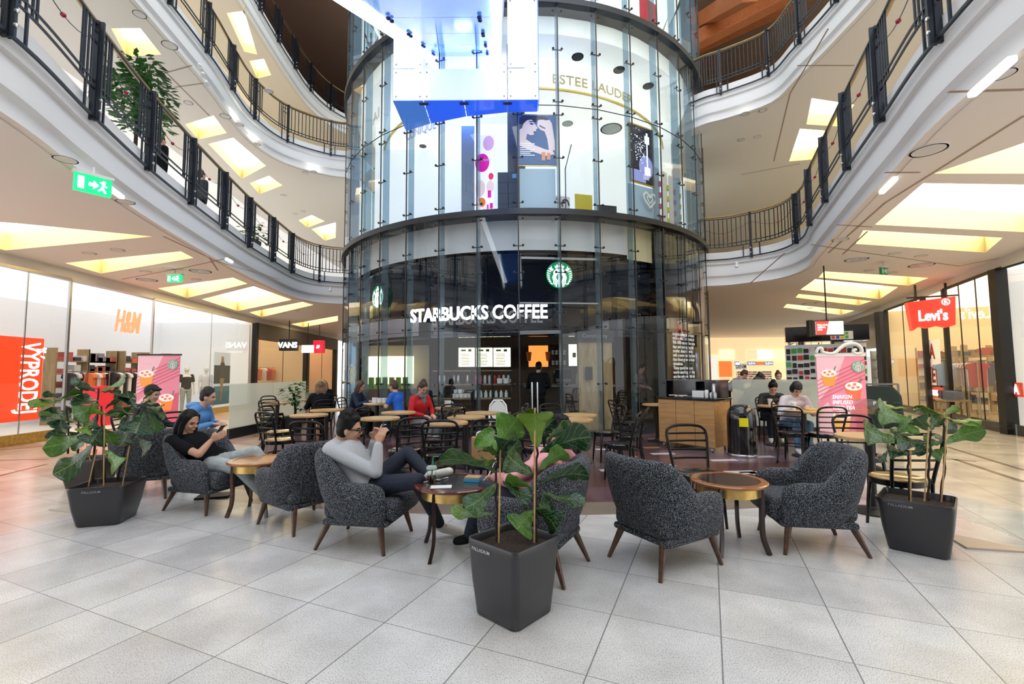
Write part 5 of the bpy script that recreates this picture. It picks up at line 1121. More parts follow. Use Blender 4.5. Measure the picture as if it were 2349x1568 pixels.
# right planter
PR = planter('potted_fig', 'fiddle-leaf fig with bare dark stems in the right planter', (3.20, 3.68, 0), -.80, .46, .46, .36, .36, .40, 'front', toff=(-.08, -.05))
YR = 3.68
for (x0, y0), (x1, y1) in (((1453, 935), (1450, 490)), ((1568, 975), (1605, 295)), ((1712, 985), (1765, 230))):
    a = W(1700+x0/3.733, 900+y0/3.733, YR); stake(PR, loc(PR, a), loc(PR, W(1700+x1/3.733, 900+y1/3.733, YR)))
for pts in (((1445, 920), (1440, 750), (1430, 600), (1445, 500)), ((1600, 970), (1610, 800), (1605, 650), (1620, 500), (1620, 330)), ((1695, 980), (1735, 700), (1745, 500), (1735, 300), (1735, 220))):
    stem(PR, [loc(PR, W(1700+x/3.733, 900+y/3.733, YR+.03)) for x, y in pts], .010)
RL = [((1735, 210), (1460, 150), 90, .1, {'m': M_leafy}), ((1735, 215), (1865, 145), 60, .1, {'m': M_leafy}), ((1745, 210), (2060, 240), 70, -.05, {'m': M_leafy}), ((1430, 130), (1170, 80), 60, .1, {'m': M_leafy}), ((1480, 250), (1190, 140), 170, -.05, {'f': .5}), ((1470, 150), (1600, 180), 60, .1, {'m': M_leafy}),
      ((1610, 330), (1500, 215), 130, .0, {'f': 1}), ((1620, 330), (1720, 220), 110, .0, {'f': .8}), ((1540, 350), (1390, 240), 150, .05, {'f': .6}), ((1400, 420), (1060, 300), 170, -.05, {'f': .5}), ((1600, 430), (1330, 400), 140, .0, {'f': .4}), ((1450, 520), (1250, 480), 110, .05, {'f': .6}), ((1250, 500), (1180, 580), 60, 0, {'f': .6}),
      ((1740, 440), (2090, 320), 130, -.08, {'f': .45}), ((1720, 430), (1560, 400), 110, .05, {'f': .6}), ((1740, 470), (1620, 530), 110, .05, {'f': .7}), ((1450, 530), (1580, 500), 90, 0, {'f': .7}), ((1740, 330), (1850, 310), 80, .12, {'f': .5}), ((1640, 350), (1760, 380), 60, .1, {}), ((1500, 360), (1280, 300), 80, .12, {})]
leaves(PR, RL, (1700, 900), 3.733, YR)
# ---------------------------------------------------------------- people
V = Vector
def ik(a, c, l1, l2, hint):
    a, c, hint = V(a), V(c), V(hint); d = c-a; L = min(d.length, (l1+l2)*.998); d = d.normalized()
    x = (l1*l1-l2*l2+L*L)/(2*L); h = math.sqrt(max(l1*l1-x*x, 0)); n = hint-a; n = (n-d*n.dot(d))
    n = n.normalized() if n.length > 1e-4 else d.orthogonal(); return a+d*x+n*h, a+d*L
def limb(m, pts, rs, n=12):
    pts = [V(p) for p in pts]; P = curve(pts, 5); R_ = []
    for i in range(len(P)):
        u = i/(len(P)-1)*(len(rs)-1); k = min(int(u), len(rs)-2); R_.append(lerp(rs[k], rs[k+1], u-k))
    m.tube(P, R_, n)
    m.ell(P[0], [R_[0]]*3, 0, 8); m.ell(P[-1], [R_[-1]]*3, 0, 8)
def soften(o, vox, it=3, fac=.5):
    r = o.modifiers.new('r', 'REMESH'); r.mode = 'VOXEL'; r.voxel_size = vox; r.use_smooth_shade = True
    s = o.modifiers.new('s', 'SMOOTH'); s.iterations = it; s.factor = fac; return o
def hand(m, w, d, pn, sd, curl=.6, thumb=1, k=1.0, point=None):
    """w wrist, d direction, pn palm normal (towards what is held), sd vector to the thumb side"""
    w, d, pn, sd = V(w), V(d).normalized(), V(pn), V(sd)
    pn = (pn-d*pn.dot(d)).normalized(); sd = (sd-d*sd.dot(d)-pn*sd.dot(pn)).normalized()
    for t_, r in ((.015, .026), (.04, .032), (.07, .036)):
        for s in (-.022, 0, .022): m.ell(w+d*t_+sd*s*(.5+t_*7), (r*.55*k, r*.55*k, r*.55*k), 0, 6)
    m.tube([w+d*.0, w+d*.045, w+d*.085], [.024*k, .034*k, .036*k], 12, flat=.45, ref=pn)
    for i, (s, L) in enumerate(((.030, .070), (.010, .080), (-.011, .074), (-.031, .058))):
        c = curl if point != i else .15
        p = w+d*.088+sd*s; a = .0; P = [p-d*.02, p]
        for seg, f in ((.45, .45), (.32, .9), (.23, .7)):
            a += c*f; p = p+(d*math.cos(a)+pn*math.sin(a))*L*seg*1.08; P.append(p)
        m.tube(P, [.0095*k, .0092*k, .0088*k, .0082*k, .007*k], 8); m.ell(P[-1], [.0072*k]*3, 0, 6)
    p = w+d*.028+sd*.026; P = [p, p+(sd*.7+d*.7+pn*.2*thumb).normalized()*.036, p+(sd*.7+d*.8+pn*.4*thumb).normalized()*.036+(d*.9+pn*.5*thumb).normalized()*.032]
    m.tube(P, [.013*k, .0105*k, .0085*k], 8); m.ell(P[-1], [.0088*k]*3, 0, 6)
def person(label, J, shirt, trouser, hair, skin=M_skin, sleeve='long', hairstyle='short', fine=False, shoes=M_paper, glasses=False, extra=None, group=None, apron=None, hood=None, girth=1.0, scarf=None, openmouth=False):
    """J: pelvis, neck, head, look, fwd, elbows, wrists, handdir, palm, thumb, knees, ankles, toes (L,R)"""
    o0 = V((J['pelvis'][0], J['pelvis'][1], 0)); R = {k: ([V(q)-(V((0, 0, 0)) if k in ('palm', 'thumb', 'handdir') else o0) for q in v] if isinstance(v, list) else (V(v)-o0 if k in ('pelvis', 'neck', 'head') else V(v))) for k, v in J.items() if k not in ('curl', 'point')}
    vx = .008 if fine else .014; pel, neck, head = R['pelvis'], R['neck'], R['head']; fwd = R['fwd'].normalized(); side = fwd.cross(V((0, 0, 1))).normalized()   # side = person's right
    sp = (neck-pel).normalized(); fr = (fwd-sp*fwd.dot(sp)).normalized()
    sh = [neck-sp*.055+side*s*.175*girth for s in (-1, 1)]; hp = [pel+side*s*.09 for s in (-1, 1)]
    def torso(m, g, top=True):
        P = [pel-sp*.05, pel+sp*.03, pel.lerp(neck, .30)-fr*.005, pel.lerp(neck, .55)+fr*.006, pel.lerp(neck, .78)+fr*.004, neck-sp*.05]
        m.tube(curve(P, 4), [g*girth*r for r in (.12, .145, .16, .168, .170, .168, .162, .156, .150, .150, .153, .158, .164, .170, .174, .174, .168, .155, .135, .110, .085)], 18, flat=.68, ref=fr)
        for s_, p in zip((-1, 1), sh): m.ell(p+sp*.0-side*s_*.01, (.062*g, .062*g, .062*g), 0, 8); m.tube([neck-sp*.02, p+sp*.012], [.05*g, .052*g], 10)
    m = MB(); torso(m, .92); m.tube([neck-sp*.04, neck.lerp(head, .55), head-V((0, 0, .03))], [.060, .053, .052], 12)
    look = R['look'].normalized(); hs = look.cross(V((0, 0, 1))).normalized(); hu = hs.cross(look).normalized(); HM = frame(head, hs, look); HM = Matrix(((hs.x, look.x, hu.x, head.x), (hs.y, look.y, hu.y, head.y), (hs.z, look.z, hu.z, head.z), (0, 0, 0, 1)))
    def E(c, r, mm=None): (mm or m).ell((0, 0, 0), r, 0, 12, M=None) if False else (mm or m).merge(MB().ell(c, r, 0, 12), HM)
    E((0, -.006, .022), (.074, .092, .095)); E((0, .022, -.030), (.060, .064, .080)); E((0, .058, -.092), (.028, .028, .024)); E((0, .03, -.075), (.048, .045, .035))
    E((0, .098, -.026), (.013, .016, .013)); E((0, .088, -.008), (.009, .013, .026)); E((0, .074, .018), (.05, .02, .012)); E((.034, .07, -.032), (.020, .018, .018)); E((-.034, .07, -.032), (.020, .018, .018))
    if openmouth: E((0, .086, -.052), (.022, .010, .006)); E((0, .078, -.083), (.020, .010, .006))
    else: E((0, .085, -.060), (.023, .010, .007)); E((0, .083, -.069), (.019, .010, .006))
    for s in (-1, 1): E((s*.075, -.004, -.018), (.010, .018, .030))
    wr = []
    for i, s in enumerate((-1, 1)):
        el, w_ = R['elbows'][i], R['wrists'][i]; limb(m, [sh[i], el], [.048, .042, .037]); limb(m, [el, w_], [.038, .036, .025])
        hd = R['handdir'][i] if 'handdir' in R else (w_-el); pn = R['palm'][i] if 'palm' in R else V((0, 0, -1)); tb = R['thumb'][i] if 'thumb' in R else (-side*s if True else 0)
        hand(m, w_, hd, pn, tb, J.get('curl', .55), k=1.0 if fine else 1.15, point=J.get('point', {}).get(i) if 'point' in J else None)
        limb(m, [hp[i], R['knees'][i]], [.078, .066, .052]); limb(m, [R['knees'][i], R['ankles'][i]], [.052, .050, .034])
        m.tube([R['ankles'][i], R['ankles'][i].lerp(R['toes'][i], .5)-V((0, 0, .01)), R['toes'][i]], [.034, .032, .026], 10); m.ell(R['toes'][i], (.026, .026, .02), 0, 6)
    body = soften(m.build('person', skin, None, fix=False), vx, 2 if fine else 2, .5); body.location = o0; tag(body, label, 'person', group)
    # clothing
    m = MB(); torso(m, 1.09); m.tube([neck-sp*.06, neck-sp*.0+fr*.004], [.085, .066], 14)
    for i in (0, 1):
        el, w_ = R['elbows'][i], R['wrists'][i]
        if sleeve == 'long': limb(m, [sh[i], el], [.062, .058, .052]); limb(m, [el, el.lerp(w_, .94)], [.053, .050, .038])
        else: limb(m, [sh[i], sh[i].lerp(el, .62)], [.060, .060, .058])
    if hood: m.merge(MB().ell((0, 0, 0), (.12, .09, .06), 0, 10), Matrix.Translation(neck-fr*.09-sp*.03))
    nm = {'short': 't_shirt'}.get(sleeve, 'top') ; sh_o = soften(m.build('shirt' if sleeve == 'short' else 'sweater', shirt, body, fix=False), vx*1.1, 4, .5)
    m = MB(); m.tube(curve([pel-sp*.06, pel, pel+sp*.07], 3), [g*girth for g in (.13, .155, .170, .176, .176, .172, .165)], 16, flat=.72, ref=fr)
    for i in (0, 1): limb(m, [hp[i], R['knees'][i]], [.092, .080, .064]); limb(m, [R['knees'][i], R['knees'][i].lerp(R['ankles'][i], .93)], [.064, .058, .046])
    soften(m.build('trousers', trouser, body, fix=False), vx*1.1, 3, .5)
    for i in (0, 1):
        a, t_ = R['ankles'][i], R['toes'][i]; d = (t_-a); d.normalize(); shin = (R['knees'][i]-a).normalized(); dn = (d.cross(shin.cross(d))).normalized()
        m = MB(); c0_ = a-d*.045-shin*.01
        m.tube([c0_, a+d*.02-shin*.015, a.lerp(t_, .6)-shin*.01, t_+d*.01, t_+d*.035], [.036, .046, .044, .036, .018], 12, flat=.85, ref=dn); m.ell(a+shin*.02, (.042, .042, .042), 0, 8)
        so = soften(m.build('shoe', shoes, body, fix=False), .008, 2)
    # hair and face
    m = MB(); E((0, -.020, .036), (.083, .097, .097), m)
    rng = random.Random(len(label))
    if hairstyle in ('short', 'tousled'):
        E((0, -.045, -.01), (.078, .065, .075), m)
        if hairstyle == 'tousled': E((0, -.02, .075), (.082, .09, .075), m); E((0, .035, .095), (.062, .045, .035), m)
        for k in range(34 if fine else 14):
            a = rng.random()*2*pi; e = rng.random()*1.1; E((.072*math.sin(a)*math.sin(e), -.018+.085*math.cos(a)*math.sin(e), .045+(.090 if hairstyle == 'short' else .115)*math.cos(e)), (.020, .022, .018 if hairstyle == 'short' else .026), m)
    elif hairstyle == 'bun': E((0, -.06, .125), (.042, .042, .038), m); E((0, -.045, -.01), (.078, .06, .075), m)
    elif hairstyle == 'bob': E((.045, -.02, -.02), (.045, .075, .09), m); E((-.045, -.02, -.02), (.045, .075, .09), m); E((0, -.05, -.02), (.08, .06, .1), m); E((0, .055, .065), (.06, .03, .03), m)
    elif hairstyle == 'long':
        for s in (-1, 0, 1): limb(m, [head+hs*s*.05-look*.03+hu*.03, head+hs*s*.065-look*.07-V((0, 0, .10)), head+hs*s*.07-look*.09-V((0, 0, .24))], [.055, .052, .03])
        for s in (-1, 1): limb(m, [head+hs*s*.06+look*.02+hu*.06, head+hs*s*.082+look*.0-V((0, 0, .04)), head+hs*s*.085-look*.02-V((0, 0, .17))], [.03, .026, .02])
    elif hairstyle == 'cap': E((0, .05, .085), (.06, .05, .018), m)
    soften(m.build('hair', hair, body, fix=False), .008 if fine else .012, 2, .4)
    m = MB()
    for s in (-1, 1): E((s*.031, .071, .002), (.0125, .0125, .0095), m)
    m.build('eyes', colm((.02, .012, .01), .2), body, smooth='all')
    m = MB()
    for s in (-1, 1): m.merge(MB().bar((s*.015, .089, .020), (s*.048, .080, .020), .006, .008), HM)
    if not fine: pass
    m.build('eyebrows', hair, body)
    if openmouth:
        m = MB(); E((0, .083, -.067), (.020, .009, .011), m); m.build('mouth', colm((.12, .02, .02)), body)
    else:
        m = MB(); E((0, .0875, -.0645), (.021, .0085, .0055), m); m.build('lips', colm((.42, .13, .11), .4), body, smooth='all')
    if glasses:
        m = MB()
        for s in (-1, 1):
            P = [(s*.034+.026*math.cos(a), .100, .0+.018*math.sin(a)) for a in [k*pi/8 for k in range(16)]]; m.merge(MB().tube(P, .0035, 6, closed=True), HM); m.merge(MB().bar((s*.062, .097, .008), (s*.078, -.01, .004), .005, .008), HM)
        m.merge(MB().bar((-.01, .103, .005), (.01, .103, .005), .005, .005), HM); m.build('glasses', M_black, body, smooth=50)
    if scarf: m = MB(); m.tube([neck+fr*.02+V((.075*math.cos(a), .075*math.sin(a), .0+.015*math.sin(2*a))) for a in [k*pi/6 for k in range(12)]], .035, 8, closed=True); m.ell(neck+fr*.09-sp*.08, (.06, .04, .09), 0, 8); soften(m.build('scarf', scarf, body, fix=False), .012, 3)
    if apron: m = MB(); m.tube([pel+sp*.07, pel+sp*.095], [.182, .180], 16, flat=.75, ref=fr); m.build('apron_string', apron, body)
    return body
def J_seated(x, y, fx, fy, lean=15, hp=.50, hands=(.36, .80), head=12, spread=.11, yaw=0, kneez=.50, curl=.5, scale=1.0, wx=.10):
    f = V((fx, fy, 0)).normalized(); s = f.cross(V((0, 0, 1))); u = V((0, 0, 1)); p = V((x, y, hp)); l = math.radians(lean)
    neck = p+(u*math.cos(l)+f*math.sin(l))*.50*scale; hd = neck+(u*.88+f*(.25+lean/90)).normalized()*.155; h = math.radians(head)
    lk = (f*math.cos(h)-u*math.sin(h)); lk = Matrix.Rotation(math.radians(yaw), 3, 'Z') @ lk
    sh = [neck-u*.05+s*k*.175 for k in (-1, 1)]; el = []; wr = []
    for k, q in zip((-1, 1), sh):
        w_ = p+f*hands[0]+s*k*wx; w_.z = hands[1]; e, w2 = ik(q, w_, .27, .25, q+s*k*.35-u*.5-f*.1); el.append(e); wr.append(w2)
    kn = []; an = []; to = []
    for k in (-1, 1):
        K = p+f*.41+s*k*spread; K.z = kneez; a = p+f*(.40+.04*k)+s*k*spread; a.z = .09; kn.append(K); an.append(a); t_ = a+f*.13; t_.z = .035; to.append(t_)
    return dict(pelvis=p, neck=neck, head=hd, look=lk, fwd=f, elbows=el, wrists=wr, knees=kn, ankles=an, toes=to, curl=curl, handdir=[(f-u*.2+s*.4), (f-u*.2-s*.4)], palm=[V((0, 0, -1))]*2, thumb=[s, -s])
def phone(label, c, d, n, case=M_black):
    d, n = V(d).normalized(), V(n).normalized(); sd = d.cross(n).normalized(); n = sd.cross(d)
    t = thing('phone', label, 'phone', c); M_ = Matrix(((sd.x, d.x, n.x, 0), (sd.y, d.y, n.y, 0), (sd.z, d.z, n.z, 0), (0, 0, 0, 1)))
    q = MB(); q.box((0, 0, 0), (.072, .145, .008), M=M_); q.build('case', case, t, bevel=.002); q = MB(); q.box((0, 0, .0045), (.064, .13, .001), M=M_); q.build('screen', mat('phone_screen', (.5, .55, .6), .1, emit=.4), t); return t
grey = mat('grey_marl', (.48, .50, .53), .9, noise=.06, nscale=90); denim = mat('dark_denim', (.012, .018, .035), .8, noise=.3, nscale=40); ldenim = mat('pale_denim', (.42, .47, .47), .8, noise=.2, nscale=16)
blackc = mat('black_cotton', (.006, .007, .009), .9, spec=.2); blk = mat('black_hair', (.004, .0035, .004), .5, spec=.25); brn = mat('brown_hair', (.07, .035, .018), .5); dbl = mat('dark_blonde_hair', (.17, .09, .045), .5)
# man in the grey sweater
def P_(x, y, Y): return at(x, y, Y=Y)
Jm = dict(pelvis=V((-1.20, 3.90, .47)), neck=P_(771, 1012, 3.93), head=P_(802, 984, 3.93), look=V((.97, .05, -.10)), fwd=V((.985, -.05, 0)),
  elbows=[P_(850, 1068, 4.12), P_(862, 1082, 3.72)], wrists=[P_(858, 1010, 4.0), P_(868, 1018, 3.76)], handdir=[V((.35, -.25, .9)), V((.25, .2, .95))], palm=[V((.3, -.9, .3)), V((.3, .9, .2))], thumb=[V((-.6, -.5, .2)), V((-.7, .4, .3))],
  knees=[P_(935, 1038, 4.12), P_(958, 1102, 3.72)], ankles=[P_(984, 1090, 3.86), V((-.62, 3.98, .10))], toes=[P_(1030, 1080, 3.74), V((-.46, 4.04, .035))], curl=.75, point={1: 0})
Jm['neck'].y = Jm['head'].y = 3.93
person('person in light grey sweater and black glasses, mouth open, looking at a phone', Jm, grey, denim, blk, hairstyle='tousled', fine=True, glasses=True, girth=1.08, openmouth=True, shoes=mat('cream_shoe', (.75, .72, .66), .6))
phone('dark phone held up in both hands by the person in the grey sweater', P_(876, 992, 3.88), (.35, 0, .9), (-.9, 0, .3))
# woman in black
Jw = dict(pelvis=V((-3.16, 4.95, .46)), neck=P_(415, 1000, 4.92), head=P_(434, 966, 4.92), look=V((.93, -.20, -.33)), fwd=V((.96, -.2, 0)),
  elbows=[P_(470, 1030, 5.10), P_(456, 1042, 4.70)], wrists=[P_(489, 1006, 4.99), P_(484, 1010, 4.84)], handdir=[V((.8, -.2, .5)), V((.8, .2, .5))], palm=[V((.2, -.9, .3)), V((.1, .9, .3))], thumb=[V((-.4, -.3, .8)), V((-.4, .3, .8))],
  knees=[P_(586, 1036, 5.0), P_(548, 1072, 4.76)], ankles=[V((-2.52, 5.05, .16)), V((-2.62, 4.93, .10))], toes=[V((-2.40, 5.06, .10)), V((-2.48, 4.92, .04))], curl=.7)
person('person with long black hair and black T-shirt looking down at a phone in the armchair', Jw, blackc, ldenim, blk, sleeve='short', hairstyle='long', fine=True, skin=M_skin, shoes=M_paper, girth=.92)
phone('black phone in the hands of the person with long black hair', P_(503, 988, 4.9), (.55, 0, .8), (-.8, 0, .5))
# person in pink satin
pink = mat('pink_satin', (.80, .33, .36), .28, spec=.6); 
Jp = dict(pelvis=V((.10, 3.46, .47)), neck=P_(1282, 1030, 3.55), head=P_(1285, 992, 3.62), look=V((-.75, .6, -.35)), fwd=V((-.88, .47, 0)),
  elbows=[P_(1155, 1100, 3.62), P_(1330, 1085, 3.86)], wrists=[P_(1133, 1094, 3.82), P_(1260, 1095, 3.95)], knees=[V((-.22, 3.62, .50)), V((-.08, 3.86, .50))], ankles=[V((-.36, 3.72, .10)), V((-.15, 4.0, .10))], toes=[V((-.46, 3.8, .04)), V((-.26, 4.08, .04))], curl=.6)
Jp['elbows'] = [P_(1170, 1102, 3.30), P_(1318, 1062, 3.80)]
person('person in a shiny pink jacket bent in the armchair behind the centre planter', Jp, pink, denim, blk, hairstyle='short', fine=True, shoes=blackc)
# seated people around the cafe
bluej = mat('light_blue_jacket', (.10, .30, .66), .6); jean = mat('blue_denim', (.05, .09, .16), .8)
person('person in a hooded light blue jacket seen from behind at left', J_seated(-4.62, 6.48, .93, .15, 24, .50, (.38, .72), 10), bluej, jean, mat('dark_brown_hair', (.02, .012, .01), .6), skin=M_skin2, hood=True, girth=1.12, shoes=blackc)
person('person in dark clothes and cap half hidden by the left plants', J_seated(-5.24, 6.5, .95, .1, 6, .50, (.36, .66), 18), mat('dark_jacket', (.03, .03, .04), .8), ldenim, mat('cap_black', (.008, .008, .01), .7), skin=M_skin2, hairstyle='cap', shoes=blackc)
person('person in a navy V-neck top with shoulder-length hair, across from the one in blue', J_seated(-3.62, 10.35, .97, -.12, 14, .50, (.42, .80), 24), mat('navy_top', (.008, .02, .05), .8), blackc, brn, skin=M_skin2, hairstyle='long', girth=.92, shoes=blackc)
person('person in a bright blue T-shirt with their back to the viewer', J_seated(-2.44, 10.0, -.9, .38, 16, .50, (.36, .72), 8), mat('royal_blue', (.02, .14, .62), .8), jean, brn, skin=M_skin2, sleeve='short', shoes=blackc)
person('person in a red coat and grey scarf looking down', J_seated(-1.78, 8.55, .72, -.55, 10, .50, (.30, .64), 38), mat('red_coat', (.55, .008, .014), .7), mat('grey_jeans', (.25, .27, .3), .8), mat('auburn_hair', (.05, .018, .012), .5), skin=M_skin2, hairstyle='bun', scarf=mat('grey_scarf', (.18, .18, .2), .9, noise=.5, nscale=30), girth=1.0, shoes=blackc)
person('person in black with pale reddish hair seen from behind at left', J_seated(-4.05, 9.7, -.55, .8, 12, .50, (.36, .80), 5), blackc, blackc, dbl, skin=M_skin2, hairstyle='long', shoes=blackc)
person('person with fair hair sitting behind the open laptop', J_seated(-5.1, 12.5, -.02, -1, 14, .50, (.36, .80), 22), blackc, jean, mat('fair_hair', (.45, .30, .16), .5), skin=M_skin2, hairstyle='long', shoes=blackc)
person('person in a black jacket with hair in a bun, bent over a white cup', J_seated(5.22, 9.3, -.25, -.95, 26, .50, (.42, .80), 48), mat('black_jacket', (.012, .012, .014), .7), mat('dark_leggings', (.01, .014, .022), .8), blk, skin=M_skin2, hairstyle='bun', shoes=M_paper)
person('person in a white sweater with red collar and dark bob, head bowed', J_seated(4.93, 8.14, -.1, -1, 22, .50, (.36, .80), 50), mat('white_sweater', (.75, .70, .72), .9), mat('light_jeans', (.12, .24, .42), .8), mat('black_bob', (.012, .008, .01), .45), skin=M_skin2, hairstyle='bob', scarf=None, shoes=M_paper)
Jh = J_seated(7.1, 12.2, -.3, -.95, 6, .62, (.3, .8), 10)
person('person in black facing the viewer beyond the frosted screen at right', Jh, blackc, blackc, brn, skin=M_skin2, hairstyle='bun', shoes=blackc)
person('person with long dark hair beyond the frosted screen, seen from behind', J_seated(6.55, 12.0, .3, .95, 6, .60, (.3, .8), 10), blackc, blackc, mat('dark_long_hair', (.02, .012, .01), .5), skin=M_skin2, hairstyle='long', shoes=blackc)
person('person with brown hair bowed low beyond the frosted screen at right', J_seated(5.95, 11.8, .6, -.6, 30, .56, (.3, .8), 40), mat('charcoal_top', (.03, .03, .035), .8), blackc, brn, skin=M_skin2, shoes=blackc)
def J_stand(x, y, fx, fy, bend=5, head=10, H=1.0, hands=(.3, 1.0)):
    f = V((fx, fy, 0)).normalized(); s = f.cross(V((0, 0, 1))); u = V((0, 0, 1)); p = V((x, y, .92*H)); l = math.radians(bend)
    neck = p+(u*math.cos(l)+f*math.sin(l))*.52*H; hd = neck+(u*.95+f*(.2+bend/80)).normalized()*.155; h = math.radians(head); lk = f*math.cos(h)-u*math.sin(h); el = []; wr = []
    for k in (-1, 1):
        q = neck-u*.05+s*k*.175; w_ = p+f*hands[0]+s*k*.12; w_.z = hands[1]; e, w2 = ik(q, w_, .27, .25, q+s*k*.4-u*.4-f*.2); el.append(e); wr.append(w2)
    return dict(pelvis=p, neck=neck, head=hd, look=lk, fwd=f, elbows=el, wrists=wr, knees=[p+s*k*.10+f*.02-u*.43*H for k in (-1, 1)], ankles=[V((p.x, p.y, .08))+s*k*.12 for k in (-1, 1)], toes=[V((p.x, p.y, .035))+s*k*.13+f*.14 for k in (-1, 1)], curl=.5)
person('person in black with a white apron string standing at the bar behind the glass door', J_stand(.62, 11.1, .25, .97, 10, 20, .97), blackc, blackc, blk, skin=M_skin2, apron=M_paper, girth=1.12, shoes=blackc)
person('person in a grey shirt bending forward beyond the right screen', J_stand(6.2, 13.2, .95, -.2, 50, 40, .95, (.5, .85)), mat('grey_shirt', (.35, .38, .42), .8), blackc, brn, skin=M_skin2, shoes=blackc)
person('person in a pinkish shirt inside the cafe behind the right glass', J_stand(3.3, 12.2, .7, -.5, 14, 25, .95), mat('dusty_pink_shirt', (.35, .20, .20), .8), blackc, blk, skin=M_skin2, sleeve='long', shoes=blackc)
# ---------------------------------------------------------------- shops along the left
def onwall(W, y):
    for a, b in zip(W, W[1:]):
        if a[1] <= y <= b[1]: t = (y-a[1])/(b[1]-a[1]); return V((lerp(a[0], b[0], t), y, 0)), V((b[0]-a[0], b[1]-a[1], 0)).normalized()
def hitwall(W, px, py=855):
    d = ray(px, py); best = None
    for a, b in zip(W, W[1:]):
        ax, ay, bx, by = a[0], a[1], b[0], b[1]; dx, dy = bx-ax, by-ay; den = d.x*dy-d.y*dx
        if abs(den) < 1e-9: continue
        t = (ax*dy-ay*dx)/den; s_ = (ax*d.y-ay*d.x)/den
        if t > 0 and 0 <= s_ <= 1: best = V((d.x*t, d.y*t, 0)); dirn = V((dx, dy, 0)).normalized()
    return best, dirn
def shopfront(W, px0, px1, sg, n, name, frame_m, glass=True, z0=.22, z1=3.62, idx=[0], sill=M_brass, wd=.05):
    a, d = hitwall(W, px0); b, d2 = hitwall(W, px1)
    if a.y > b.y: a, b = b, a
    idx[0] += 1; m = MB(); q = MB(); D = (b-a)
    for k in range(n):
        p, r = a+D*(k/n), a+D*((k+1)/n)
        q.add([p+V((0, 0, z0)), r+V((0, 0, z0)), r+V((0, 0, z1)), p+V((0, 0, z1))], [(0, 1, 2, 3)])
    o = struct(q.build('window_%d' % (40+idx[0]), M_glass if glass else frame_m))
    for k in range(n+1): p = a+D*(k/n); m.bar(p+V((0, 0, 0)), p+V((0, 0, z1)), wd if k in (0, n) else .02, wd if k in (0, n) else .02, up=D.normalized())
    m.bar(a+V((0, 0, z1)), b+V((0, 0, z1)), .06, .06); m.build('window_frame', frame_m, o)
    m = MB(); m.bar(a+V((0, 0, z0/2)), b+V((0, 0, z0/2)), .08, z0); m.build('sill', sill, o); return a, b
def room(W, px0, px1, sg, depth, mw, name, mf=None, zt=3.6, litm=None):  # wall materials passed in carry a faint glow for the shop lighting
    """shop interior: rear wall, party walls, lit ceiling, floor"""
    a, _ = hitwall(W, px0); b, _ = hitwall(W, px1)
    if a.y > b.y: a, b = b, a
    d = (b-a).normalized(); n = V((d.y, -d.x, 0))*sg; m = MB(); A, B = a+n*depth, b+n*depth; u = lambda p, z: (p.x, p.y, z)
    m.add([u(A, 0), u(B, 0), u(B, zt), u(A, zt)], [(0, 1, 2, 3)]); m.add([u(a+n*.05, 0), u(A, 0), u(A, zt), u(a+n*.05, zt)], [(0, 1, 2, 3)]); m.add([u(b+n*.05, 0), u(B, 0), u(B, zt), u(b+n*.05, zt)], [(0, 1, 2, 3)])
    m.add([u(a+n*.1, zt), u(b+n*.1, zt), u(B, zt), u(A, zt)], [(0, 1, 2, 3)], 1); m.add([u(a+n*.06, .015), u(b+n*.06, .015), u(B, .015), u(A, .015)], [(0, 1, 2, 3)], 2)
    struct(m.build('wall_'+name, [mw, litm or M_cool, mf or M_white])); return a, b, d, n
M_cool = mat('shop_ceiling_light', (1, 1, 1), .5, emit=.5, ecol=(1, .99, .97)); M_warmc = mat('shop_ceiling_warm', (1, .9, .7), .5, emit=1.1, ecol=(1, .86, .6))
M_hmw = mat('glowing_white_shop', (.93, .93, .94), .5, emit=.08)  # white shop surfaces glow faintly, their lighting put into the material
a, b, d, n = room(WL, -420, 572, -1, 3.6, M_hmw, 'shop_white_glow'); shopfront(WL, -420, 150, -1, 4, 'w', M_steel); shopfront(WL, 345, 574, -1, 2, 'w', M_steel)
# garments
def garment_mb(long=False):
    m = MB(); P = [(-.20, .0), (-.24, -.10), (-.17, -.14), (-.16, -.60 if not long else -.95), (.16, -.60 if not long else -.95), (.17, -.14), (.24, -.10), (.20, 0), (.06, .04), (-.06, .04)]
    m.prism(P, -.05, .05, M=Matrix.Rotation(pi/2, 4, 'Y') @ Matrix.Rotation(pi/2, 4, 'X') if False else Matrix.Rotation(pi/2, 4, 'X')); return m
GM = {}
def rack(x, y, ang, n, cols, label, gl, gcat='garment', z=1.5, ln=1.2, fr=True, long=False, frm=M_steel):
    """clothes rail with separate garments"""
    if fr:
        t = thing('clothes_rail', label, 'rail', (x, y, 0), ang); m = MB(); m.bar((-ln/2, 0, z+.08), (ln/2, 0, z+.08), .025, .025)
        for s in (-1, 1): m.bar((s*ln/2, 0, 0), (s*ln/2, 0, z+.08), .025, .025); m.bar((s*ln/2, -.22, .015), (s*ln/2, .22, .015), .03, .03)
        m.build('rail_frame', frm, t)
    for k in range(n):
        c = cols[k % len(cols)]; key = (c, long)
        if key not in GM: GM[key] = garment_mb(long).build('garment', colm(c, .8), bevel=.015); o = GM[key]
        else: o = GM[key].copy(); C.objects.link(o)
        u = -ln/2+.08+(ln-.16)*k/max(1, n-1); o.location = (x+math.cos(ang)*u, y+math.sin(ang)*u, z); o.rotation_euler[2] = ang+pi/2+.15*math.sin(k*2.1)
        tag(o, gl[0] % gl[1][cols.index(c)], gcat, gl[2] % gl[1][cols.index(c)])
W_, K_, O_, R_2, N_, B_ = (.8, .8, .8), (.02, .02, .025), (.8, .2, .06), (.55, .03, .06), (.04, .06, .16), (.35, .5, .7)
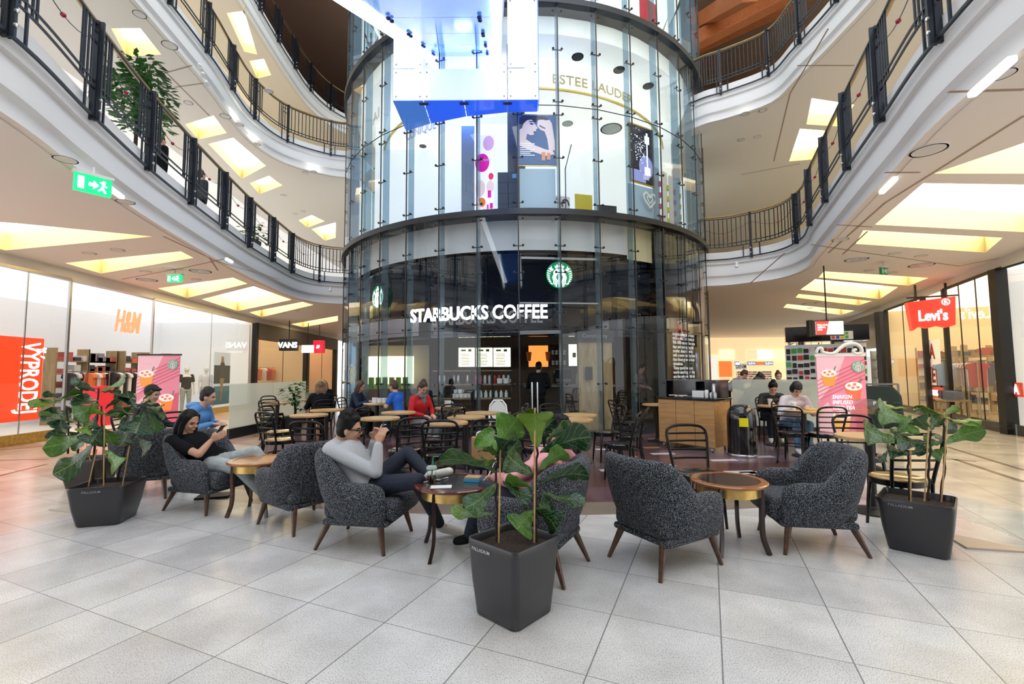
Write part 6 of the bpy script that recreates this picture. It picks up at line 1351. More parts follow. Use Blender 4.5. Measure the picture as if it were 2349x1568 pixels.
for i, (px, py_, c, nm, where) in enumerate([(205, 14.0, (K_, W_, K_), ('black', 'white', 'black'), 'left'), (250, 13.6, (O_, W_), ('orange', 'white'), 'middle'), (300, 14.5, (K_, W_), ('black', 'white'), 'right')]):
    X_ = -12.6+.4*i; p = at(px, 850, X=X_); rack(p.x, p.y, pi/2-.2, 9, c[:2], 'clothes rail in the bright white shop at left, %s one' % where, ('%%s garment on the %s rail of the bright white shop' % where, nm[:2], '%%s garments on the %s white-shop rail' % where), z=1.45)
for k, (px, c) in enumerate([(225, M_hmw)]):
    m = MB(); p = at(228, 880, X=-11.6); m.box((0, 0, .55), (.4, .5, 1.1)); o = m.build('red_plinth', colm((.75, .03, .05), .5, .2)); o.location = (p.x, p.y, .015); tag(o, 'red promotional plinth at the entrance of the white shop', 'plinth')
# vertical sale banner
def bannerflat(W, px0, px1, z0, z1, m, name, label, cat='banner', off=.15, sg=-1, em=None):
    a, d = hitwall(W, px0); b, _ = hitwall(W, px1); 
    if a.y > b.y: a, b = b, a
    d = (b-a).normalized(); n = V((d.y, -d.x, 0))*sg; c = (a+b)/2+n*off
    t = thing(name, label, cat, (c.x, c.y, (z0+z1)/2)); q = MB(); M_ = frame((0, 0, 0), d if sg < 0 else -d, (0, 0, 1))
    q.box((0, 0, 0), ((b-a).length, z1-z0, .02), M=M_); q.build('panel', m, t); return t, M_, (b-a).length, z1-z0
t, M_, wd, hh = bannerflat(WL, 3, 112, .47, 2.22, mat('banner_red', (.85, .06, .02), .4, emit=.35, ecol=(1, .08, .02)), 'sale_banner', 'tall red window banner reading VÝPRODEJ downwards')
q = textmb('VÝPRODEJ', .40, .002, .007, align='CENTER'); xs = [v[0] for v in q.v]; k = 1.5/(max(xs)-min(xs)); w2 = wd*.5
q.warp(lambda v: V((v.y*k*1.55*1.1+wd*.02, -v.x*k+.02, .02+v.z))); q.warp(lambda v: M_ @ V((v.x, v.y, v.z))); q.build('lettering', M_rw, t)
q = textmb("'IS", .12, .002, .004); q.warp(lambda v: M_ @ V((v.y*2.4+wd*.34, -v.x*1.1+.62, .022+v.z))); q.build('small_lettering', M_rw, t)
def sign_on(W, px0, px1, z0, z1, text, m, label, sg=-1, off=-.05, shear=0, bold=.01, ext=.02, tall=1.0):
    a, d = hitwall(W, px0); b, _ = hitwall(W, px1)
    if a.y > b.y: a, b = b, a
    d = (b-a).normalized(); n = V((d.y, -d.x, 0))*sg; xd = d if sg < 0 else -d; c = (a+b)/2+n*off
    q = textmb(text, 1, ext, bold, shear); xs = [v[0] for v in q.v]; ys = [v[1] for v in q.v]; sx = (b-a).length/(max(xs)-min(xs)); sy = (z1-z0)/(max(ys)-min(ys)); x0 = (max(xs)+min(xs))/2; y0 = min(ys)
    M_ = frame((0, 0, 0), xd, (0, 0, 1)); q.warp(lambda v: M_ @ V(((v.x-x0)*sx, (v.y-y0)*sy+z0, v.z)))
    o = q.build('shop_lettering', m); o.location = (c.x, c.y, 0); return tag(o, label, 'sign')
sign_on(WL, 268, 326, 2.55, 3.15, 'H&M', mat('neon_red', (1, .2, .1), .4, emit=1.6, ecol=(1, .12, .06)), 'red lit letters H&M over the entrance of the white shop', shear=.3, off=.1, bold=.004)
# mannequins: one continuous body each
def mannequin(label, x, y, rz, top, bottom, base=True):
    J = J_stand(x, y, math.cos(rz), math.sin(rz), 0, 0, 1.0, (.05, .85)); J['wrists'] = [V(w_) for w_ in J['wrists']]
    f = V((math.cos(rz), math.sin(rz), 0)); s = f.cross(V((0, 0, 1))); m = MB(); p = J['pelvis']; nk = J['neck']
    m.tube(curve([p-V((0, 0, .06)), p, p.lerp(nk, .35), p.lerp(nk, .8), nk-V((0, 0, .03))], 4), [.11, .135, .15, .15, .145, .135, .13, .128, .13, .14, .152, .16, .165, .16, .14, .10, .06], 16, flat=.65, ref=f)
    m.tube([nk-V((0, 0, .05)), nk+V((0, 0, .1))], [.055, .05], 10); m.ell(nk+V((0, 0, .17))+f*.015, (.075, .085, .11), 0, 12)
    for k in (-1, 1):
        sh = nk-V((0, 0, .06))+s*k*.17; el = sh+s*k*.06-V((0, 0, .28)); wr = el+f*.06-V((0, 0, .25)); limb(m, [sh, el], [.045, .035]); limb(m, [el, wr], [.035, .025]); m.ell(wr-V((0, 0, .07)), (.03, .03, .08), 0, 6)
        limb(m, [p+s*k*.09, p+s*k*.1-V((0, 0, .43))], [.08, .05]); limb(m, [p+s*k*.1-V((0, 0, .43)), V((x, y, .08))+s*k*.11], [.05, .035]); m.ell(V((x, y, .04))+s*k*.11+f*.06, (.06, .06, .035), 0, 6)
    o = V((x, y, 0)); m.warp(lambda v: v-o); b_ = soften(m.build('mannequin', M_white, None, fix=False), .016, 2); b_.location = o; tag(b_, label, 'mannequin')
    for nm, mt, za, zb, g in (('top', top, .98, 1.40, 1.14), ('trousers', bottom, None, None, 1)):
        q = MB()
        if nm == 'top': q.tube(curve([p-V((0, 0, .02)), p.lerp(nk, .4), nk-V((0, 0, .05))], 4), [.16, .158, .155, .152, .152, .16, .172, .165, .12], 16, flat=.7, ref=f); [limb(q, [nk-V((0, 0, .06))+s*k*.17, nk+s*k*.21-V((0, 0, .24))], [.06, .055]) for k in (-1, 1)]
        else: q.tube([p-V((0, 0, .08)), p+V((0, 0, .05))], [.14, .155], 14, flat=.72, ref=f); [limb(q, [p+s*k*.09, p+s*k*.1-V((0, 0, .43)), V((x, y, .14))+s*k*.11], [.092, .062, .045]) for k in (-1, 1)]
        q.warp(lambda v: v-o); soften(q.build(nm, mt, b_, fix=False), .016, 2)
for k, (px, X_, tp, bt, lb) in enumerate([(428, -11.4, blackc, ldenim, 'mannequin in a black T-shirt and pale trousers behind the left shop glass'), (473, -11.6, M_white, mat('beige_trousers', (.6, .55, .5), .8), 'white mannequin in pale clothes right of the black-shirted mannequin'), (498, -12.4, M_white, blackc, 'mannequin farther inside with dark trousers, beside the tall window poster')]):
    p = at(px, 860, X=X_); mannequin(lb, p.x, p.y, -.6, tp, bt)
t, M_, wd, hh = bannerflat(WL, 500, 536, .30, 2.25, colm((.55, .60, .66), .5, .2), 'window_poster', 'tall fashion poster of a standing figure in the left shop window', 'poster')
for nm, c, P in (('pool_picture', (.05, .25, .38), rect(-wd/2, -hh/2, wd/2, -hh*.15)), ('dark_foliage_picture', (.03, .04, .04), rect(-wd/2, -hh*.1, wd*.5, hh*.25)), ('figure_picture', (.4, .24, .17), [(-.12, -.85), (.0, -.85), (.05, -.3), (.2, .1), (.12, .5), (.06, .82), (-.08, .82), (-.12, .5), (-.2, .1), (-.1, -.3)]), ('shirt_picture', (.05, .05, .06), [(-.22, .0), (.22, .0), (.2, .45), (.1, .6), (-.1, .6), (-.2, .45)])):
    q = MB(); q.prism(P, .012, .02 if 'fig' in nm else .015 if 'shirt' not in nm else .024, M=M_); q.build(nm, colm(c), t)
# dark shops beyond (shoe shop, outdoor shop)
M_dk = mat('dark_shop_wall', (.10, .085, .07), .6)
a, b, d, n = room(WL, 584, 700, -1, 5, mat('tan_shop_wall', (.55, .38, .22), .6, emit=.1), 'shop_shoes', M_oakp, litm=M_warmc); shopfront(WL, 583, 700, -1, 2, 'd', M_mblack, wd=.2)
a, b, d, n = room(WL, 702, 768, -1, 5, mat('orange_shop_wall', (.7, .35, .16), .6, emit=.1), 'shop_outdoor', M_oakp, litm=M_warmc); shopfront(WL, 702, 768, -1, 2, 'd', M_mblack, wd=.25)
def darkband(W, px0, px1, sg, z0, z1, m, nm):
    a, d = hitwall(W, px0); b, _ = hitwall(W, px1); q = MB(); q.bar(a+V((0, 0, (z0+z1)/2)), b+V((0, 0, (z0+z1)/2)), .3, z1-z0); return struct(q.build(nm, m))
darkband(WL, 584, 768, -1, 2.95, 3.6, M_dk, 'trim_20')
def boxsign(px, py, Y, wd, hh, dp, m, label, text=None, tm=None, rz=0, ts=.3, name='projecting_sign'):
    p = at(px, py, Y=Y); t = thing(name, label, 'sign', p, rz); q = MB(); q.box((0, 0, 0), (wd, dp, hh)); q.build('sign_box', m, t, bevel=.01)
    if text: q = textmb(text, ts, .01, .012); xs = [v[0] for v in q.v]; x0 = (max(xs)+min(xs))/2; q.warp(lambda v: V((v.x-x0, -dp/2-.012-v.z*.5, v.y-ts*.35))); q.build('lettering', tm or M_lit, t)
    q = MB(); q.bar((0, 0, hh/2), (0, 0, 3.84-p.z), .03, .03); q.build('bracket', M_mblack, t); return t
boxsign(663, 791, 20.5, .78, .52, .25, colm((.02, .025, .03), .4), 'black projecting sign with white word VANS at far left', 'VANS', ts=.34)
boxsign(732, 795, 22.5, .50, .62, .25, colm((.6, .01, .04), .4, .4), 'red projecting sign with small white mark, right of the black one', 'TNF' if False else '///', ts=.18)
boxsign(706, 800, 21.5, .55, .36, .1, mat('screen_white', (.8, .9, .92), .3, emit=.9), 'small white screen hanging between the black and red signs', None)
for i, (px, X_) in enumerate([(610, -13.0), (640, -13.2), (662, -13.4)]):
    p = at(px, 850, X=X_); rack(p.x, p.y, pi/2-.3, 8, ((W_, R_2, O_), (O_, W_, K_), (W_, N_, R_2))[i], 'clothes rail in the shoe shop at left, %s one' % ('first', 'second', 'third')[i], ('%%s garment on the %s shoe-shop rail' % ('first', 'second', 'third')[i], (('white', 'red', 'orange'), ('orange', 'white', 'black'), ('white', 'navy', 'red'))[i], '%%s garments on the %s shoe-shop rail' % ('first', 'second', 'third')[i]), z=1.7, ln=2.2)
p = at(715, 850, X=-13.3); rack(p.x, p.y, pi/2-.3, 12, (O_, W_, B_), 'clothes rail of orange jackets in the outdoor shop at left', ('%s jacket in the outdoor shop at left', ('orange', 'white', 'blue'), '%s jackets in the outdoor shop'), z=1.9, ln=4)
# shelf boards with shoe boxes in the shoe shop rear
t = thing('wall_shelving', 'tan wall shelving with boxes inside the shoe shop', 'shelf', (-15.2, 20.8, 0), pi/2); m = MB()
for z in (.6, 1.1, 1.6, 2.1, 2.5): m.box((0, 0, z), (4, .3, .04))
m.build('shelf_board', M_oakp, t); m = MB(); random.seed(8)
for z in (.6, 1.1, 1.6, 2.1):
    for k in range(16): m.box((-1.9+k*.25, 0, z+.14), (.18, .24, .16+random.random()*.08), k % 3)
m.build('boxes', [M_paper, M_red, colm((.05, .08, .2))], t)
# ---------------------------------------------------------------- right-hand shops
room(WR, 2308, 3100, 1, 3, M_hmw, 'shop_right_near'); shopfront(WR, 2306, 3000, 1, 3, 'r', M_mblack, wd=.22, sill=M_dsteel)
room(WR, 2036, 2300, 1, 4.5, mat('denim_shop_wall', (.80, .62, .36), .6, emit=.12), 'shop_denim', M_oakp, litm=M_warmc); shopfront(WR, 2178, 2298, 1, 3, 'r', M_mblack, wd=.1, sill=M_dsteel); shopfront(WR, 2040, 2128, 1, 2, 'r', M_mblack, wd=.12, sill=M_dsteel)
def stand_sign(): pass
L = [(2230, 12.4, (R_2, W_, B_), ('dark red', 'white', 'pale blue'), 'first'), (2195, 13.3, (W_, O_, R_2), ('white', 'orange', 'dark red'), 'second'), (2160, 12.8, (B_, R_2), ('pale blue', 'dark red'), 'third'), (2250, 13.6, (N_, W_), ('navy', 'white'), 'fourth')]
for px, X_, c, nm, wh in L:
    p = at(px, 850, X=X_); rack(p.x, p.y, .9, 9, c, 'clothes rail in the denim shop at right, %s one' % wh, ('%%s garment on the %s denim-shop rail' % wh, nm, '%%s garments on the %s denim-shop rail' % wh), z=1.55, ln=1.7)
p = at(2180, 900, X=11.6); t = thing('display_table', 'low display table with folded dark jeans in the denim shop', 'table', (p.x, p.y, .015), .9); m = MB(); m.box((0, 0, .6), (1.4, .6, .04)); [m.box((sx*.65, sy*.25, .3), (.04, .04, .6)) for sx in (-1, 1) for sy in (-1, 1)]; m.build('table_frame', M_oakp, t)
for k in range(4):
    m = MB(); [m.box((0, 0, .02+.035*j), (.26, .3, .03)) for j in range(6)]; o = m.build('folded_jeans', colm((.03, .035, .06) if k % 2 else (.2, .22, .3), .9)); q = Matrix.Rotation(.9, 4, 'Z') @ V((-.5+k*.33, 0, 0)); o.location = (p.x+q.x, p.y+q.y, .635); tag(o, 'stack of %s folded jeans on the low table in the denim shop' % ('dark' if k % 2 else 'greyish'), 'jeans', '%s jeans stacks' % ('dark' if k % 2 else 'greyish'))
t, M_, wd, hh = bannerflat(WR, 2118, 2149, .95, 2.30, colm((.88, .80, .66), .5, .2), 'sale_sign', 'tall cream window sign with red letters A and E', 'sign', sg=1, off=.1)
for s, z in (('A', .12), ('E', -.58)):
    q = textmb(s, .62, .002, .02); q.warp(lambda v: M_ @ V((v.x*.8, v.y+z, .02+v.z))); q.build('lettering', colm((.45, .07, .03)), t)
t, M_, wd, hh = bannerflat(WR, 2112, 2151, .56, .90, colm((.80, .10, .04), .5, .2), 'discount_sign', 'red window sign reading 50% below the cream letter sign', 'sign', sg=1, off=.1)
q = textmb('-50%', .22, .002, .012); q.warp(lambda v: M_ @ V((v.x*1.3, v.y-.08, .02+v.z))); q.build('lettering', M_rw, t)
t, M_, wd, hh = bannerflat(WR, 2296, 2328, .82, 1.12, colm((.80, .06, .03), .5, .2), 'discount_sign', 'red sign reading SA at the far right window edge', 'sign', sg=1, off=.1)
q = textmb('SA', .28, .002, .012); q.warp(lambda v: M_ @ V((v.x*1.0, v.y-.09, .02+v.z))); q.build('lettering', M_rw, t)
# more goods inside the shops
def shelves(x, y, rz, label, ln=2.0, hh=2.2, seed=1, cols=None):
    t = thing('wall_shelves', label, 'shelf', (x, y, .015), rz); m = MB(); [m.box((0, 0, z), (ln, .35, .03)) for z in [.3+.38*k for k in range(int(hh/.38))]]; [m.box((s*ln/2, 0, hh/2), (.04, .36, hh)) for s in (-1, 0, 1)]; m.build('shelf_frame', M_oakp, t)
    rg = random.Random(seed); q = MB()
    for z in [.3+.38*k for k in range(int(hh/.38))]:
        for k in range(int(ln/.26)):
            h_ = .08+.18*rg.random(); q.box((-ln/2+.16+k*.26, 0, z+.02+h_/2), (.2, .28, h_), rg.randrange(5))
    o = q.build('folded_goods', cols or [colm((.04, .05, .1)), colm((.6, .6, .6)), colm((.12, .16, .25)), colm((.45, .06, .05)), colm((.3, .2, .12))], t); tag(o, kind='stuff'); return t
for k, (px, X_, rz, lb) in enumerate([(2215, 14.8, .7, 'first'), (2185, 15.6, .7, 'second'), (2110, 14.9, .7, 'third'), (2070, 15.6, .7, 'fourth')]):
    p_ = at(px, 850, X=X_); shelves(p_.x, p_.y, rz+pi/2-.3, 'oak shelves of folded clothes in the denim shop, %s from the right' % lb, seed=k)
for k, (px, X_) in enumerate([(190, -13.2), (255, -13.2), (330, -13.0)]):
    p_ = at(px, 850, X=X_); shelves(p_.x, p_.y, pi/2, 'shelves of folded clothes at the back of the white shop, %s from the left' % ('first', 'second', 'third')[k], seed=10+k, cols=[colm((.05, .05, .06)), colm((.7, .7, .72)), colm((.75, .2, .08)), colm((.3, .3, .35)), colm((.5, .12, .1))])
for k, (px, X_) in enumerate([(605, -14.4), (655, -14.6), (728, -14.6)]):
    p_ = at(px, 850, X=X_); shelves(p_.x, p_.y, pi/2, 'crowded shelves at the back of the %s' % ('shoe shop, left one', 'shoe shop, right one', 'outdoor shop')[k], ln=2.8, hh=2.7, seed=20+k)
# projecting red tab sign
p = at(2135, 722, Y=12.3); t = thing('projecting_sign', 'red trapezoid box sign with white Levi\'s lettering hanging at right', 'sign', p, .0); m = MB()
ang_ = -.75; Pz = [(-.52, .36), (.5, .46), (.46, -.30), (.30, -.36), (.12, -.30), (-.10, -.36), (-.30, -.30), (-.44, -.42)]
MS = Matrix.Rotation(ang_+.35, 4, 'Z') @ Matrix.Rotation(pi/2, 4, 'X'); m.prism(Pz[::-1], -.13, .13, M=MS); m.build('sign_box', mat('sign_red', (.75, .03, .02), .35, emit=.5, ecol=(1, .05, .03)), t, bevel=.01)
q = textmb("Levi's", .40, .01, .008); xs = [v[0] for v in q.v]; x0 = (max(xs)+min(xs))/2; q.warp(lambda v: MS @ V(((v.x-x0)*.72, v.y-.16, .14+v.z))); q.build('lettering', M_lit, t)
q = MB(); q.tube([tuple(MS @ V((.28+.08*math.cos(a), .32+.08*math.sin(a), .15))) for a in [k*pi/8 for k in range(16)]], .01, 5, closed=True); q2 = textmb('R', .12, .004, .004); q2.warp(lambda v: MS @ V((v.x+.28, v.y+.28, .145+v.z))); q.merge(q2); q.build('registered_mark', M_lit, t)
q = MB(); [q.bar(MS @ V((x, .4, 0)), MS @ V((x, .85, 0)), .04, .04) for x in (-.3, .35)]; q.bar(MS @ V((-.5, .5, 0)), MS @ V((.6, .5, 0)), .04, .04); q.build('bracket', M_mblack, t)
# black portal shop with silver letters, blue-white interior
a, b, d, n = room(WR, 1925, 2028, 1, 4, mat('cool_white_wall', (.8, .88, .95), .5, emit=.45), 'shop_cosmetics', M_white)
darkband(WR, 1926, 2030, 1, 2.3, 3.62, mat('portal_black', (.02, .024, .03), .3), 'trim_21')
m = MB(); a, _ = hitwall(WR, 2030); m.bar(a, a+V((0, 0, 3.62)), .35, .25); a, _ = hitwall(WR, 1932); m.bar(a, a+V((0, 0, 3.62)), .2, .2); struct(m.build('trim_22', M_dsteel))
sign_on(WR, 1963, 1993, 2.85, 3.12, 'MAC', M_lit, 'small silver lit letters MAC on the black shopfront', sg=1, off=-.25, bold=.01)
p = at(1985, 870, X=16.5); t = thing('cosmetics_shelf', 'bright white cosmetics shelf inside the black-fronted shop', 'shelf', (p.x, p.y, .015), 1.1); m = MB(); m.box((0, 0, 1.0), (2.2, .4, 2.0)); m.build('cabinet', M_hmw, t); m = MB(); random.seed(5)
for z in (.5, .8, 1.1, 1.4, 1.7):
    for k in range(9): m.box((-1+k*.24, -.25, z), (.1, .1, .12), random.randrange(3))
m.build('products', [M_mblack, colm((.35, .15, .12)), colm((.2, .6, .6))], t)
# deep corridor: shopfronts, end shop
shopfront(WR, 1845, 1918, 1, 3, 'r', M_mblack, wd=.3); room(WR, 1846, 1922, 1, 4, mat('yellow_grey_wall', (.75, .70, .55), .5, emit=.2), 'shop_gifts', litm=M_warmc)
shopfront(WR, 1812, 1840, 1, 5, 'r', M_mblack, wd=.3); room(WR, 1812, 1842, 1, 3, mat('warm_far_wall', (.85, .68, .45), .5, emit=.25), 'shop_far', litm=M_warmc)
q = MB(); q.box((13.5, 33, 1.93), (13, .2, 3.86)); struct(q.build('wall_corridor_end', mat('cream_end_wall', (.90, .70, .44), .5, emit=.35, ecol=(1, .75, .45))))  # warm glow put into the end wall itself
def endpic(x0, y0, x1, y1, m, label, name='shop_panel', cat='panel', Y=32.8, text=None, tm=None, ts=1):
    a = at(x0, y1, Y=Y); b = at(x1, y0, Y=Y); t = thing(name, label, cat, (a+b)/2); q = MB(); q.box((0, 0, 0), (b.x-a.x, .05, b.z-a.z)); q.build('panel', m, t)
    if name == 'box_sign': q = MB(); q.bar((0, 0, (b.z-a.z)/2), (0, 0, 3.845-t.location.z), .04, .04); q.build('hanger', M_mblack, t)
    if text: q = textmb(text, 1, .01, .012); xs = [v[0] for v in q.v]; ys = [v[1] for v in q.v]; sx = (b.x-a.x)*.9/(max(xs)-min(xs)); sz = (b.z-a.z)*.6/(max(ys)-min(ys)); x0, z0 = (max(xs)+min(xs))/2, (max(ys)+min(ys))/2; q.warp(lambda v: V(((v.x-x0)*sx, -.05, (v.y-z0)*sz))); q.build('lettering', tm or M_rw, t)
    return t
endpic(1650, 828, 1678, 864, colm((.85, .22, .05), .5, .4), 'orange poster on the far end wall of the right corridor', 'poster', 'poster')
endpic(1715, 829, 1733, 837, colm((.10, .18, .4), .5, .2), 'blue sign reading SLEVA at the far end, left one', 'far_sign', 'sign', text='SLEVA'); endpic(1754, 829, 1773, 837, colm((.10, .18, .4), .5, .2), 'blue sign reading SLEVA at the far end, right one', 'far_sign', 'sign', text='SLEVA')
endpic(1733, 829, 1754, 837, colm((.80, .30, .15), .5, .2), 'orange sign strip between the two blue signs at the far end', 'far_sign', 'sign'); endpic(1687, 832, 1712, 848, colm((.8, .8, .78), .5, .2), 'white sign reading DENIM at the far end of the corridor', 'far_sign', 'sign', text='DENIM', tm=colm((.03, .04, .08)))
endpic(1686, 829, 1696, 838, colm((.08, .15, .5), .5, .2), 'small blue square sign with a white figure at the far end', 'far_sign', 'sign', Y=32.6, text='1')
for k_, (x0_, x1_) in enumerate([(1652, 1684), (1714, 1736), (1738, 1772), (1776, 1800)]):
    endpic(x0_, 802, x1_, 824, mat('lit_window_%d' % k_, ((.95, .85, .6), (.9, .6, .4), (.85, .9, .9), (.95, .75, .5))[k_], .5, emit=.5), 'lit shop window band at the far corridor end, %s from the left' % ('first', 'second', 'third', 'last')[k_], 'far_window', 'window')
random.seed(12)
m_ = endpic(1690, 850, 1770, 880, colm((.75, .62, .5), .5, .2), 'crowded shelves of shoes at the far end of the corridor', 'shoe_wall', 'shelves'); q = MB()
for r_ in range(6):
    for k in range(18): q.box((-1.15+k*.135+random.random()*.03, -.06, -.42+r_*.16), (.09, .05, .07), random.randrange(4))
q.build('shoes', [M_mblack, M_paper, M_red, colm((.05, .1, .3))], m_)
endpic(1622, 815, 1646, 870, colm((.9, .85, .8), .5, .4), 'pale shop window at the left edge of the far corridor', 'far_window', 'window')
# gift stall behind the pink banner
t = thing('gift_stall', 'crowded white and black gift stall behind the pink banner', 'stall', (8.7, 12.6, 0), -.5); m = MB(); m.box((0, .3, 1.1), (1.9, .1, 2.1)); m.box((0, 0, .3), (1.9, .7, .6)); m.build('back_panel', M_hmw, t); m = MB(); random.seed(2)
for z in (.75, .95, 1.15, 1.35, 1.55, 1.75, 1.95):
    for k in range(13): m.box((-.88+k*.145, .18, z+random.random()*.05), (.09+.04*random.random(), .08, .1+.05*random.random()), random.choice((0, 0, 0, 1, 2, 3)))
m.build('goods', [M_mblack, M_paper, colm((.1, .45, .12)), M_red], t); m = MB(); m.box((0, .1, 2.42), (1.9, .7, .42)); m.build('canopy', M_black, t); m = MB(); m.box((.35, -.27, 2.35), (.5, .02, .22)); o = m.build('badge', M_paper, t)
for k in range(8): m = MB(); m.box((.16+.1*(k % 4), -.285, 2.40-.1*(k//4)), (.07, .01, .07)); m.build('colour_tile', colm(((.7, .05, .05), (.1, .5, .1), (.8, .6, .05), (.05, .1, .5))[(k*3) % 4]), o)
t = thing('jacket_display', 'dark hooded jacket hanging on a display behind the right plants', 'jacket', (6.6, 8.4, 0), -.4); m = MB(); m.prism([(-.45, .35), (.45, .35), (.42, .95), (.30, 1.12), (-.30, 1.12), (-.45, .9)], -.12, .12, M=Matrix.Rotation(pi/2, 4, 'X')); m.build('jacket', colm((.012, .03, .028), .8), t, bevel=.05, seg=3); m = MB(); m.bar((-.4, 0, 0), (-.4, 0, 1.15), .03, .03); m.bar((.4, 0, 0), (.4, 0, 1.15), .03, .03); m.bar((-.4, 0, 1.15), (.4, 0, 1.15), .03, .03); m.build('stand', M_steel, t)
q = textmb('P R E', .09, .002, .004); q.warp(lambda v: V((v.x+.08, -.125-v.z, v.y+.78))); q.build('lettering', M_paper, t)
# yellow box sign of the post counter, splash sign
endpic(1868, 795, 1890, 822, colm((.95, .70, .02), .5, .5), 'yellow box sign in the corridor left of the hanging screen stem', 'box_sign', 'sign', Y=24); endpic(1819, 792, 1838, 818, mat('splash_white', (.85, .95, 1), .4, emit=.8), 'white splash-shaped lit sign in the right corridor', 'box_sign', 'sign', Y=26)
# hanging screen
p = at(1897, 752, Y=10.5); t = thing('hanging_screen', 'screen with red and white advert hanging from the right ceiling', 'screen', p, -.12); m = MB(); m.box((0, 0, 0), (.70, .08, .36)); m.build('housing', M_mblack, t, bevel=.01); m = MB(); m.box((.03, -.045, 0), (.60, .01, .31)); m.build('display', mat('screen_pale', (.75, .85, .8), .3, emit=.6), t)
m = MB(); m.prism([(-.27, -.155), (-.05, -.155), (.02, .155), (-.27, .155)], .052, .056, M=Matrix.Rotation(pi/2, 4, 'X')); m.build('red_field', colm((.7, .05, .04), .4, .5), t); q = textmb('PALLADIUM\nARENA\n2016', .055, .001, .001, align='LEFT'); q.warp(lambda v: V((v.x-.24, -.06-v.z, v.y+.05))); q.build('lettering', M_rw, t)
m = MB(); m.cyl((0, 0, .18), (0, 0, 3.85-p.z), .015, n=8); m.box((-.36, .03, 0), (.08, .12, .38)); m.build('pole', M_mblack, t)
# exit signs
def exitsign(x, y, z_, wd, hh, rz, label, dark=False):
    p = at(x, y, z=z_-.22); t = thing('exit_sign', label, 'exit sign', p, rz); m = MB(); m.box((0, 0, 0), (wd, .05, hh)); m.build('panel', mat('exit_green', (.0, .35, .10) if not dark else (.02, .10, .04), .4, emit=.9 if not dark else .1, ecol=(.0, .6, .18)), t)
    q = MB(); q.box((-wd*.33, -.03, 0), (wd*.16, .01, hh*.7)); q.prism([(-wd*.12, .02), (0, .02), (0, .05), (.05, .0), (0, -.05), (0, -.02), (-wd*.12, -.02)], .026, .032, M=Matrix.Rotation(pi/2, 4, 'X')); q.ell((wd*.28, -.03, hh*.28), (.016, .006, .016), 0, 6); q.bar((wd*.28, -.03, hh*.2), (wd*.24, -.03, -.02), .02, .02); q.bar((wd*.24, -.03, -.02), (wd*.34, -.03, -hh*.36), .016, .016); q.bar((wd*.24, -.03, -.02), (wd*.14, -.03, -hh*.3), .016, .016); q.bar((wd*.18, -.03, .05), (wd*.36, -.03, .0), .013, .013); q.build('pictogram', M_lit if not dark else M_paper, t)
    m = MB(); m.box((0, 0, hh/2+.02), (wd*1.1, .09, .03)); m.bar((0, 0, hh/2), (0, 0, z_-p.z), .02, .02); m.build('mount', M_white, t)
exitsign(213, 425, ZC, .33, .20, .95, 'green lit exit sign under the left gallery, nearest the viewer'); exitsign(401, 639, ZC, .34, .16, -.05, 'green lit exit sign with running figure between two round vents'); exitsign(2027, 622, ZC, .18, .15, .2, 'small dark green exit sign with arrow in the right ceiling', True)
for px, py, a_, lb in ((318, 422, 0, 'white linear lamp under the left slab edge, nearest one'), (565, 590, 0, 'small white linear lamp under the left slab edge'), (2183, 150, 0, 'white linear lamp under the right slab edge, nearest one'), (1977, 412, 0, 'white linear lamp under the right slab edge, second one')):
    p = at(px, py, z=3.86); E_ = L1 if px < 1000 else R1; i = min(range(len(E_)-1), key=lambda k: (V((*E_[k], 0))-V((p.x, p.y, 0))).length); d = V((E_[i+1][0]-E_[i-1][0], E_[i+1][1]-E_[i-1][1], 0)).normalized(); m = MB(); m.box((0, 0, -.028), (.5 if px not in (565,) else .3, .07, .06)); o = m.build('linear_lamp', mat('lamp_white', (.9, .9, .9), .4, emit=.4), bevel=.015); o.location = (p.x+(-.42 if px < 1000 else .42), p.y+.1, 3.848); o.rotation_euler[2] = math.atan2(d.y, d.x); tag(o, lb, 'lamp')
# ceiling edge of the slab near the drum
# glass screens of the cafe
def screen(a, b, z0, z1, m, label, base=True):
    a, b = V((*a, 0)), V((*b, 0)); t = thing('glass_screen', label, 'screen', (a+b)/2); o = -t.location; n = max(1, int((b-a).length/1.3)); 
    for k in range(n):
        p, q_ = a.lerp(b, k/n+.005), a.lerp(b, (k+1)/n-.005); g = MB(); g.bar(p+o+V((0, 0, (z0+z1)/2)), q_+o+V((0, 0, (z0+z1)/2)), .012, z1-z0); g.build('glass_pane', m, t)
    if base: g = MB(); g.bar(a+o+V((0, 0, z0/2)), b+o+V((0, 0, z0/2)), .06, z0); g.build('base_rail', M_mblack, t)
    return t
screen((-6.2, 10.0), (-6.15, 13.6), .22, 1.2, M_frost, 'frosted glass screen on black base at the left of the cafe'); screen((4.95, 10.3), (6.6, 9.75), .2, 1.22, M_frost, 'frosted glass screen behind the two seated people at right')
screen((5.35, 7.6), (4.75, 5.6), .1, 1.0, M_glass, 'clear glass screen at the right cafe edge behind the pink banner'); screen((3.95, 4.9), (3.9, 3.55), .1, .98, M_glass, 'clear glass screen next to the right planter', base=False)
m = MB(); m.prism([(0, 0), (.5, -.12), (.12, .35)], 0, .014); o = m.build('screen_foot', mat('beige_plate', (.55, .44, .34), .4)); o.location = (3.55, 3.66, 0); tag(o, 'beige triangular foot plate of the glass screen beside the right planter', 'foot plate')
m = MB(); m.prism([(0, 0), (-.35, .1), (-.05, .35)], 0, .014); o = m.build('screen_foot', mat('beige_plate', (.55, .5, .45), .4)); o.location = (-4.5, 4.75, 0); tag(o, 'pale triangular foot plate beside the left front planter', 'foot plate')
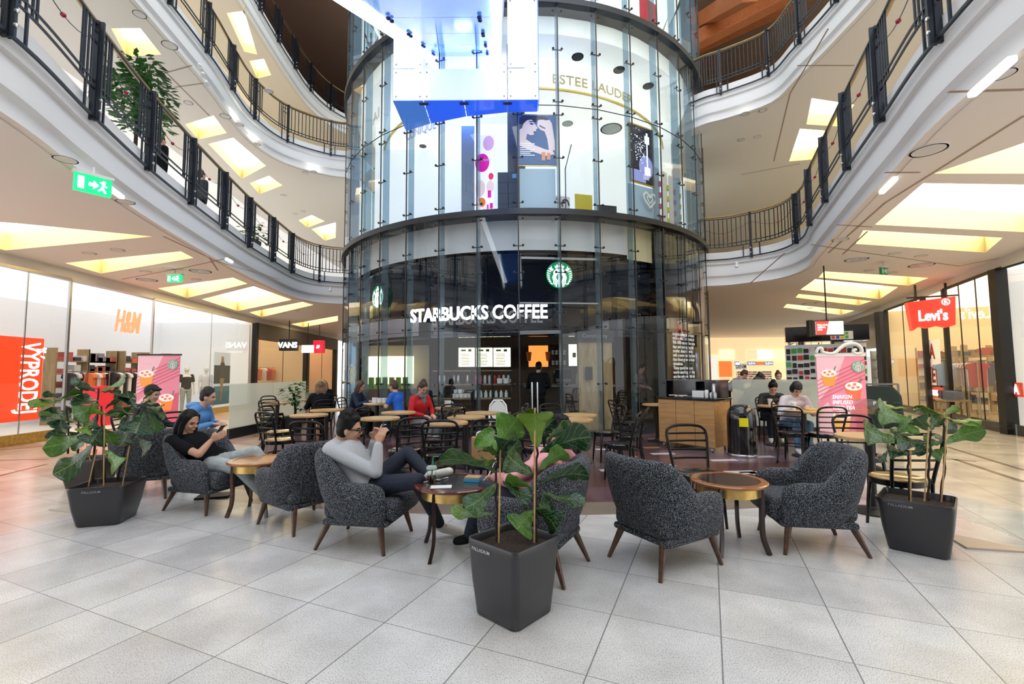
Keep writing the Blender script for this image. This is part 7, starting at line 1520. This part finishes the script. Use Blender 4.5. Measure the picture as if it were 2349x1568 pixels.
# ---------------------------------------------------------------- pink drinks banners
M_pk = mat('banner_pink', (.80, .26, .36), .5, emit=.12); M_pkl = mat('banner_light_pink', (.88, .52, .60), .5, emit=.12); M_pkd = mat('banner_deep_pink', (.72, .12, .18), .5, emit=.1)
def tea_banner(label, loc, rz, n, top, wd=.74, hh=1.26, z0=.38):
    t = thing('drinks_banner', label, 'banner', loc, rz); X2 = Matrix.Rotation(pi/2, 4, 'X'); cz = z0+hh/2
    def F(nm, m, polys, l): 
        q = MB(); [q.prism([(x*wd, y*hh) for x, y in p], 0, .002, M=Matrix.Translation((0, 0, cz)) @ X2 @ Matrix.Translation((0, 0, .006+l*.0025))) for p in polys]; return q.build(nm, m, t)
    q = MB(); q.box((0, 0, cz), (wd, .012, hh)); q.build('banner_sheet', M_pk, t)
    F('pale_field', M_pkl, [[(-.5, -.1), (-.1, .2), (.1, .5), (-.5, .5)], [(-.5, -.5), (.0, -.5), (-.3, -.1), (-.5, -.2)]], 0)
    F('deep_pink_stripes', M_pkd, [[(-.5, .02+.05*k-.6*0), (.5, .30+.05*k), (.5, .315+.05*k), (-.5, .03+.05*k)] for k in range(-2, 4)]+[[(.0, -.5), (.5, -.5), (.5, -.05), (.2, -.15)]], 1)  # deeper pink stripes and corner printed on the sheet
    ar_ = wd/hh
    cupsP = [(-.26, .20, .17), (.24, .02, .19), (-.03, -.36, .20)][:n] if n == 3 else [(-.28, .14, .19), (.22, -.22, .19)]
    for i, (cx, cy, s) in enumerate(cupsP):
        amb = ((.85, .30, .04), (.85, .14, .06), (.92, .45, .03))[i % 3] if n == 3 else ((.85, .30, .04), (.88, .22, .03))[i]
        F('straw_picture', colm((.03, .35, .15)), [[(cx+s*.55, cy+s*.55), (cx+s*.66, cy+s*.56), (cx+s*.95, cy+s*1.0), (cx+s*.84, cy+s*1.0)]], 3)
        F('tea_picture', colm(amb, .4, .2), [[(cx-s*.62, cy-s*.75*ar_*1.2), (cx+s*.62, cy-s*.75*ar_*1.2), (cx+s*.92, cy+s*.45), (cx-s*.92, cy+s*.45)]], 2)
        F('ice_picture', colm((.92, .80, .76), .4, .2), [ellp(cx, cy+s*.45, s*.95, s*.30)], 4); F('fruit_picture', colm((.85, .25, .15), .4, .1), [ellp(cx+s*a, cy+s*b, s*.2, s*.09, 8) for a, b in ((-.5, .5), (.1, .58), (.45, .38), (-.1, .35))], 5)
    q = textmb('SHAKEN\nINFUSED\nICED TEA', .088 if n == 3 else .085, .001, .0, .25, align='LEFT'); q.warp(lambda v: V((v.x*.9-(.17 if n == 3 else .22), -.030-v.z, v.y+cz-(.07 if n == 3 else .33)))); q.build('lettering', M_rw, t)
    e = roundel(); mm = Matrix.Translation(((.26 if n == 3 else .25), -.018, cz+hh*.36)) @ X2 @ Matrix.Diagonal((.095, .095, .2, 1)); MB().merge(e, mm).build('round_emblem', [colm((.25, .55, .42)), M_paper], t)
    if top:
        q = MB(); q.bar((-wd/2-.02, 0, z0+hh+.02), (wd/2+.02, 0, z0+hh+.02), .03, .05)
        def sp(cx, cy, r0, turns, sgn): return [(cx+sgn*(r0*(1-.75*k/20))*math.cos(-.2+k*turns/20), cy+(r0*(1-.75*k/20))*math.sin(-.2+k*turns/20)) for k in range(21)]
        for pts in ([(-.36, .06), (-.33, .13), (-.27, .13), (-.26, .07), (-.1, .045), (.02, .14), (.12, .20), (.25, .20), (.33, .13), (.33, .05), (.24, .04), (.21, .09), (.26, .11)],):
            P = curve([(x, 0, z0+hh+y) for x, y in pts], 5); q.tube(P, [.03-.012*abs(i/len(P)-.5) for i in range(len(P))], 8)
        q.build('scroll_top', M_paper, t, smooth=60)
    else: q = MB(); q.bar((-wd/2-.02, 0, z0+hh+.01), (wd/2+.02, 0, z0+hh+.01), .03, .03); q.build('top_bar', M_mblack, t)
    q = MB(); q.bar((-wd/2+.03, .02, 0), (-wd/2+.03, .02, z0+hh), .03, .03) if not top else [q.bar((s*(wd/2-.05), .02, 0), (s*(wd/2-.05), .02, z0+.1), .03, .03) for s in (-1, 1)]; q.box((0, .02, .02), (wd*.9, .3, .03)); q.build('stand', M_steel if top else M_mblack, t); return t
p = at(1931, 900, Y=7.55); tea_banner('pink iced tea banner with white scroll top beside the right cafe tables', (p.x, p.y, 0), -.12, 3, True)
p = at(364, 860, Y=8.6); tea_banner('pink iced tea banner with black top bar in front of the white shop', (p.x, p.y, 0), .1, 2, False, z0=.52)
# gallery plants and cameras
def bush(name, label, loc, h, n, r, m=None, pot=True):
    t = thing(name, label, 'plant', loc); q = MB(); random.seed(int(h*100)); q.tube(curve([(0, 0, .2), (.03, .02, h*.4), (-.02, 0, h*.7)], 4), .03, 6); q.build('trunk', M_stem, t)
    q = MB()
    for k in range(n):
        a = random.random()*2*pi; e = random.random(); rr = r*math.sqrt(random.random()); cl = k % 7; ca = cl*2.4; c = V((r*.6*math.cos(ca)+rr*.5*math.cos(a), r*.6*math.sin(ca)+rr*.5*math.sin(a), h*(.5+.4*(cl/7))+(random.random()-.5)*r*.8)); d = V((math.cos(a+random.random()), math.sin(a+random.random()), random.uniform(-.6, .3))).normalized(); s = d.cross(V((0, 0, 1))).normalized(); L_ = .16
        q.add([c, c+d*L_*.5+s*.04, c+d*L_, c+d*L_*.5-s*.04+V((0, 0, .008))], [(0, 1, 2, 3)])
    o = q.build('foliage', m or mat('gallery_leaf', (.05, .18, .04), .5), t, fix=False); tag(o, kind='stuff')
    if pot: q = MB(); q.lathe([(.17, 0), (.22, .4), (.2, .4), (.0, .36)], n=20); q.build('pot', M_pot, t)
    return t
p = at(322, 250, Y=8.0); bush('potted_tree', 'leafy green tree behind the lower left gallery railing', (p.x-.1, p.y, 4.75), 2.7, 900, .55)
p = at(608, 540, Y=13.2); bush('potted_plant', 'upright green plant behind the lower left railing near the drum', (-7.3, 12.6, 4.75), 1.0, 120, .3)
bush('potted_plant', 'green potted plant behind the frosted screen at left', (-5.35, 10.2+1.0, 0), 1.35, 160, .28)
for px, py, z_, lb in ((1690, 606, ZC, 'small white ceiling camera below the right gallery next to the drum'), (758, 662, ZC, 'small white ceiling camera below the left gallery next to the drum')):
    p = at(px, py, z=z_-.05); m = MB(); m.cyl((0, 0, .06), (0, 0, 0), .03, n=10); m.ell((0, 0, -.03), (.045, .045, .045), 0, 8); o = m.build('security_camera', M_paper, smooth='all'); o.location = (p.x, p.y, z_-.06); tag(o, lb, 'camera')
t = thing('spotlight_cluster', 'cluster of three white spotlights on the edge of the middle left slab', 'spotlight', at(458, 150, Y=9.6)); 
for k in range(3): m = MB(); m.cyl((0, .1*k, -.12*k), (.07, .12*k-.1, -.1-.12*k), .045, .05, 12); m.build('lamp_head', M_paper, t, smooth=40)
# people on the left gallery
for k, (px, x, y, m_, lb) in enumerate([(462, -7.4, 9.2, blackc, 'person in black on the lower left gallery, left of the pair'), (520, -7.7, 10.9, mat('dark_suit', (.02, .022, .03), .7), 'person in a dark suit on the lower left gallery, right of the pair')]):
    J = J_stand(x, y, .2, 1, 4, 5, 1.0, (.1, .85)); 
    for kk, v in list(J.items()):
        if kk in ('pelvis', 'neck', 'head'): J[kk] = v+V((0, 0, 4.75))
        elif kk in ('elbows', 'wrists', 'knees', 'ankles', 'toes'): J[kk] = [q+V((0, 0, 4.75)) for q in v]
    person(lb, J, m_, blackc, brn, skin=M_skin2, shoes=blackc)
